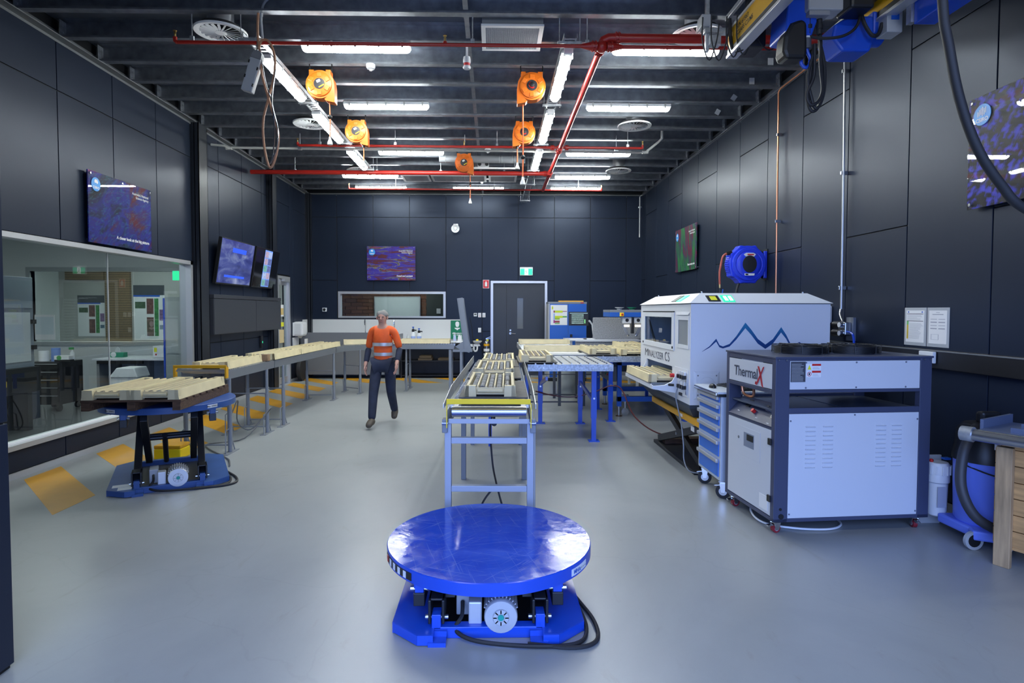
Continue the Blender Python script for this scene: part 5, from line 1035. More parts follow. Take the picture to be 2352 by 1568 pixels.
# ================================================================ scissor lift tables with round tops
def lift_table(label, loc, rz, h, Rd, rim, group, low):
    """h = height of the disc top; motor faces local -y"""
    t = thing('lift_table', label, 'lift table', loc, rz, group)
    DISC = DISC_LOW if low else DISC_HI
    BLUE = BLUE_LOW if low else BLUE_HI
    d = MB().lathe([(Rd - .004, h - .01), (Rd - .004, h), (.02, h)], 96).build('turntable_disc', DISC, t)
    MB().lathe([(Rd - .03, h - rim), (Rd, h - rim), (Rd, h - .005), (Rd - .004, h - .001)], 96).build('rim', BLUE, d)
    # base: two folded side plates and a front/back cross member
    for s in (-1, 1):
        pts = [(s * .50, -.50), (s * .36, -.625), (s * .28, -.625), (s * .28, .60), (s * .36, .60), (s * .50, .48)]
        w_ = MB().prism(pts, .045, .056, 'z'); w_.bar((s * .503, -.5, .028), (s * .503, .48, .028), .008, .056); w_.bar((s * .503, -.5, .03), (s * .36, -.628, .03), .006, .05)
        w_.bar((s * .36, -.628, .03), (s * .28, -.628, .03), .006, .05); w_.build('base_plate', BLUE, t)
        MB().box(s * .26 - .045, s * .26 + .045, -.64, -.55, .0, .022).box(s * .26 - .045, s * .26 + .045, -.58, -.5, .0, .05).build('anchor_foot', BLUE, t)
    MB().box(-.29, .29, -.56, -.5, 0.0, .06).build('cross_member', BLUE, t, .004); MB().box(-.29, .29, .5, .56, 0.0, .06).build('cross_member', BLUE, t, .004)
    MB().box(-.28, .28, -.5, .5, 0.0, .008).build('base_pan', BLKSTEEL, t)
    # scissor arms
    top = h - rim - .02
    for s in (-1, 1):
        for nm, x, ya, yb in (('outer_arm', s * .27, -.50, .46), ('inner_arm', s * .21, .46, -.46)):
            MB().bar((x, ya, .085), (x, yb, top - .02), .062, .075).build(nm, BLKSTEEL, t, .004)
        lg = MB().box(s * .27 - .024, s * .27 + .024, -.56, -.47, .05, .125).build('base_lug', BLUE, t, .003)
        MB().cyl((s * .27 - .06, -.52, .095), (s * .27 + .06, -.52, .095), .013, 10).build('pivot_pin', STEEL, lg)
        tl = MB().box(s * .37 - .024, s * .37 + .024, -.46, -.38, top - .055, top + .02).build('top_lug', BLUE, t, .003)
        MB().box(s * .37 - .03, s * .37 + .03, -.47, -.3, top - .1, top - .03).build('slide_block', BLKSTEEL, t, .004); MB().cyl((s * .37 - .05, -.43, top - .02), (s * .37 + .05, -.43, top - .02), .014, 8).build('pivot_pin', STEEL, tl)
        MB().box(s * .37 - .03, s * .37 + .03, -.45, .45, top - .012, top + .02).build('top_beam', BLUE, t)
    for s in (-1, 1):
        MB().box(s * .27 - .042, s * .27 - .028, -.56, -.40, .075, .20).box(s * .27 + .028, s * .27 + .042, -.56, -.40, .075, .20).box(s * .27 - .042, s * .27 + .042, -.54, -.40, .188, .20).build('arm_end', BLKSTEEL, t, .004)
    for y in (-.02, .12): MB().cyl((-.27, y, (top + .1) / 2), (.27, y, (top + .1) / 2), .022, 10).build('cross_tube', BLKSTEEL, t)
    MB().cyl((-.05, .42, .07), (-.05, -.05, (top + .1) / 2 + .03), .026, 12).build('hydraulic_ram', BLKSTEEL, t)
    # motor, terminal box, tank
    mc = Vector((.065, -.565, .112))
    MO = mat('motor_silver', (.60, .61, .63), .36, .35)
    mo = MB().lathe([(.02, 0), (.083, .0), (.087, .006), (.087, .03), (.078, .035), (.078, .24), (.05, .25)], 28, mc, 'y').build('motor', MO, t)
    MB().lathe([(.043, -.004), (.04, -.008), (.022, -.008), (.02, .0)], 18, mc, 'y').build('fan_cap', MO, mo); MB().lathe([(.017, -.006), (.015, -.010), (.003, -.010)], 14, mc, 'y').build('cap_label', mat('teal_label', (.02, .35, .28), .4), mo)
    for k in range(8):
        a = 2 * pi * k / 8; MB().box(.021, .041, -.008, -.003, -.003, .003, Matrix.Translation(mc) @ Matrix.Rotation(a, 4, 'Y')).build('cap_rib', mat('motor_rib_grey', (.3, .3, .32), .5), mo)  # cap ribs in a darker grey than the motor
    for k in range(12):
        a = R(20 + k * 140 / 11); MB().box(-.003, .003, .04, .22, .076, .094, Matrix.Translation(mc) @ Matrix.Rotation(pi / 2 - a, 4, 'Y')).build('cooling_fin', MO, mo)
    tb = MB().box(-.105, -.035, -.53, -.44, .055, .175).build('terminal_box', MO, t, .008); MB().cyl((-.07, -.49, .03), (-.07, -.49, .056), .014, 8).build('cable_gland', WHITEP, tb)
    MB().box(-.175, -.1, -.42, -.25, .05, .18).build('oil_tank', mat('tank_grey', (.40, .42, .45), .4), t, .006)
    MB().tube([(-.14, -.43, .13), (-.14, -.5, .09), (-.17, -.55, .04), (-.06, -.62, .02), (.2, -.66, .015), (.44, -.64, .012), (.52, -.5, .012), (.5, -.2, .012), (.44, .1, .012)], .011, 7, False, 6).build('power_cable', RUBBER, t)
    MB().tube([(.2, -.64, .015), (.44, -.67, .012), (.56, -.6, .012), (.57, -.4, .012), (.5, -.1, .012), (.48, .2, .012)], .011, 7, False, 6).build('power_cable', RUBBER, t)
    return t, d
def disc_col(nt, s):
    base = n_ramp(nt, n_noise(nt, s, 3.0, 6, .8, .6), [(0.35, (0.010, 0.050, 0.50)), (0.7, (0.02, 0.08, 0.56))])
    out = base
    for i, (rot, sc) in enumerate(((R(20), (2, 60, 1)), (R(75), (1.5, 70, 1)), (R(130), (2.5, 55, 1)), (R(-12), (2, 80, 1)))):
        a = n_noise(nt, n_map(nt, s, sc, (0, 0, rot), (i * 3.1, 1.7 * i, 0)), 1.3, 4, .8)
        f = n_ramp(nt, a, [(0.62, (0, 0, 0)), (0.68, (.55, .55, .55))])
        out = n_mix(nt, f, out, (0.12, 0.19, 0.60))
    return out
DISC_LOW = ramp_mat('scratched_blue_top', disc_col, .12, spec=.30)
_nt = DISC_LOW.node_tree; _tc = _nt.nodes.new('ShaderNodeTexCoord'); _f = n_noise(_nt, _tc.outputs['Object'], 9, 5); _bp = _nt.nodes.new('ShaderNodeBump'); _bp.inputs['Strength'].default_value = .06; _bp.inputs['Distance'].default_value = .02; _nt.links.new(_f, _bp.inputs['Height']); _nt.links.new(_bp.outputs[0], _nt.nodes['Principled BSDF'].inputs['Normal'])
_r = n_ramp(_nt, n_noise(_nt, n_map(_nt, _tc.outputs['Object'], (3, 3, 1)), 4, 6, .8), [(.35, (.06, .06, .06)), (.7, (.17, .17, .17))]); _nt.links.new(_r, _nt.nodes['Principled BSDF'].inputs['Roughness'])
DISC_HI = mat('blue_top', (.025, .085, .32), .35, var=.15); BLUE_LOW = BLUE; BLUE_HI = mat('shaded_blue_paint', (.03, .085, .27), .4, var=.15)  # raised table's shade is put into its duller blue
t1, d1_ = lift_table('bright blue low lift table with scratched round turntable top in the foreground', (-.027, 3.522, 0), 0, .314, .615, .07, 'round top lift tables', True)
def rim_sticker(d, Rd, z0, z1, a0, a1, m, name='rim_sticker'):
    n = 6; vs_ = []
    for k in range(n + 1):
        a = R(a0 + (a1 - a0) * k / n)
        for z in (z0, z1): vs_.append(((Rd + .0025) * cos(a), (Rd + .0025) * sin(a), z))
        for z in (z1, z0): vs_.append(((Rd + .0005) * cos(a), (Rd + .0005) * sin(a), z))
    fs = []
    for k in range(n):
        for j in range(4): fs.append((k * 4 + j, k * 4 + (j + 1) % 4, k * 4 + 4 + (j + 1) % 4, k * 4 + 4 + j))
    fs += [(0, 1, 2, 3), (n * 4 + 3, n * 4 + 2, n * 4 + 1, n * 4)]
    return MB().add(vs_, fs).build(name, m, d)
def on_rim(key, m, d, Rd, a, z, sc): a = R(a); return letters(key, m, d, ((Rd + .004) * cos(a), (Rd + .004) * sin(a), z), (R(90), 0, a + pi / 2), sc)
rim_sticker(d1_, .615, .255, .297, 196, 228, BLACK)
for k, a in enumerate((199, 205, 210.5, 216, 221.5)): rim_sticker(d1_, .618, .258, .294, a, a + 2.3, (REDB, OFFW, OFFW, OFFW, OFFW)[k], 'pictogram')
rim_sticker(d1_, .615, .255, .293, 317, 333, OFFW); on_rim('mha', BLUEM, d1_, .617, 318.5, .275, .9); on_rim('phone', BLACK, d1_, .617, 324.5, .275, .62)
# left, raised lift table
t2, d2_ = lift_table('raised blue lift table carrying a pallet beside the left window', (-3.31, 5.98, 0), R(28), .79, .61, .06, 'round top lift tables', False)
for a in (247, 335): rim_sticker(d2_, .61, .745, .776, a - 28 - 5, a - 28 + 5.5, OFFW); on_rim('max', BLACK, d2_, .612, a - 28, .76, .75)
MB().box(-.42, -.31, -.56, -.46, .0565, .058).build('base_label', OFFW, t2); MB().box(-.47, -.33, -.45, -.36, .0565, .058).build('base_label', OFFW, t2)
t = thing('yellow_case', 'yellow box on the floor behind the raised lift table', 'box', (-3.86, 6.62, 0)); MB().box(0, .3, 0, .22, 0, .12).build('case', YELLOW, t, .01); MB().box(0, .3, 0, .22, .12, .16).build('lid', YELLOWD, t, .01)
# pallet
pr = R(4); pt = thing('timber_pallet', 'dark timber pallet on the raised lift table', 'pallet', (-3.30, 5.82, .791), pr)
for x in (-.39, 0, .39): MB().box(x - .035, x + .035, -.56, .58, 0, .078).build('bearer', WOOD, pt, .003)
for k in range(8): MB().box(-.43, .43, -.56 + k * .145, -.56 + k * .145 + .10, .078, .098).build('deck_board', WOOD, pt, .002)
core_tray('left of two cream core trays on the dark timber pallet', (-3.30 - .21 + .04, 5.82 - .56 - .015, .89), pr, 'long', 'left tray on the timber pallet')
core_tray('right of two cream core trays on the dark timber pallet', (-3.30 + .205 + .04, 5.82 - .56 + .01, .89), pr, 'long', 'right tray on the timber pallet')
# ================================================================ left roller conveyor
CG = mat('conveyor_grey', (.20, .215, .235), .4, .25)
ROLL = mat('roller_steel', (.50, .51, .53), .3, .85)
def round_leg_pair(t, pa, pb, top):
    """round legs at pa, pb (local xy) with A-frame feet and cross ties"""
    for p in (pa, pb):
        p = Vector((*p, 0))
        MB().cyl(p + Vector((0, 0, .01)), p + Vector((0, 0, .55)), .026, 14).cyl(p + Vector((0, 0, .55)), p + Vector((0, 0, top)), .020, 14).build('leg', GREYL, t)
        MB().box(p.x - .04, p.x + .04, p.y - .16, p.y + .16, 0, .008).build('foot_plate', GREYL, t)
        MB().tube([p + Vector((0, -.12, .008)), p + Vector((-.03, -.05, .26)), p + Vector((0, -.02, .29))], .008, 6).tube([p + Vector((0, .12, .008)), p + Vector((-.03, .05, .26)), p + Vector((0, .02, .29))], .008, 6).tube([p + Vector((0, -.02, .29)), p + Vector((0, .02, .29))], .008, 6).build('foot_brace', GREYL, t)
    a, b = Vector((*pa, .09)), Vector((*pb, .09)); MB().cyl(a, b, .009, 8).build('tie_rod', GREYL, t)
    a.z = b.z = .55; MB().cyl(a, b, .009, 8).build('tie_rod', GREYL, t)
def path_conveyor(name, label, path, width, top, depth, step, legs, loc, group='roller conveyors', rollm=None, side=CG):
    """path: list of local xy centre points"""
    t = thing(name, label, 'conveyor', loc, 0, group)
    P_ = [Vector((*p, 0)) for p in path]; nrm = []
    for i in range(len(P_)):
        d = (P_[min(i + 1, len(P_) - 1)] - P_[max(i - 1, 0)]).normalized(); nrm.append(Vector((d.y, -d.x, 0)))
    for s in (-1, 1):
        m = MB(); q = [p + n * (s * width / 2) for p, n in zip(P_, nrm)]; n_ = len(q)
        vs_ = []
        for p, n in zip(q, nrm):
            for off, z in ((-.018 * s, top), (.002 * s, top), (.002 * s, top - depth), (-.025 * s, top - depth), (-.025 * s, top - depth + .004), (-.004 * s, top - depth + .004), (-.004 * s, top - .004), (-.018 * s, top - .004)):
                vs_.append(p + n * off + Vector((0, 0, z)))
        fs = [(i * 8 + j, i * 8 + (j + 1) % 8, (i + 1) * 8 + (j + 1) % 8, (i + 1) * 8 + j) for i in range(n_ - 1) for j in range(8)]
        fs += [list(range(8)), [(n_ - 1) * 8 + j for j in range(7, -1, -1)]]
        m.add(vs_, fs).build('side_channel', side, t)
    # rollers
    rm = MB().cyl((-width / 2 + .004, 0, 0), (width / 2 - .004, 0, 0), .021, 12).mesh('roller', rollm or ROLL)
    acc = 0.03; pos = 0.0
    for i in range(len(P_) - 1):
        d = P_[i + 1] - P_[i]; L = d.length; d.normalize()
        while acc <= pos + L:
            p = P_[i] + d * (acc - pos); obj('roller', rm, t, 0, (p.x, p.y, top - .012), (0, 0, math.atan2(d.y, d.x) - pi / 2)); acc += step
        pos += L
    for pa, pb in legs: round_leg_pair(t, pa, pb, top - depth + .01)
    return t
LCW = .52
lc = path_conveyor('roller_conveyor', 'grey roller conveyor section nearest the raised lift table', [(0, 0), (.02, 1.45)], LCW, .985, .105, .055, [((.255, .10), (-.265, .10)), ((.27, 1.2), (-.25, 1.2))], (-3.40, 6.85, 0))
yb = MB().box(-.335, .28, -.03, -.01, 1.02, 1.055).box(-.335, -.315, -.03, .03, .9, 1.03).box(.26, .28, -.03, .03, .9, 1.03).build('stop_bar', YELLOWD, lc, .003)
MB().cyl((-.3, -.012, .99), (.26, -.012, .99), .016, 12).build('end_roller', ROLL, lc)
path_conveyor('roller_conveyor', 'grey roller conveyor section along the left wall between the bend and the near section', [(0, 0), (.09, 2.85)], LCW, .985, .105, .055, [((.275, .28), (-.245, .28)), ((.34, 2.75), (-.17, 2.75))], (-3.375, 8.31, 0))
arc = []
for k in range(11):
    a = R(178 - k * 8.8); arc.append((1.30 + 1.30 * cos(a), 1.30 * sin(a)))
arc = [(x, y) for x, y in arc]
path_conveyor('roller_conveyor', 'curved grey roller conveyor bend at the back left', arc, LCW, .985, .105, .055, [((.55, .72), (.16, 1.02))], (-3.285, 11.20, 0))
bc = path_conveyor('roller_conveyor', 'grey roller conveyor section along the back behind the person', [(0, 0), (1.13, .02)], LCW, .985, .105, .055, [], (-1.975, 12.53, 0))
for x in (.12,): round_leg_pair(bc, (x, -.2), (x + .02, .2), .89)
for y in (-.2, .2): MB().box(1.02, 1.08, y - .025, y + .025, 0, .87).build('leg', CG, bc, .003)
MB().box(1.03, 1.07, -.2, .2, .82, .87).build('cross_beam', CG, bc)
# raised lifting gate at the right end of the back conveyor
g = thing('conveyor_gate', 'grey hinged conveyor gate standing upright at the end of the back conveyor', 'conveyor gate', (-.82, 12.3, 0))
Mg = Matrix.Translation((.25, 0, .90)) @ Matrix.Rotation(R(-8), 4, 'Y')
for y in (0, .5): 
    MB().box(-.06, .06, y - .004, y + .004, 0.0, 1.07, Mg).box(-.06, -.052, y - .03, y + .004, 0.0, 1.07, Mg).build('gate_channel', CG, g)
grm = MB().cyl((-.02, 0.0, 0), (-.02, .5, 0), .02, 10)
for k in range(17): MB().cyl((-.025, .0, .06 + k * .06), (-.025, .5, .06 + k * .06), .02, 10).tf(Mg).build('roller', ROLL, g)
MB().prism([(.0, .93), (.12, .86), (.3, .80), (.35, .87), (.28, 1.1), (.18, 1.05)], -.012, .012, 'y').build('hinge_plate', CG, g); MB().box(-.05, .36, -.02, .52, .82, .87).build('hinge_beam', CG, g); MB().tube([(.31, -.02, 1.55), (.36, -.02, 1.3), (.38, -.02, .95)], .008, 6, False, 4).build('gas_strut', BLACK, g)
MB().box(.1, .15, .0, .05, 0, .82).build('leg', CG, g); MB().box(.1, .15, .45, .5, 0, .82).build('leg', CG, g)
# trays on the left and back conveyors
ZC = .996
core_tray('cream core tray nearest the yellow stop bar on the left conveyor', (-3.36, 6.93, ZC), R(1), 'long', 'tray by the yellow stop bar')
tag(MB().box(-.045, .045, 0, .09, 0, .09).build('timber_block', mat('block_wood', (.28, .17, .09), .7, var=.3, vscale=10), None, .003, (-3.16, 8.05, ZC)), 'small brown timber block between two trays on the left conveyor', 'timber block')
core_tray('first cream core tray beyond the timber block on the left conveyor', (-3.31, 8.28, ZC), R(-1), 'long', 'first tray beyond the timber block')
core_tray('middle cream core tray of three in line on the left conveyor', (-3.285, 9.36, ZC), R(-1), 'long', 'middle tray of three on the left conveyor')
core_tray('farthest cream core tray before the conveyor bend', (-3.265, 10.43, ZC), R(-2), 'long', 'farthest tray before the bend')
core_tray('cream core tray on the conveyor bend behind the person', (-3.12, 12.12, ZC), R(-75), 'long', 'tray on the conveyor bend')
core_tray('cream core tray on the back conveyor right of the person', (-2.0, 12.52, ZC), R(-89), 'long', 'tray on the back conveyor')
tag(MB().tube([(-3.45, 7.5, .86), (-3.46, 7.6, .5), (-3.42, 7.6, .35), (-3.40, 7.75, .5), (-3.45, 7.85, .2), (-3.3, 7.9, .08), (-3.1, 8.0, .3), (-3.05, 7.9, .35), (-3.25, 7.6, .03), (-3.6, 7.3, .012), (-3.1, 6.7, .012), (-2.98, 6.55, .012), (-2.86, 6.3, .012)], .008, 6, False, 6).build('extension_lead', mat('cord_grey', (.12, .12, .12), .5)), 'grey extension lead looping under the left conveyor', 'cord')
# ================================================================ centre chain conveyor in the foreground
cc = thing('centre_conveyor', 'blue grey chain conveyor with yellow end stop behind the round turntable', 'conveyor', (-.035, 4.27, 0), R(-1.35))
CL = 4.05; Wc = .62
for s in (-1, 1):
    MB().box(s * .315 - .004, s * .315 + .004, 0, CL, .86, .955).box(min(s * .315, s * .285), max(s * .315, s * .285), 0, CL, .86, .866).build('side_channel', CONVB, cc)
    MB().prism([(0.12, .955), (CL, .955), (CL, 1.05), (.75, 1.05), (.12, .99)], s * .35 - .003, s * .35 + .003, 'x').build('guide_plate', GALV_L, cc)
    for k, y in enumerate((.03, 1.55, 3.05)):
        MB().box(s * .305 - .024, s * .305 + .024, y - .03, y + .03, 0, .87).build('leg', CONVB if k == 0 else GREYL, cc, .003)
    MB().box(s * .26 - .02, s * .26 + .02, .1, CL, .93, .972).build('chain_rail', WHITEP, cc)
    lk = MB().box(s * .285 - .011, s * .285 + .011, -.011, .011, -.012, .012).mesh('chain_link', STEEL)
    for k in range(88): obj('chain_link', lk, cc, 0, (0, .12 + k * .044, .975), (.0, 0, 0))
for z in (.375, .735): MB().box(-.28, .28, .005, .055, z - .022, z + .022).build('cross_bar', CONVB, cc, .003)
for y in (1.55, 3.05): MB().box(-.28, .28, y - .02, y + .02, .83, .865).build('cross_bar', GREYL, cc)
MB().box(-.3, .3, -.01, .0, .865, .90).build('end_plate', CONVB, cc, .002)
MB().cyl((-.275, .03, .948), (.275, .03, .948), .04, 20).build('end_roller', STEEL, cc)
MB().box(-.255, .255, .1, CL, .915, .93).build('slider_bed', GALV_L, cc)
sb = MB().box(-.31, .305, -.05, -.03, 1.015, 1.052).build('stop_bar', YELLOW, cc, .003)
for s in (-1, 1): MB().prism([(-.05, 1.02), (-.03, 1.02), (-.02, .86), (-.05, .84)], s * .308 - .003, s * .308 + .003, 'x').build('stop_arm', YELLOW, cc); MB().box(s * .325 - .02, s * .325 + .02, -.03, .05, .80, .9).build('pivot_bracket', GREYL, cc, .004); MB().cyl((s * .30, -.03, .87), (s * .345, -.03, .87), .012, 8).build('pivot_bolt', STEEL, cc)
MB().box(-.1, -.06, 2.95, 3.0, 0, .86).build('blue_prop', BLUE, cc)
MB().cyl((.03, .35, .80), (.03, .33, .80), .022, 14).cyl((.03, .34, .80), (.03, .34, .86), .01, 8).build('cable_pulley', BLACK, cc)
MB().tube([(.015, .32, .86), (.0, .3, .75), (.02, .25, .5), (.05, .1, .40), (.06, .06, .375), (.09, .0, .28), (.14, -.05, .15), (.17, -.08, .05), (.12, -.11, .012), (-.02, -.12, .012), (-.1, -.09, .1), (-.06, -.02, .25), (.0, .02, .34), (.05, .05, .37)], .0075, 7, False, 6).build('cable', RUBBER, cc)
MB().cyl((.335, .05, .02), (.335, .05, .8), .012, 8).build('conduit', GREYP, cc)
rzc = R(-1.35)
def ccp(x, y, z): v = Matrix.Translation((-.035, 4.27, 0)) @ Matrix.Rotation(rzc, 4, 'Z') @ Vector((x, y, z)); return tuple(v)
mat_board('dark rubber mat under the nearest core tray on the centre conveyor', ccp(.02, .40, .988), rzc, .56, 1.1); mat_board('dark rubber mat under the second core tray on the centre conveyor', ccp(.0, 1.75, .988), rzc, .56, 1.15); mat_board('dark rubber mat under the third core tray on the centre conveyor', ccp(.0, 3.0, .988), rzc, .56, 1.0)
core_tray('nearest core tray with banded grey cores on the centre conveyor', ccp(-.005, .42, 1.001), rzc, 'pieces', 'nearest tray on the centre conveyor')
core_tray('second core tray with grey cores on the centre conveyor', ccp(.0, 1.82, 1.001), rzc, 'pieces', 'second tray on the centre conveyor')
core_tray('third core tray with grey cores at the far end of the centre conveyor', ccp(.02, 3.05, 1.001), rzc, 'pieces', 'third tray on the centre conveyor')
# ================================================================ galvanised ball tables
SPANG = mat('spangled_galv', (.40, .44, .50), .4, .6, var=.35, vscale=38)
def ball_table(label, loc, w_, l_, top, legs, rows, group=None):
    t = thing('ball_table', label, 'table', loc, 0, group)
    MB().box(0, w_, 0, l_, top - .012, top).build('table_top', mat('table_zinc', (.34, .35, .36), .42, .55, var=.15, vscale=14), t, .002)
    for x0, x1, y0, y1 in ((0, w_, -.004, 0), (0, w_, l_, l_ + .004), (-.004, 0, 0, l_), (w_, w_ + .004, 0, l_)): MB().box(x0, x1, y0, y1, top - .085, top + .002).build('skirt', SPANG, t)
    rl = MB().cyl((-.0, -.055, 0), (.0, .055, 0), .011, 8).mesh('skate_roller', CHROME)
    nx, ny = rows
    for i in range(nx):
        for j in range(ny): obj('skate_roller', rl, t, 0, (.1 + (w_ - .16) * i / max(1, nx - 1), .1 + (l_ - .2) * j / max(1, ny - 1), top + .003))
    for x, y in legs:
        lg = MB().box(x - .03, x + .03, y - .004, y + .004, .012, top - .08).box(x - .03, x - .022, y, y + .05, .012, top - .08).box(x + .022, x + .03, y, y + .05, .012, top - .08).build('leg', BLUE, t)
        MB().box(x - .07, x + .07, y - .05, y + .07, 0, .012).build('foot_plate', BLUE, lg); MB().cyl((x, y - .004, .56), (x, y - .016, .56), .014, 6).build('bolt', STEEL, lg)
        MB().box(x - .036, x + .036, y - .002, y + .056, .3, .57).build('leg_sleeve', BLUE, lg)
    return t
bt = ball_table('galvanised skate roller table with blue legs right of the centre conveyor', (.44, 7.46, 0), 1.10, 1.28, 1.002, [(.26, 1.24), (.86, .03), (.86, 1.22)], (9, 8), 'galvanised roller tables')
MB().bar((.86, .05, .52), (.86, 1.22, .62), .03, .05).build('leg_brace', BLUE, bt); MB().bar((.26, .2, .8), (.26, 1.22, .6), .03, .05).build('leg_brace', BLUE, bt)
MB().cyl((.2, -.004, .96), (.2, -.008, .96), .012, 10).build('bolt_head', STEEL, bt); MB().cyl((1.0, -.004, .96), (1.0, -.008, .96), .012, 10).build('bolt_head', STEEL, bt)
mat_board('dark rubber mat under the core tray on the roller table', (.575, 7.50, 1.018), 0, .5, 1.05)
core_tray('core tray with brown and grey cores on the galvanised roller table', (.565, 7.54, 1.031), R(-.5), 'mixed', 'tray on the roller table')
bt2 = ball_table('second galvanised table farther back beneath the scanner head', (1.572, 8.80, 0), 1.52, 2.6, 1.0, [(.22, .05), (.22, 1.15), (1.4, .05), (1.4, 2.4)], (6, 9), 'galvanised roller tables')
MB().box(.02, .55, -.06, -.005, .925, .985).build('end_skirt', SPANG, bt2) if False else None
mat_board('dark mat under the core tray left of the scanner table', (1.68, 8.84, 1.016), 0, .48, 1.1)
core_tray('left core tray on the table beneath the scanner', (1.68, 8.88, 1.029), R(0), 'long', 'left tray beneath the scanner')
core_tray('second core tray on the table beneath the scanner, partly behind the white analyser', (2.16, 8.90, 1.016), R(0), 'long', 'second tray beneath the scanner')
core_tray('rear core tray under the scanner head', (2.52, 10.25, 1.016), R(0), 'long', 'rear tray under the scanner head')
# roller section with two trays lying crosswise
bt3 = path_conveyor('roller_conveyor', 'galvanised roller conveyor behind the roller table with two trays lying crosswise', [(0, 0), (0, 4.2)], 1.05, .985, .10, .12, [], (1.04, 8.78, 0), 'roller conveyors', GALV_L, GALV_L)
for x in (-.47, .47):
    for y in (1.2, 3.9): MB().box(x - .025, x + .025, y - .025, y + .025, 0, .89).build('leg', BLUE, bt3, .003)
core_tray('cream core tray lying crosswise on the galvanised conveyor, nearer one', (.53, 10.12, .996), R(-90), 'long', 'nearer crosswise tray')
core_tray('cream core tray lying crosswise on the galvanised conveyor, farther one', (.53, 12.32, .996), R(-90), 'long', 'farther crosswise tray')
tag(MB().box(0, .92, 0, .38, 0, .02).build('grey_board', GREYP, None, .002, (.62, 9.0, .996)), 'flat grey board on the galvanised conveyor', 'board')
# steel frame and gas cylinder under the tables
t = thing('steel_stand', 'dark grey steel stand under the galvanised conveyor', 'stand', (.62, 10.3, 0)); DG = mat('dark_grey_steel', (.07, .075, .085), .45, .2)
for x in (0, .55, .98):
    for y in (0, .9): MB().box(x - .025, x + .025, y - .025, y + .025, 0, .87).build('leg', DG, t)
for y in (0, .9): MB().box(0, .98, y - .012, y + .012, .06, .085).build('lower_rail', DG, t)
for x in (0, .98): MB().box(x - .012, x + .012, 0, .9, .06, .085).build('lower_rail', DG, t)
MB().box(-.05, 1.4, -.01, .0, .555, .57).build('cross_wire', DG, t)
t = thing('gas_cylinder', 'pale grey gas cylinder standing under the tables', 'gas cylinder', (1.47, 11.72, 0)); MB().lathe([(.16, 0), (.19, .03), (.19, .17), (.194, .18), (.194, .27), (.19, .28), (.19, .50), (.15, .59), (.06, .65), (.05, .67)], 24).build('vessel', mat('cylinder_grey', (.30, .33, .33), .4), t); MB().cyl((0, 0, .67), (0, 0, .72), .045, 12).build('cap', BLACK, t)
tag(MB().tube([(.62, 8.6, .5), (.9, 8.7, .42), (1.2, 8.7, .40), (1.5, 8.65, .48), (1.75, 8.6, .58), (1.9, 8.55, .52), (2.0, 8.2, .2), (2.25, 7.9, .02), (2.6, 7.7, .012), (3.0, 7.6, .012)], .0095, 7, False, 6).build('air_hose', mat('hose_maroon', (.10, .012, .015), .4)), 'dark red air hose drooping under the roller table', 'hose')
# ================================================================ white core analyser on a yellow scissor lift
AW = mat('analyser_white', (.76, .78, .82), .32); AX, AY = 2.0, 5.87
DKB = mat('dark_teal_base', (.03, .045, .065), .45)
an = thing('core_analyser', 'large white core analyser with blue mountain logo on a yellow lift', 'analyser', (AX, AY, 0)); AWd, ADp = 1.43, 2.0
b = MB()
# left side sheet with openings (y from front), kept as slabs round the openings
def lslab(y0, y1, z0, z1): b.box(0, .02, y0, y1, z0, z1)
# openings: viewing window y .60-1.77 z 1.31-1.63 ; narrow window y .06-.41 z 1.33-1.60 ; tray slot y .53-1.69 z .92-1.075
lslab(0, .06, .735, 1.77); lslab(.06, .40, .735, 1.34); lslab(.06, .40, 1.60, 1.77); lslab(.40, .60, .735, 1.77); lslab(.60, 1.77, 1.075, 1.31); lslab(.60, 1.77, 1.63, 1.77); lslab(.60, .60, .735, .92); lslab(1.69, 1.77, .735, 1.075); lslab(.60, 1.69, .735, .90); lslab(1.77, 2.0, .735, 1.77)
b.box(.02, AWd, 0, .02, .735, 1.77); b.box(AWd - .02, AWd, .02, ADp, .735, 1.77); b.box(.02, AWd - .02, ADp - .02, ADp, .735, 1.77); b.box(.02, AWd - .02, .02, ADp - .02, .735, .755); b.box(.02, AWd - .02, .02, ADp - .02, 1.75, 1.77)
b.build('housing', AW, an)
MB().box(-.004, AWd + .004, -.004, ADp + .004, 1.768, 1.776).build('roof_joint', mat('joint_grey', (.1, .11, .13), .5), an)
z0, z1 = 1.776, 1.883; e_ = .02; ix, iy = .15, .17
MB().add([(-e_, -e_, z0), (AWd + e_, -e_, z0), (AWd + e_, ADp + e_, z0), (-e_, ADp + e_, z0), (ix, iy, z1), (AWd - ix, iy, z1), (AWd - ix, ADp - iy, z1), (ix, ADp - iy, z1)], [(3, 2, 1, 0), (4, 5, 6, 7), (0, 1, 5, 4), (1, 2, 6, 5), (2, 3, 7, 6), (3, 0, 4, 7)]).build('roof', AW, an, .004)
for x, y in ((ix + .03, iy + .03), (AWd - ix - .03, iy + .03), (ix + .03, ADp - iy - .03)): MB().lathe([(.012, z1), (.012, z1 + .015), (.005, z1 + .02)], 10, (x, y, 0)).build('roof_bolt', STEEL, an)
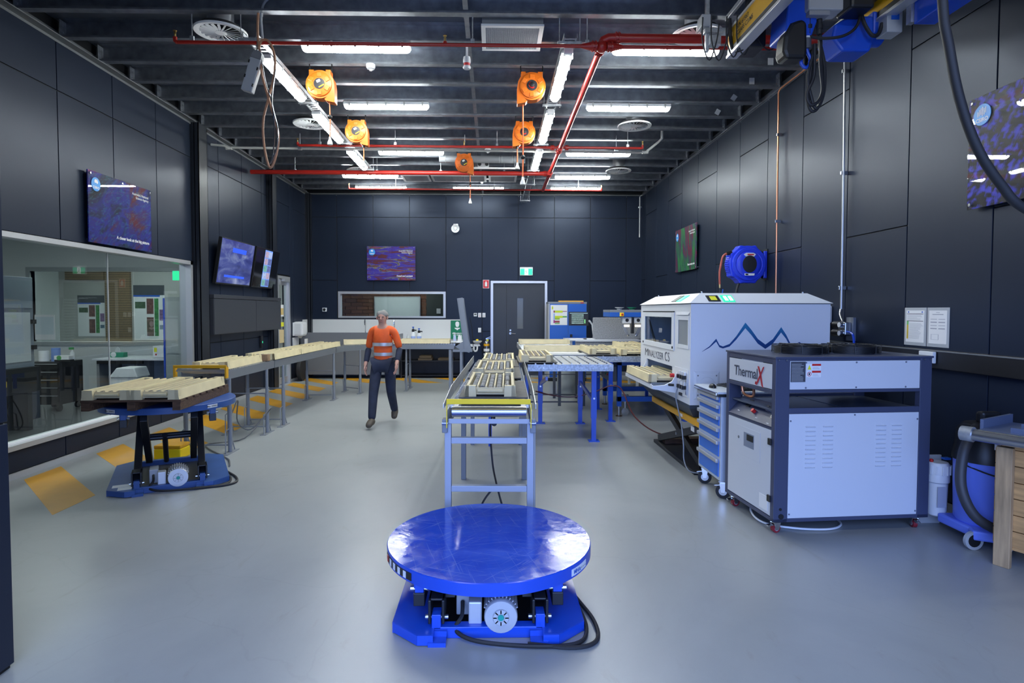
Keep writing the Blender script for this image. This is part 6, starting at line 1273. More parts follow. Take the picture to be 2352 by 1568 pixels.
# inner dark cavity seen through the openings
INN = mat('inner_pale', (.42, .50, .60), .5)
MB().box(.36, .375, .45, 1.8, .93, 1.70).build('inner_wall', INN, an); 
GW = glassmat('analyser_glass', (.75, .82, .88))
ff = MB(); ff.box(-.012, 0, .525, .61, 1.254, 1.682); ff.box(-.012, 0, 1.76, 1.853, 1.254, 1.682); ff.box(-.012, 0, .61, 1.76, 1.625, 1.682); ff.box(-.012, 0, .61, 1.76, 1.254, 1.318)
dr = ff.build('viewing_door', AW, an, .004); MB().box(-.006, -.001, .60, 1.77, 1.31, 1.63).build('pane', GW, dr); MB().box(-.014, -.0, .53, 1.85, 1.684, 1.694).build('door_seal', BLACK, dr)
for y in (.56, 1.82): MB().cyl((-.012, y, 1.29), (-.02, y, 1.29), .014, 10).build('latch', BLACK, dr)
MB().bar((-.002 + .03, 1.7, 1.58), (.03, 1.40, 1.3), .02, .03).build('gas_strut', BLACK, an)
nw = MB(); nw.box(-.006, 0, .045, .075, 1.3, 1.64); nw.box(-.006, 0, .385, .425, 1.3, 1.64); nw.box(-.006, 0, .075, .385, 1.60, 1.64); nw.box(-.006, 0, .075, .385, 1.30, 1.342)
nf = nw.build('narrow_window', AW, an, .002); MB().box(.002, .006, .06, .40, 1.33, 1.61).build('pane', mat('grey_screen', (.26, .28, .31), .2), nf)
# raised surround sloping round the narrow window
MB().add([(0, .49, 1.69), (0, .02, 1.69), (-.012, .06, 1.655), (-.012, .44, 1.655)], [(0, 1, 2, 3)]).build('window_surround', AW, an)
# lettering on the left side
INK = mat('logo_ink', (.06, .07, .10), .4)
for key, y, wd, ht in (('minM', 1.762, .15, .092), ('minR', 1.595, .66, .082), ('minC', .882, .185, .105)): fit_letters(key, INK, an, (-.003, y, 1.117), (R(90), 0, R(-90)), wd, ht)
# tray slot and shelf
MB().box(-.27, .02, .42, 1.70, .845, .862).build('shelf', AW, an, .004); MB().box(-.275, -.262, .42, 1.70, .845, .885).build('shelf_lip', AW, an)
for y in (.40, 1.70): MB().prism([(-.27, .845), (0, .80), (0, 1.05), (-.02, 1.0), (-.06, .93), (-.14, .89), (-.27, .88)], y, y + .02, 'y').build('shelf_cheek', AW, an, .003)
MB().box(-.255, .05, .50, 1.66, .865, .905).build('tray_carrier', mat('carrier_grey', (.12, .14, .17), .4, .4), an, .003); MB().box(-.262, -.255, .5, 1.66, .872, .898).build('carrier_rail', STEEL, an)
core_tray('core tray half inside the loading slot of the white analyser', (AX - .075, AY + .54, .906), 0, 'long', 'tray in the analyser slot')
# valve panel recess on the left side near the corner
MB().box(-.006, 0, .05, .50, .80, 1.09).build('valve_panel', AW, an, .004)
for k in range(3):
    for z in (1.005, .90): vv = MB().box(-.05, -.006, .10 + k * .075, .14 + k * .075, z - .02, z + .02).build('valve', BLACK, an, .003); MB().box(-.03, -.01, .10 + k * .075, .14 + k * .075, z + .02, z + .055).build('valve_coil', WHITEP, vv)
MB().cyl((-.05, .37, 1.0), (-.09, .37, 1.0), .022, 12).build('red_knob', REDB, an); MB().cyl((-.05, .37, .895), (-.1, .40, .895), .014, 10).build('hose_tail', BLACK, an); MB().box(-.02, -.006, .05, .09, .83, 1.0).build('manifold', STEEL, an, .003); MB().box(-.02, -.006, .22, .30, .80, .83).build('cable_entry', BLACK, an)
MB().tube([(-.03, .3, .88), (-.05, .3, .78), (-.03, .28, .65), (-.02, .2, .5), (-.02, .12, .3), (-.02, .1, .15), (.0, .0, .06), (.1, -.06, .05)], .007, 6, False, 6).build('cable', GREYL, an)
# mountain logo on the front, a ribbon standing on the sheet
top = [(2.118, 1.284), (2.194, 1.338), (2.261, 1.415), (2.296, 1.350), (2.331, 1.336), (2.399, 1.362), (2.466, 1.44), (2.558, 1.579), (2.619, 1.508), (2.689, 1.412), (2.767, 1.356), (2.843, 1.412), (2.926, 1.534), (2.979, 1.455), (3.024, 1.366), (3.067, 1.358), (3.118, 1.383), (3.15, 1.35)]
thk = [.002, .013, .030, .022, .020, .026, .034, .056, .052, .047, .044, .047, .054, .040, .032, .022, .027, .004]
pl_ = [Vector((x - AX, z)) for x, z in top]
vs_ = []; fs = []
sm = spline([Vector((p.x, 0, p.y)) for p in pl_], 1) 
for i, (p, w_) in enumerate(zip(pl_, thk)): vs_ += [(p.x, -.001, p.y), (p.x, -.001, p.y - w_), (p.x, -.003, p.y), (p.x, -.003, p.y - w_)]
for i in range(len(pl_) - 1):
    a, c = i * 4, i * 4 + 4
    fs += [(a + 2, a + 3, c + 3, c + 2), (a, c, c + 1, a + 1), (a, a + 2, c + 2, c), (a + 1, c + 1, c + 3, a + 3)]
fs += [(0, 1, 3, 2), (len(vs_) - 4, len(vs_) - 2, len(vs_) - 1, len(vs_) - 3)]
def mt_col(nt, s):
    sx = nt.nodes.new('ShaderNodeSeparateXYZ'); nt.links.new(s, sx.inputs[0]); mr = nt.nodes.new('ShaderNodeMapRange'); mr.inputs[1].default_value = 1.3; mr.inputs[2].default_value = 1.58
    nt.links.new(sx.outputs[2], mr.inputs[0]); return n_ramp(nt, mr.outputs[0], [(0, (.01, .04, .16)), (.35, (.01, .07, .24)), (1, (.02, .22, .42))])
MB().add(vs_, fs).build('mountain_logo', ramp_mat('logo_gradient', mt_col, .35), an)
# porthole plate low on the front
pw = MB().add([(.035, 0, 1.086), (.304, 0, 1.086), (.304, 0, .79), (.035, 0, .79), (.06, -.012, 1.06), (.28, -.012, 1.06), (.28, -.012, .815), (.06, -.012, .815)], [(0, 1, 5, 4), (1, 2, 6, 5), (2, 3, 7, 6), (3, 0, 4, 7), (4, 5, 6, 7)]).build('vent_plate', AW, an); MB().lathe([(.085, -.012), (.08, -.022), (.03, -.03)], 24, (.17, 0, .94), 'y').build('vent_cap', AW, pw)
for x, z in ((.075, 1.04), (.265, 1.04), (.075, .84)): MB().cyl((x, -.012, z), (x, -.016, z), .008, 8).build('screw', STEEL, pw)
# warning lamps on the roof slope
def slope_box(nm, x0, x1, t0, t1, m, d0=.001, d1=.006, parent=an):
    A = Vector((0, -e_, z0)); Bv = Vector((0, iy, z1)); u = Bv - A; L = u.length; n = Vector((0, -u.z, u.y)).normalized(); vs_ = []
    for x in (x0, x1):
        for tt in (t0, t1):
            for d in (d0, d1): vs_.append(A + u * tt + n * d + Vector((x, 0, 0)))
    return MB().add(vs_, [(0, 1, 3, 2), (4, 6, 7, 5), (0, 4, 5, 1), (2, 3, 7, 6), (0, 2, 6, 4), (1, 5, 7, 3)]).build(nm, m, parent)
wp = slope_box('radiation_sign', .185, .31, .16, .72, BLACK); slope_box('sign_triangle', .215, .28, .25, .62, YSTICK, .006, .008, wp)
lamp = slope_box('lamp_panel', .335, .455, .12, .74, GREENL)
for x in (.36, .41): slope_box('lamp_lens', x, x + .03, .22, .62, WLIT, .006, .009, lamp)
def slope_box2(nm, y0, y1, t0, t1, m):
    A = Vector((-e_, 0, z0)); Bv = Vector((ix, 0, z1)); u = Bv - A; n = Vector((-u.z, 0, u.x)).normalized(); vs_ = []
    for y in (y0, y1):
        for tt in (t0, t1):
            for d in (.001, .007): vs_.append(A + u * tt + n * d + Vector((0, y, 0)))
    return MB().add(vs_, [(0, 1, 3, 2), (4, 6, 7, 5), (0, 4, 5, 1), (2, 3, 7, 6), (0, 2, 6, 4), (1, 5, 7, 3)]).build(nm, m, an)
slope_box2('radiation_sign', .55, .70, .2, .8, BLACK); slope_box2('lamp_panel', .38, .52, .2, .8, GREENL)
# tapered dark base between body and lift
MB().add([(.0, .0, .735), (AWd, 0, .735), (AWd, ADp, .735), (0, ADp, .735), (0, 0, .70), (AWd, 0, .70), (AWd, ADp, .70), (0, ADp, .70), (.06, .06, .60), (AWd - .1, .06, .60), (AWd - .1, 1.6, .60), (.06, 1.6, .60)], [(0, 1, 5, 4), (1, 2, 6, 5), (2, 3, 7, 6), (3, 0, 4, 7), (4, 5, 9, 8), (5, 6, 10, 9), (6, 7, 11, 10), (7, 4, 8, 11), (8, 9, 10, 11), (0, 3, 2, 1)]).build('base_taper', DKB, an)
sl = thing('scissor_lift', 'yellow and black scissor lift under the white analyser', 'lift table', (2.04, 5.72, 0))
MB().box(0, 1.0, 0, 1.72, .53, .598).build('platform', YELLOWD, sl, .006); MB().box(-.003, 0, .5, .62, .55, .58).build('platform_label', OFFW, sl)
MB().box(.03, 1.0, .2, 1.72, 0, .04).build('base_frame', BLKSTEEL, sl, .004)
for x in (.08, .9):
    MB().bar((x, 1.62, .08), (x, .12, .50), .05, .08).build('scissor_arm', BLKSTEEL, sl, .004); MB().bar((x + .06, .28, .08), (x + .06, 1.62, .50), .05, .08).build('scissor_arm', BLKSTEEL, sl, .004)
MB().box(.052, .056, .28, .38, .43, .48).build('arm_label', OFFW, sl); MB().cyl((.25, .35, .10), (.25, .62, .44), .03, 14).build('hydraulic_ram', BLKSTEEL, sl); MB().cyl((.25, .3, .08), (.25, .4, .14), .022, 12).build('ram_rod', CHROME, sl); MB().cyl((.05, .88, .29), (.16, .88, .29), .02, 10).build('pivot', STEEL, sl)
MB().box(.1, .95, 1.45, 1.60, .04, .10).build('timber_packer', WOOD, sl)
# ================================================================ blue drawer cabinet on castors
tc = thing('tool_cabinet', 'grey tool cabinet with blue drawers on castors beside the chiller', 'tool cabinet', (2.03, 5.135, 0)); CAG = mat('cabinet_light', (.52, .58, .68), .35, .1); DB = mat('drawer_blue', (.03, .16, .62), .38)
MB().box(.004, .47, 0, .565, .165, .955).build('carcass', CAG, tc, .006)
MB().box(-.035, .49, -.015, .585, .955, .975).build('top_tray', mat('cab_top', (.60, .64, .70), .4), tc, .004); MB().box(-.05, -.02, .0, .57, .935, .97).build('push_rail', CHROME, tc, .01); MB().box(-.03, .05, -.02, .0, .93, .955).build('corner_cap', BLACK, tc, .004)
zt = (.925, .845, .745, .635, .52, .355); zb = (.86, .76, .65, .535, .37, .185)
for k in range(6):
    d_ = MB().box(-.004, .01, .04, .525, zb[k] + .012, zt[k]).build('drawer', DB, tc, .002); MB().box(-.028, -.002, .03, .535, zt[k] - .03, zt[k] + .004).build('drawer_handle', mat('handle_silver', (.55, .56, .58), .35, .6), d_, .006)
MB().cyl((-.006, .1, .94), (.0, .1, .94), .01, 8).build('lock', STEEL, tc)
def castor(t, x, y, r, tyre, swv=0.0, name='castor', plate=.035):
    c = bpy.data.objects.new(name, None)
    M_ = Matrix.Translation((x, y, 0)) @ Matrix.Rotation(swv, 4, 'Z')
    fk = MB().box(-plate, plate, -plate, plate, 2 * r + .022, 2 * r + .03, M_).box(-.022, .022, -.02, .02, 2 * r + .005, 2 * r + .024, M_)
    for s in (-1, 1): fk.prism([(-.03, r * 2 + .012), (.03, r * 2 + .012), (.015, r - .01), (-.015, r - .01)], s * .022 - .0015, s * .022 + .0015, 'y', M_)
    fk.bar(M_ @ Vector((-.02, 0, r * 1.9)), M_ @ Vector((-.075, 0, r * 1.75)), .03, .008)
    o = fk.build(name, CHROME, t)
    wh = MB().lathe([(r * .55, -.016), (r, -.014), (r, .014), (r * .55, .016)], 22, (0, 0, 0), 'y'); wh.tf(M_ @ Matrix.Translation((0, 0, r))); wh.build('tyre', tyre, o)
    hb = MB().lathe([(r * .56, -.017), (r * .5, -.014), (r * .25, -.018), (.008, -.018), (.008, .018), (r * .25, .018), (r * .5, .014), (r * .56, .017)], 18, (0, 0, 0), 'y'); hb.tf(M_ @ Matrix.Translation((0, 0, r))); hb.build('wheel_hub', STEEL if tyre is RUBBER else GREYP, o)
    bpy.data.objects.remove(c)
for x, y, s in ((.05, .05, -.5), (.05, .51, -.3), (.42, .05, .4), (.42, .51, .2)): castor(tc, x, y, .064, RUBBER, s)
t = thing('keyboard', 'black computer keyboard on the tool cabinet', 'keyboard', (2.22, 5.18, .976), R(8)); MB().prism([(0, 0), (.15, 0), (.15, .022), (0, .012)], 0, .42, 'y').build('case', BLACK, t, .004)
kc = MB().box(0, .014, 0, .016, 0, .006).mesh('key', mat('key_black', (.03, .03, .032), .5))
for i in range(6):
    for j in range(19): obj('key', kc, t, 0, (.012 + i * .0225, .012 + j * .0208, .0125 + .0015 * i))
t = thing('computer_mouse', 'black computer mouse on the tool cabinet', 'mouse', (2.06, 5.42, .976)); MB().sphere((0, 0, .0), .05, 16, 10, (.62, 1.0, .7)).tf(Matrix.Translation((0, 0, .004))).build('shell', BLACK, t); MB().tube([(0, .045, .012), (.06, .09, .005), (.16, .05, .004)], .003, 5, False, 4).build('cord', BLACK, t)
t = thing('clear_cup', 'small clear plastic container behind the keyboard', 'container', (2.40, 5.45, .976)); MB().lathe([(.04, 0), (.05, .07), (.054, .075)], 16).build('cup', mat('clear_plastic', (.55, .6, .68), .2), t); MB().lathe([(.056, .075), (.056, .085), (.02, .09)], 16).build('lid', WHITEP, t)
# ================================================================ chiller
ch = thing('chiller', 'large white and slate chiller with two roof fans on red castors', 'chiller', (2.11, 4.30, 0), R(4.5)); SL = mat('slate_frame', (.055, .065, .115), .38); CWp = mat('chiller_white', (.62, .64, .68), .34)
W_, D_, ZA, ZB = 1.265, .77, .10, 1.355
def cbx(nm, m, *a, bv=.003, parent=ch): return MB().box(*a).build(nm, m, parent, bv)
for x0, x1 in ((0, .112), (W_ - .095, W_)):
    for y0, y1 in ((0, .05), (D_ - .05, D_)): cbx('corner_post', SL, x0, x1, y0, y1, ZA, ZB - .012)
tp = cbx('top_sheet', SL, -.008, W_ + .008, -.008, D_ + .008, ZB - .015, ZB)
cbx('bottom_rail', SL, .0, W_, .0, D_, ZA, ZA + .028); 
for z0, z1 in ((.925, .968), (1.082, 1.105), (1.325, ZB - .015)):
    cbx('rail', SL, .112, W_ - .095, 0, .03, z0, z1); cbx('rail', SL, .112, W_ - .095, D_ - .03, D_, z0, z1)
for z0, z1 in ((.795, .82), (1.07, 1.10), (1.30, ZB - .015)): cbx('rail', SL, 0, .03, .05, D_ - .05, z0, z1); cbx('rail', SL, W_ - .03, W_, .05, D_ - .05, z0, z1)
lp = cbx('lower_panel', CWp, .114, W_ - .097, .002, .012, .128, .923)
up = cbx('upper_panel', CWp, .114, W_ - .097, .002, .012, 1.107, 1.323)
lv = MB()
lv.add([(-.04, 0, .006), (.04, 0, .006), (.04, -.009, 0), (-.04, -.009, 0), (-.04, 0, -.006), (.04, 0, -.006)], [(0, 1, 2, 3), (3, 2, 5, 4), (0, 3, 4), (1, 5, 2)])
lvm = lv.mesh('louvre', CWp)
for x in (.285, .425, .855, .985):
    for k in range(10): obj('louvre', lvm, lp, 0, (x, .002, .825 - k * .0345))
scm = MB().cyl((0, 0, 0), (0, -.003, 0), .007, 8).mesh('screw', mat('screw_dark', (.15, .16, .2), .4))
for x, z in ((.125, .87), (.64, .91), (1.155, .87), (.125, .16), (1.155, .155)): obj('screw', scm, lp, 0, (x, .002, z))
for x in (.24, .645, 1.05): 
    for z in (1.12, 1.31): obj('screw', scm, up, 0, (x, .002, z))
bs = cbx('spec_sticker', mat('sticker_dark', (.05, .055, .07), .5), .118, .235, -.0005, .002, 1.165, 1.318, bv=0, parent=up)
for k in range(13): MB().box(.124, .124 + random.uniform(.07, .105), -.0015, -.0005, 1.172 + k * .0105, 1.1755 + k * .0105).build('print_line', GREYP, bs)
for z, cm in ((1.27, YSTICK), (1.218, WHITE)):
    ws = cbx('warning_label', OFFW, .243, .358, -.0005, .002, z - .018, z + .032, bv=0, parent=up); MB().box(.286, .357, -.0015, -.0005, z + .016, z + .031).build('label_band', REDB, ws)
    if cm is YSTICK: MB().prism([(.25, z - .012), (.28, z - .012), (.265, z + .024)], -.0015, -.0005, 'y').build('hazard_triangle', YSTICK, ws)
    else: MB().tube([(.265 + .015 * cos(2 * pi * k / 14), -.001, z + .006 + .015 * sin(2 * pi * k / 14)) for k in range(14)], .002, 5, True).build('ban_ring', REDB, ws); MB().box(.26, .27, -.0015, -.0005, z - .002, z + .014).build('hand_symbol', BLACK, ws)
    for k in range(3): MB().box(.292, .35 - random.random() * .02, -.0012, -.0005, z - .01 + k * .007, z - .008 + k * .007).build('print_line', GREYP, ws)
# shelf inside the open slot
cbx('inner_deck', mat('inner_deck', (.10, .12, .17), .3, .4), .03, .62, .03, D_ - .03, .93, .945); cbx('inner_deck', mat('inner_deck', (.10, .12, .17), .3, .4), .64, W_ - .03, .03, D_ - .03, .93, .945)
cbx('condenser', BLKSTEEL, .3, W_ - .03, .2, D_ - .06, 1.09, 1.32); 
MB().tube([(.05, .6, 1.09), (.06, .58, 1.0), (.10, .5, .985), (.11, .52, 1.09)], .011, 8, False, 5).build('copper_pipe_bend', COPPER, ch)
cbx('back_panel', SL, .0, W_, D_ - .012, D_ - .002, .13, .93)
cbx('right_panel', CWp, W_ - .012, W_ - .002, .05, D_ - .05, .13, .93)
# left side: logo panel, control slope, door
lgp = cbx('logo_panel', CWp, .0, .012, .048, D_ - .048, 1.105, 1.295); fit_letters('thermal', INK, lgp, (-.002, .63, 1.155), (R(90), 0, R(-90)), .375, .085)
XR = mat('logo_red', (.45, .02, .03), .4)
MB().prism([(.255, 1.262), (.235, 1.262), (.20, 1.20), (.17, 1.10), (.195, 1.115), (.222, 1.195)], -.003, -.0005, 'x').build('logo_stroke', XR, lgp); MB().prism([(.155, 1.265), (.172, 1.262), (.215, 1.20), (.262, 1.135), (.28, 1.14), (.288, 1.118), (.262, 1.112), (.245, 1.13), (.20, 1.195)], -.005, -.003, 'x').build('logo_stroke', XR, lgp)
dp_ = cbx('side_door', CWp, .0, .012, .048, D_ - .048, .135, .793)
MB().box(-.0025, 0, .2, .57, .50, .74).build('hatch', CWp, dp_, .001); hd = MB().box(-.004, -.0025, .29, .45, .585, .70).build('display_frame', mat('display_grey', (.22, .25, .32), .3), dp_); MB().box(-.006, -.004, .30, .40, .64, .69).build('display', BLACK, hd); MB().cyl((-.008, .53, .64), (0, .53, .64), .012, 10).build('key_lock', STEEL, dp_)
for z in (.245, .68): MB().box(-.014, 0, .035, .075, z, z + .05).build('hinge', BLACK, dp_, .002)
MB().box(-.003, 0, .08, .2, .16, .27).build('serial_label', OFFW, dp_)
cs = MB().add([(.0, .05, .82), (.0, D_ - .05, .82), (.13, D_ - .05, .965), (.13, .05, .965), (.0, .05, .81), (.0, D_ - .05, .81), (.13, D_ - .05, .955), (.13, .05, .955)], [(0, 1, 2, 3), (7, 6, 5, 4), (0, 3, 7, 4), (1, 5, 6, 2), (0, 4, 5, 1), (3, 2, 6, 7)]).build('control_panel', SL, ch)
cn = Vector((-.745, 0, .667))
def on_slope(nm, y, tt, m, r=.016, h=.03, box=False):
    c = Vector((.13 * tt, y, .82 + .145 * tt)); 
    return (MB().bar(c, c + cn * .012, .07, .06, (0, 1, 0)) if box else MB().cyl(c, c + cn * h, r, 14)).build(nm, m, cs)
on_slope('rocker_switch', .52, .68, BLACK, box=True); on_slope('red_lamp', .38, .38, REDB); on_slope('gauge', .22, .66, CHROME, .022, .035); on_slope('gauge', .10, .42, CHROME, .026, .02)
for y, tt in ((.60, .22), (.30, .15), (.12, .08)): c = Vector((.13 * tt, y, .82 + .145 * tt)); MB().bar(c, c + cn * .002, .006, .03, (0, 1, 0)).build('caption', OFFW, cs)
MB().cyl((.055, .0, .20), (.055, -.003, .20), .011, 14).build('hole', BLACK, ch); MB().cyl((.06, .0, .145), (.06, -.006, .145), .02, 18).build('grommet', BLACK, ch)
for x in (.02, .08, W_ - .07, W_ - .02): MB().cyl((x, -.008, ZB - .025), (x, -.012, ZB - .025), .006, 8).build('screw', STEEL, tp)
RW = mat('castor_red', (.25, .015, .025), .4)
for x, y, s in ((.06, .07, .15), (W_ - .06, .07, 1.3), (.05, D_ - .09, .1), (W_ - .06, D_ - .09, .5)): castor(ch, x, y, .034, RW, s)
# roof fans
def fan(x, y, r):
    f = bpy.data.objects.new('roof_fan', None)
    o = MB().lathe([(r - .012, ZB), (r - .012, ZB + .055), (r - .02, ZB + .055), (r - .02, ZB)], 40, (x, y, 0), closed_ends=False).build('roof_fan', BLKSTEEL, ch)
    for k in range(6): MB().tube([(x + r * cos(2 * pi * i / 40), y + r * sin(2 * pi * i / 40), ZB + .010 + k * .010) for i in range(40)], .0028, 5, True).build('guard_ring', BLKSTEEL, o)
    for k in range(1, 6): MB().tube([(x + r * k / 6 * cos(2 * pi * i / 32), y + r * k / 6 * sin(2 * pi * i / 32), ZB + .068) for i in range(32)], .0025, 5, True).build('guard_ring', BLKSTEEL, o)
    for k in range(8):
        a = 2 * pi * k / 8 + .3; c_, s_ = cos(a), sin(a)
        MB().tube([(x + .05 * c_, y + .05 * s_, ZB + .070), (x + r * c_, y + r * s_, ZB + .070), (x + (r + .004) * c_, y + (r + .004) * s_, ZB + .06), (x + (r + .004) * c_, y + (r + .004) * s_, ZB + .004)], .003, 5).build('guard_spoke', BLKSTEEL, o)
    MB().lathe([(.055, ZB + .02), (.055, ZB + .066), (.02, ZB + .07)], 18, (x, y, 0)).build('fan_motor', BLACK, o)
    for k in range(5): a = 2 * pi * k / 5; MB().box(.05, r - .03, -.05, .05, -.002, .002, Matrix.Translation((x, y, ZB + .03)) @ Matrix.Rotation(a, 4, 'Z') @ Matrix.Rotation(R(25), 4, 'X')).build('fan_blade', BLKSTEEL, o)
    for k in range(4): a = 2 * pi * k / 4 + .3; MB().box(-.02, .02, -.012, .012, ZB, ZB + .006, Matrix.Translation((x + (r + .02) * cos(a), y + (r + .02) * sin(a), 0)) @ Matrix.Rotation(a, 4, 'Z')).build('guard_foot', STEEL, o)
    bpy.data.objects.remove(f)
fan(.44, .40, .205); fan(.885, .40, .215)
tag(MB().tube([(2.22, 4.85, .1), (2.14, 4.75, .04), (2.15, 4.55, .012), (2.35, 4.42, .012), (2.6, 4.40, .012), (2.75, 4.5, .012), (2.8, 4.7, .012)], .0085, 7, False, 6).build('white_cable', WHITEP), 'white cable on the floor under the chiller', 'cable')
# water filter and low box beside the chiller
t = thing('water_filter', 'white cartridge water filter standing beside the chiller', 'water filter', (3.482, 4.46, 0)); MB().lathe([(.055, .10), (.065, .11), (.072, .36), (.082, .37), (.082, .43), (.078, .44)], 22).build('housing', WHITEP, t); MB().lathe([(.084, .43), (.084, .50), (.07, .52)], 16).build('cap', WHITEP, t)
for k in range(14): a = 2 * pi * k / 14; MB().box(.08, .09, -.006, .006, .43, .5, Matrix.Rotation(a, 4, 'Z')).build('cap_rib', WHITEP, t)
MB().box(-.09, .10, .09, .11, .0, .55).build('bracket', GREYP, t); MB().box(.05, .1, -.01, .03, .535, .55).build('tube_stub', BLUEM, t); MB().sphere((-.05, .0, .53), .015, 8, 6).build('red_button', REDB, t); MB().box(-.05, .02, -.074, -.07, .18, .34).build('print', mat('print_grey', (.45, .47, .55), .5), t) 
# vacuum cleaner
VB = mat('vac_blue', (.17, .25, .85), .4)
t = thing('vacuum_cleaner', 'blue drum vacuum cleaner with black lid and hose behind the crate', 'vacuum cleaner', (3.64, 4.2, 0))
dm = MB().lathe([(.17, .14), (.185, .16), (.195, .60), (.2, .61)], 28).build('drum', VB, t); letters('drill', REDB, dm, (-.03, -.2, .47), (R(90), 0, R(10)), .95)
MB().lathe([(.205, .60), (.205, .66), (.19, .70), (.18, .82), (.14, .87), (.05, .88)], 28).build('motor_head', BLACK, t); MB().box(-.06, .09, -.03, .04, .87, .96).build('handle', BLACK, t, .02); MB().box(-.10, .03, -.205, -.185, .72, .78).build('head_label', OFFW, t)
MB().prism([(-.2, -.1), (-.24, -.18), (-.12, -.245), (.0, -.23), (.2, -.1), (.2, .2), (-.2, .2)], .07, .14).build('wheel_base', VB, t, .015)
for x, y in ((-.22, -.17), (-.05, -.235)): MB().lathe([(.05, -.012), (.066, -.012), (.066, .012), (.05, .012)], 22, (x, y, .066), 'y').build('wheel', GREYP, t); MB().cyl((x, y - .013, .066), (x, y + .013, .066), .045, 16).build('hub', BLACK, t)
MB().tube([(-.12, -.05, .85), (-.20, -.12, .83), (-.30, -.16, .70), (-.345, -.2, .47), (-.29, -.25, .28), (-.14, -.28, .18), (.0, -.27, .16), (.1, -.21, .165)], .034, 12, False, 7).build('suction_hose', mat('hose_dark', (.04, .04, .045), .5), t)
MB().tube([(-.05, -.2, .86), (-.08, -.22, .68), (-.04, -.22, .55), (.04, -.22, .49), (.16, -.2, .5)], .007, 6, False, 5).build('power_cord', RUBBER, t); MB().tube([(-.2, -.02, .58), (-.12, -.17, .54), (.0, -.205, .515), (.15, -.17, .51)], .006, 6, False, 5).build('power_cord', RUBBER, t)
# timber crate with grey tray on top at the right edge
PINE = mat('pine_planks', (.52, .29, .11), .6, var=.3, vscale=3, stretch=(1, 9, 9)); PINE2 = mat('pine_planks_end', (.50, .28, .105), .6, var=.3, vscale=3, stretch=(9, 1, 9)); PINEP = mat('pine_post', (.44, .29, .15), .65, var=.3, vscale=3, stretch=(9, 9, 1))
cr_ = thing('timber_crate', 'pine crate with corner posts at the right edge', 'crate', (3.37, 3.80, 0), R(-62))
for k in range(6): MB().box(.05, 1.1, .02, .04, .14 + k * .108, .243 + k * .108).build('side_plank', PINE, cr_, .003)
for k in range(6): MB().box(-.022, .0, .03, .42, .14 + k * .108, .243 + k * .108).build('end_plank', PINE2, cr_, .003)
MB().box(-.0, .09, -.022, .018, 0.0, .80).build('corner_post', PINEP, cr_, .004); MB().box(-.022, .06, .38, .43, 0, .80).build('corner_post', PINEP, cr_, .004); MB().box(1.05, 1.12, -.02, .05, 0, .80).build('corner_post', PINEP, cr_, .004); MB().box(1.05, 1.12, .38, .43, 0, .80).build('corner_post', PINEP, cr_, .004)
MB().box(.09, 1.05, .0, .03, .79, .82).build('top_rail', PINE, cr_, .003); MB().box(0, 1.12, .02, .42, .12, .14).build('base_board', PINE, cr_)
letters('four', BLUEM, cr_, (-.0235, .12, .72), (R(90), 0, R(-90)), .8)
ft = thing('steel_frame_tray', 'blue grey steel tray with galvanised edge rail lying on the crate', 'tray', (3.37, 3.80, .82), R(-62)); 
MB().tube([(-.13, -.09, .045), (1.2, -.12, .045)], .04, 16).build('edge_rail', STEEL, ft); MB().lathe([(.05, -.17), (.052, -.1)], 16, (0, -.088, .045), 'x').build('end_cap', GALV_L, ft)
MB().box(-.10, 1.2, -.06, .5, .06, .075).build('tray_plate', mat('tray_slate', (.12, .15, .24), .4), ft); MB().box(-.12, -.10, .05, .5, .06, .135).build('tray_lip', mat('tray_slate', (.12, .15, .24), .4), ft); MB().box(.06, 1.2, .18, .20, .075, .12).build('divider', mat('tray_slate', (.12, .15, .24), .4), ft); MB().box(.06, 1.2, .02, .035, .075, .11).build('divider', mat('tray_slate', (.12, .15, .24), .4), ft)
tag(MB().box(0, .5, 0, .085, 0, .035).build('white_strip', WHITE, None, .003, (3.37 + .33, 3.80 - .02, .896), (0, 0, R(-62))), 'white block lying in the steel tray, nearer the wall', 'block'); tag(MB().box(0, .5, 0, .085, 0, .035).build('white_strip', WHITE, None, .003, (3.37 + .19, 3.80 - .20, .896), (0, 0, R(-62))), 'white block lying in the steel tray, nearer the camera', 'block')
# ================================================================ control corner at the back right
bcab = thing('control_cabinet', 'tall blue control cabinet with grey edge right of the back door', 'cabinet', (1.30, 13.9, 0)); CBL = mat('cabinet_blue', (.015, .11, .50), .35)
MB().box(0, .92, 0, .5, .08, 1.86).build('carcass', GREYP, bcab, .004); MB().box(-.005, .925, -.01, .51, 1.86, 1.905).build('top_cap', GREYL, bcab, .004); MB().box(0, .92, .0, .5, 0, .08).build('plinth', BLACK, bcab)
dl = MB().box(.035, .475, -.02, 0, .1, 1.855).build('door', CBL, bcab, .004); dr_ = MB().box(.48, .915, -.02, 0, .1, 1.855).build('door', CBL, bcab, .004); MB().box(.52, .58, -.03, -.02, 1.06, 1.13).build('handle', BLACK, dr_); MB().box(.77, .85, -.022, -.02, 1.87, 1.89).build('badge', REDB, bcab)
chp = MB().box(.05, .455, -.024, -.02, 1.35, 1.83).build('wall_chart', OFFW, dl)
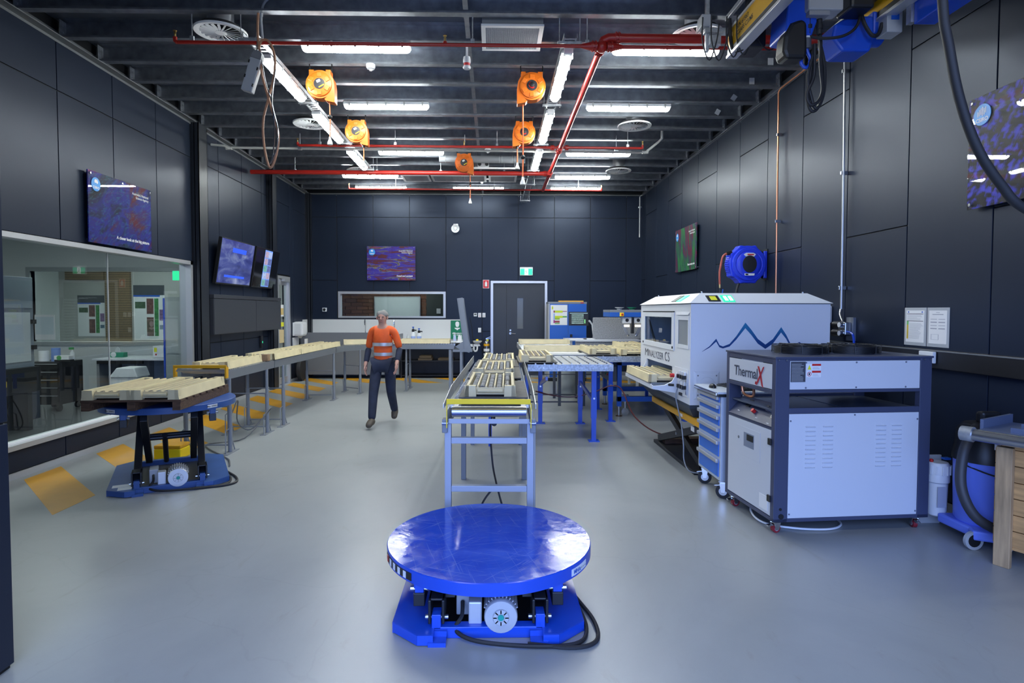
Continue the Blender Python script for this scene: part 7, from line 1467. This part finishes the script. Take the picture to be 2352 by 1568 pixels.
for a, b_, c_, d_, cm in ((.08, .16, .78, .93, (.55, .62, .03)), (.26, .72, .62, .72, (.6, .7, .02)), (.18, .26, .62, .72, (.25, .02, .12)), (.72, .97, .67, .70, (.25, .02, .08)), (.18, .26, .26, .58, (.30, .45, .75)), (.26, .72, .36, .46, (.6, .7, .02)), (.72, .97, .38, .45, (.1, .35, .08)), (.26, .55, .27, .36, (.35, .55, .05)), (.26, .55, .12, .22, (.3, .05, .06)), (.18, .26, .1, .25, (.35, .03, .25)), (.26, .55, .06, .11, (.12, .4, .1))): MB().box(.05 + a * .405, .05 + b_ * .405, -.026, -.024, 1.35 + c_ * .48, 1.35 + d_ * .48).build('chart_cell', mat('cell_%d_%d' % (int(a * 100), int(c_ * 100)), cm, .6), chp)
tag(MB().box(0, .6, 0, .12, 0, .03).build('level_tool', mat('level_orange', (.75, .38, .03), .4), None, .004, (1.56, 14.0, 1.906)), 'long orange level lying on the blue control cabinet', 'level')
mo = thing('desk_monitor', 'black monitor showing core photographs on a white arm', 'monitor', (1.68, 13.0, 1.36)); MB().box(0, .44, 0, .04, 0, .31).build('housing', BLACK, mo, .004); sc = MB().box(.015, .425, -.003, 0, .03, .295).build('screen', mat('scr_dark', (.01, .01, .01), .2, emit=(.01, .012, .014), estr=1), mo)
MB().box(.02, .42, -.005, -.003, .27, .285).build('menu_bar', mat('scr_bar', (.2, .3, .3), .3, emit=(.25, .33, .34), estr=.8), sc)
for k in range(5): MB().box(.06, .33, -.005, -.003, .045 + k * .045, .07 + k * .045).build('core_photo', mat('scr_core', (.2, .3, .25), .3, var=.7, vscale=40, emit=(.22, .30, .28), estr=.7), sc)
MB().box(.345, .37, -.005, -.003, .05, .14).build('legend', mat('scr_leg', (.2, .5, .2), .3, emit=(.15, .5, .2), estr=.8), sc); MB().tube([(.22, .04, .15), (.3, .1, .1), (.5, .2, .1), (.56, .2, .02), (.60, .2, -.29)], .022, 8).build('arm', WHITEP, mo)
dk = thing('control_desk', 'pale desk with felt screen at the back right', 'desk', (1.60, 12.5, 0)); MB().box(0, 1.6, 0, .9, 1.04, 1.065).build('desk_top', mat('desk_pale', (.55, .56, .60), .4), dk, .003); MB().box(.16, 1.55, -.01, .0, 1.03, 1.075).build('front_edge', WHITEP, dk)
for x in (.05, 1.5):
    for y in (.05, .8): MB().box(x, x + .05, y, y + .05, 0, 1.04).build('leg', WHITEP, dk)
FELT = mat('grey_felt', (.28, .285, .30), .9, var=.35, vscale=60)
MB().box(.60, 1.68, .40, .425, 1.066, 1.545).build('felt_screen', FELT, dk, .02); MB().box(.16, 1.6, .02, .04, .75, 1.03).build('front_felt', FELT, dk)
tag(MB().box(0, .45, 0, .05, 0, .18).build('spare_monitor', BLACK, None, .004, (2.28, 13.0, 1.55)), 'dark monitor back seen over the felt screen', 'monitor') if False else None
t = thing('desk_phone', 'small dark mouse on the control desk', 'mouse', (1.98, 12.6, 1.066)); MB().sphere((0, 0, .012), .04, 12, 8, (1.2, 1.5, .5)).build('shell', BLACK, t); MB().tube([(.0, .05, .01), (-.1, .1, .006), (-.2, .08, .006)], .003, 5, False, 4).build('cord', BLACK, t)
tag(MB().box(0, .55, 0, .3, 0, .012).build('desk_papers', OFFW, None, 0, (1.66, 12.55, 1.066)), 'white papers spread on the control desk', 'papers')
# scanner head above the rear trays
sn = thing('scanner_head', 'blue scanning gantry with lit camera heads behind the white analyser', 'scanner', (2.26, 11.3, 0))
MB().box(0, 1.3, 0, .7, 1.575, 1.665).build('gantry', CBL, sn, .004); MB().box(0, 1.3, .0, .7, 1.665, 1.715).build('gantry_cover', GREYL, sn, .003); MB().box(.19, .27, -.03, 0, 1.585, 1.66).build('stop_box', YELLOW, sn, .006); MB().cyl((.235, -.03, 1.622), (.235, -.055, 1.622), .02, 14).build('stop_button', REDB, sn)
for x, cm in ((.25, GREYP), (.5, SIGNG)): MB().lathe([(.05, 1.715), (.05, 1.74), (.09, 1.755), (.09, 1.765)], 16, (x, .3, 0)).build('cap', cm, sn)
GLOW = mat('warm_lamp', (1, .85, .6), .4, emit=(1, .8, .5), estr=3.5)
for s in (-1, 1):
    cx_ = .46 + s * .11
    MB().box(cx_ - .09, cx_ + .09, .05, .2, 1.45, 1.57).build('camera_block', WHITEP, sn, .008); MB().lathe([(.035, .0), (.03, -.01)], 14, (cx_, .05, 1.51), 'y').build('camera_lens', BLACK, sn)
    MB().bar((cx_ + s * .07, .1, 1.42), (cx_ - s * .02, .1, 1.22), .05, .05).build('light_arm', STEEL, sn); MB().cyl((cx_ - s * .015, .1, 1.24), (cx_ - s * .035, .1, 1.2), .024, 12).build('lamp_nozzle', CHROME, sn); MB().box(cx_ - .05, cx_ + .05, .06, .12, 1.38, 1.42).build('lamp', GLOW, sn)
MB().box(.435, .485, .03, .12, 1.25, 1.56).build('centre_column', BLACK, sn, .004)
for y in (.05, .6): MB().box(1.2, 1.28, y, y + .08, 0, 1.575).build('post', BLUEM, sn)
MB().box(1.14, 1.32, .0, .7, .0, .06).build('base_beam', BLUEM, sn)
# blue machine frame with control panel under the second table
lm = thing('blue_machine_frame', 'blue steel machine frame with push buttons under the second table', 'machine frame', (1.88, 9.25, 0))
for x in (0.1, 1.2):
    for y in (0, 1.2): MB().box(x, x + .07, y, y + .07, .16, .90).build('post', BLUEM, lm, .003); MB().cyl((x + .035, y + .035, .012), (x + .035, y + .035, .17), .02, 10).build('levelling_foot', STEEL, lm); MB().cyl((x + .035, y + .035, 0), (x + .035, y + .035, .012), .05, 14).build('foot_pad', WOOD, lm)
for y in (0, 1.2): MB().box(.1, 1.27, y, y + .07, .24, .32).build('lower_rail', BLUEM, lm, .003); MB().box(.1, 1.27, y, y + .07, .82, .90).build('upper_rail', BLUEM, lm, .003)
for x in (.1, 1.2): MB().box(x, x + .07, 0, 1.27, .82, .90).build('side_rail', BLUEM, lm, .003)
pb = MB().box(-.02, .09, .02, .75, .56, .80).build('panel_box', mat('panel_grey', (.10, .11, .13), .5), lm, .004)
for k, (y, z, cm) in enumerate(((.1, .74, REDB), (.2, .74, GREENL), (.3, .74, OFFW), (.2, .66, REDB), (.32, .66, SIGNG), (.45, .72, OFFW))): MB().cyl((-.02, y, z), (-.035, y, z), .018, 10).build('push_button', cm, pb)
MB().box(-.02, .0, -.02, .02, .50, .56).build('indicator_green', mat('lime_tag', (.1, .7, .05), .4, emit=(.1, .8, .05), estr=.5), lm); MB().box(-.02, .0, -.02, .02, .56, .62).build('indicator_red', REDB, lm)
cst = MB().cyl((.25, .1, .07), (.25, .1, .24), .018, 10).build('castor_stem', STEEL, lm); MB().lathe([(.02, -.02), (.06, -.018), (.06, .018), (.02, .02)], 16, (.25, .1, .06), 'y').build('castor_wheel', STEEL, cst); MB().box(.2, .3, .06, .14, .28, .34).build('clamp_block', STEEL, lm)
# ================================================================ the walking person
SKIN = mat('skin', (.50, .27, .20), .5); HIVIS = mat('hivis_orange', (.80, .11, .015), .65, var=.12, vscale=8); NAVYC = mat('navy_cloth', (.014, .02, .045), .8, var=.2, vscale=10); BOOT = mat('boot_brown', (.075, .058, .042), .6); HAIR = mat('grey_hair', (.20, .19, .18), .7); TAPE = mat('reflective_tape', (.45, .47, .50), .3, .3)
def skin(name, verts, edges, radii, m, parent, root=0, sub=2, sm=True):
    me = bpy.data.meshes.new(name); me.from_pydata(verts, edges, []); me.materials.append(m)
    o = obj(name, me, parent)
    md = o.modifiers.new('skin', 'SKIN'); md.use_smooth_shade = True
    sv = me.skin_vertices[0].data
    for i, r in enumerate(radii): sv[i].radius = r if isinstance(r, tuple) else (r, r)
    sv[root].use_root = True
    s = o.modifiers.new('sub', 'SUBSURF'); s.levels = sub; s.render_levels = sub
    return o
pe = thing('person', 'person in orange high visibility shirt and navy trousers walking toward the camera', 'person', (-1.635, 8.62, 0), R(-4))
# facing local -y; person's right side is at local -x (left in the picture), right foot forward
J = dict(pel=(0, 0, .93), sp=(0, -.01, 1.10), ch=(0, -.02, 1.27), nk0=(0, -.015, 1.42), nk=(0, -.03, 1.49), hd0=(0, -.05, 1.545), hd1=(0, -.055, 1.62), hd2=(0, -.045, 1.665),
         hR=(-.095, 0, .90), kR=(-.105, -.17, .50), aR=(-.10, -.285, .11), tR=(-.115, -.43, .045), hL=(.095, 0, .90), kL=(.10, .05, .48), aL=(.095, .31, .15), tL=(.105, .20, .055),
         sR=(-.165, -.01, 1.395), eR=(-.235, .06, 1.13), wR=(-.245, -.07, .90), sL=(.165, -.01, 1.395), eL=(.24, .02, 1.13), wL=(.235, -.14, .93))
order = list(J); V = [J[k] for k in order]; ix_ = {k: i for i, k in enumerate(order)}
Ed = [('pel', 'sp'), ('sp', 'ch'), ('ch', 'nk0'), ('nk0', 'nk'), ('nk', 'hd0'), ('hd0', 'hd1'), ('hd1', 'hd2'), ('pel', 'hR'), ('hR', 'kR'), ('kR', 'aR'), ('aR', 'tR'), ('pel', 'hL'), ('hL', 'kL'), ('kL', 'aL'), ('aL', 'tL'), ('nk0', 'sR'), ('sR', 'eR'), ('eR', 'wR'), ('nk0', 'sL'), ('sL', 'eL'), ('eL', 'wL')]
rad = dict(pel=(.12, .09), sp=(.12, .09), ch=(.14, .10), nk0=(.09, .07), nk=.052, hd0=(.062, .07), hd1=(.075, .09), hd2=(.05, .06), hR=.075, kR=.05, aR=.036, tR=.03, hL=.075, kL=.05, aL=.036, tL=.03, sR=.047, eR=.037, wR=.026, sL=.047, eL=.037, wL=.026)
# hands grown from the wrists: palm and five fingers each
def hand(side, w, fwd):
    k = side; wv = Vector(w); d = Vector(fwd).normalized(); sx = -1 if side == 'R' else 1
    across = Vector((0, -1, 0)); across = (across - d * across.dot(d)).normalized()
    pm_ = wv + d * .075
    pts_ = []
    global V, Ed, order, rad
    def addv(nm, p, r, par):
        order.append(nm); V.append(tuple(p)); rad[nm] = r; Ed.append((par, nm)); ix_[nm] = len(order) - 1
    addv('p' + k, pm_, (.030, .016), 'w' + k)
    for i, (o_, L) in enumerate(((-.027, .058), (-.009, .070), (.009, .072), (.027, .064))):
        f0 = pm_ + across * (-o_) + d * .022; curl = Vector((-sx, 0, 0))
        addv('f%s%da' % (k, i), f0, .0095, 'p' + k); f1 = f0 + d * L * .55 + curl * .008; addv('f%s%db' % (k, i), f1, .0085, 'f%s%da' % (k, i)); f2 = f1 + d * L * .42 + curl * .02; addv('f%s%dc' % (k, i), f2, .007, 'f%s%db' % (k, i))
    t0 = wv + d * .035 + across * .03; addv('t%sa' % k, t0, .011, 'w' + k); addv('t%sb' % k, t0 + across * .02 + d * .03, .0095, 't%sa' % k); addv('t%sc' % k, t0 + across * .022 + d * .055, .008, 't%sb' % k)
hand('R', J['wR'], (0, -.25, -1)); hand('L', J['wL'], (-.05, -.3, -1))
skin('body', V, [(ix_[a], ix_[b]) for a, b in Ed], [rad[k] for k in order], SKIN, pe)
# face and hair
MB().sphere((0, -.14, 1.575), .016, 10, 8, (.8, 1.2, 1.3)).build('nose', SKIN, pe)
for s in (-1, 1):
    MB().sphere((s * .03, -.125, 1.60), .011, 10, 8, (1.2, .6, .8)).build('eye', mat('eye_dark', (.06, .05, .045), .3), pe); MB().sphere((s * .078, -.05, 1.585), .022, 10, 8, (.45, .8, 1.3)).build('ear', SKIN, pe)
MB().sphere((0, -.127, 1.535), .018, 10, 6, (1.2, .5, .35)).build('mouth', mat('lip', (.38, .14, .12), .5), pe)
hr = MB().sphere((0, -.028, 1.628), .09, 20, 12, (.93, 1.05, .80))
hr.v = [(x, y, z if z > 1.60 or y > -.02 else 1.60 + (z - 1.60) * .1) for x, y, z in hr.v]
hr.v = [(x * (1 + .04 * sin(40 * y + 30 * x)), y, z + .006 * sin(70 * x) * (z > 1.63)) for x, y, z in hr.v]
hr.build('hair', HAIR, pe)
# clothes
def sub_skin(name, keys, edges, scale, m, extra=0.0, over=None):
    vs_ = [J[k] if not over or k not in over else over[k] for k in keys]; kk = {k: i for i, k in enumerate(keys)}
    rr = []
    for k in keys:
        r = rad[k]; r = r if isinstance(r, tuple) else (r, r); rr.append((r[0] * scale + extra, r[1] * scale + extra))
    return skin(name, vs_, [(kk[a], kk[b]) for a, b in edges], rr, m, pe)
J['el2R'] = (-.262, .04, 1.07); J['el2L'] = (.262, .0, 1.07); rad['el2R'] = rad['el2L'] = .042; J['hem'] = (0, -.005, .97); rad['hem'] = (.122, .095)
sub_skin('shirt', ['sp', 'ch', 'nk0', 'hem', 'sR', 'eR', 'sL', 'eL'], [('hem', 'sp'), ('sp', 'ch'), ('ch', 'nk0'), ('nk0', 'sR'), ('sR', 'eR'), ('nk0', 'sL'), ('sL', 'eL')], 1.12, HIVIS, .012)
for s in 'RL':
    a = Vector(J['e' + s]); b_ = Vector(J['w' + s]); skin('sleeve', [a + (a - b_) * .06, (a + b_) / 2, b_ - (b_ - a) * .12], [(0, 1), (1, 2)], [.052, .047, .04], NAVYC, pe)
sub_skin('trousers', ['pel', 'hR', 'kR', 'aR', 'hL', 'kL', 'aL'], [('pel', 'hR'), ('hR', 'kR'), ('kR', 'aR'), ('pel', 'hL'), ('hL', 'kL'), ('kL', 'aL')], 1.16, NAVYC, .016)
for s in 'RL':
    a, b_ = Vector(J['a' + s]), Vector(J['t' + s]); d_ = (b_ - a); 
    toe = b_ + Vector((0, -.01, .0)); mid = a * .45 + b_ * .55 + Vector((0, 0, .012)); heel = a + Vector((0, .03, -.055))
    skin('boot', [a + Vector((0, 0, .05)), a + Vector((0, 0, -.02)), mid, toe, heel], [(0, 1), (1, 2), (2, 3), (1, 4)], [(.056, .056), (.056, .052), (.054, .046), (.05, .04), (.044, .04)], BOOT, pe, 1)
    sole = [(-.05, .09), (.05, .09), (.055, -.06), (.045, -.16), (0, -.19), (-.045, -.16), (-.055, -.06)]
def band(z, yo, rx, ry, h): MB().lathe([(1, -h), (1.01, 0), (1, h)], 28, closed_ends=False).tf(Matrix.Translation((0, yo, z)) @ Matrix.Diagonal((rx, ry, 1, 1))).build('reflective_band', TAPE, pe)
band(1.20, -.015, .154, .126, .024); band(1.055, -.006, .142, .118, .024)
MB().lathe([(.062, 1.425), (.066, 1.45), (.06, 1.47)], 18, (0, -.022, 0), closed_ends=False).build('collar', NAVYC, pe)
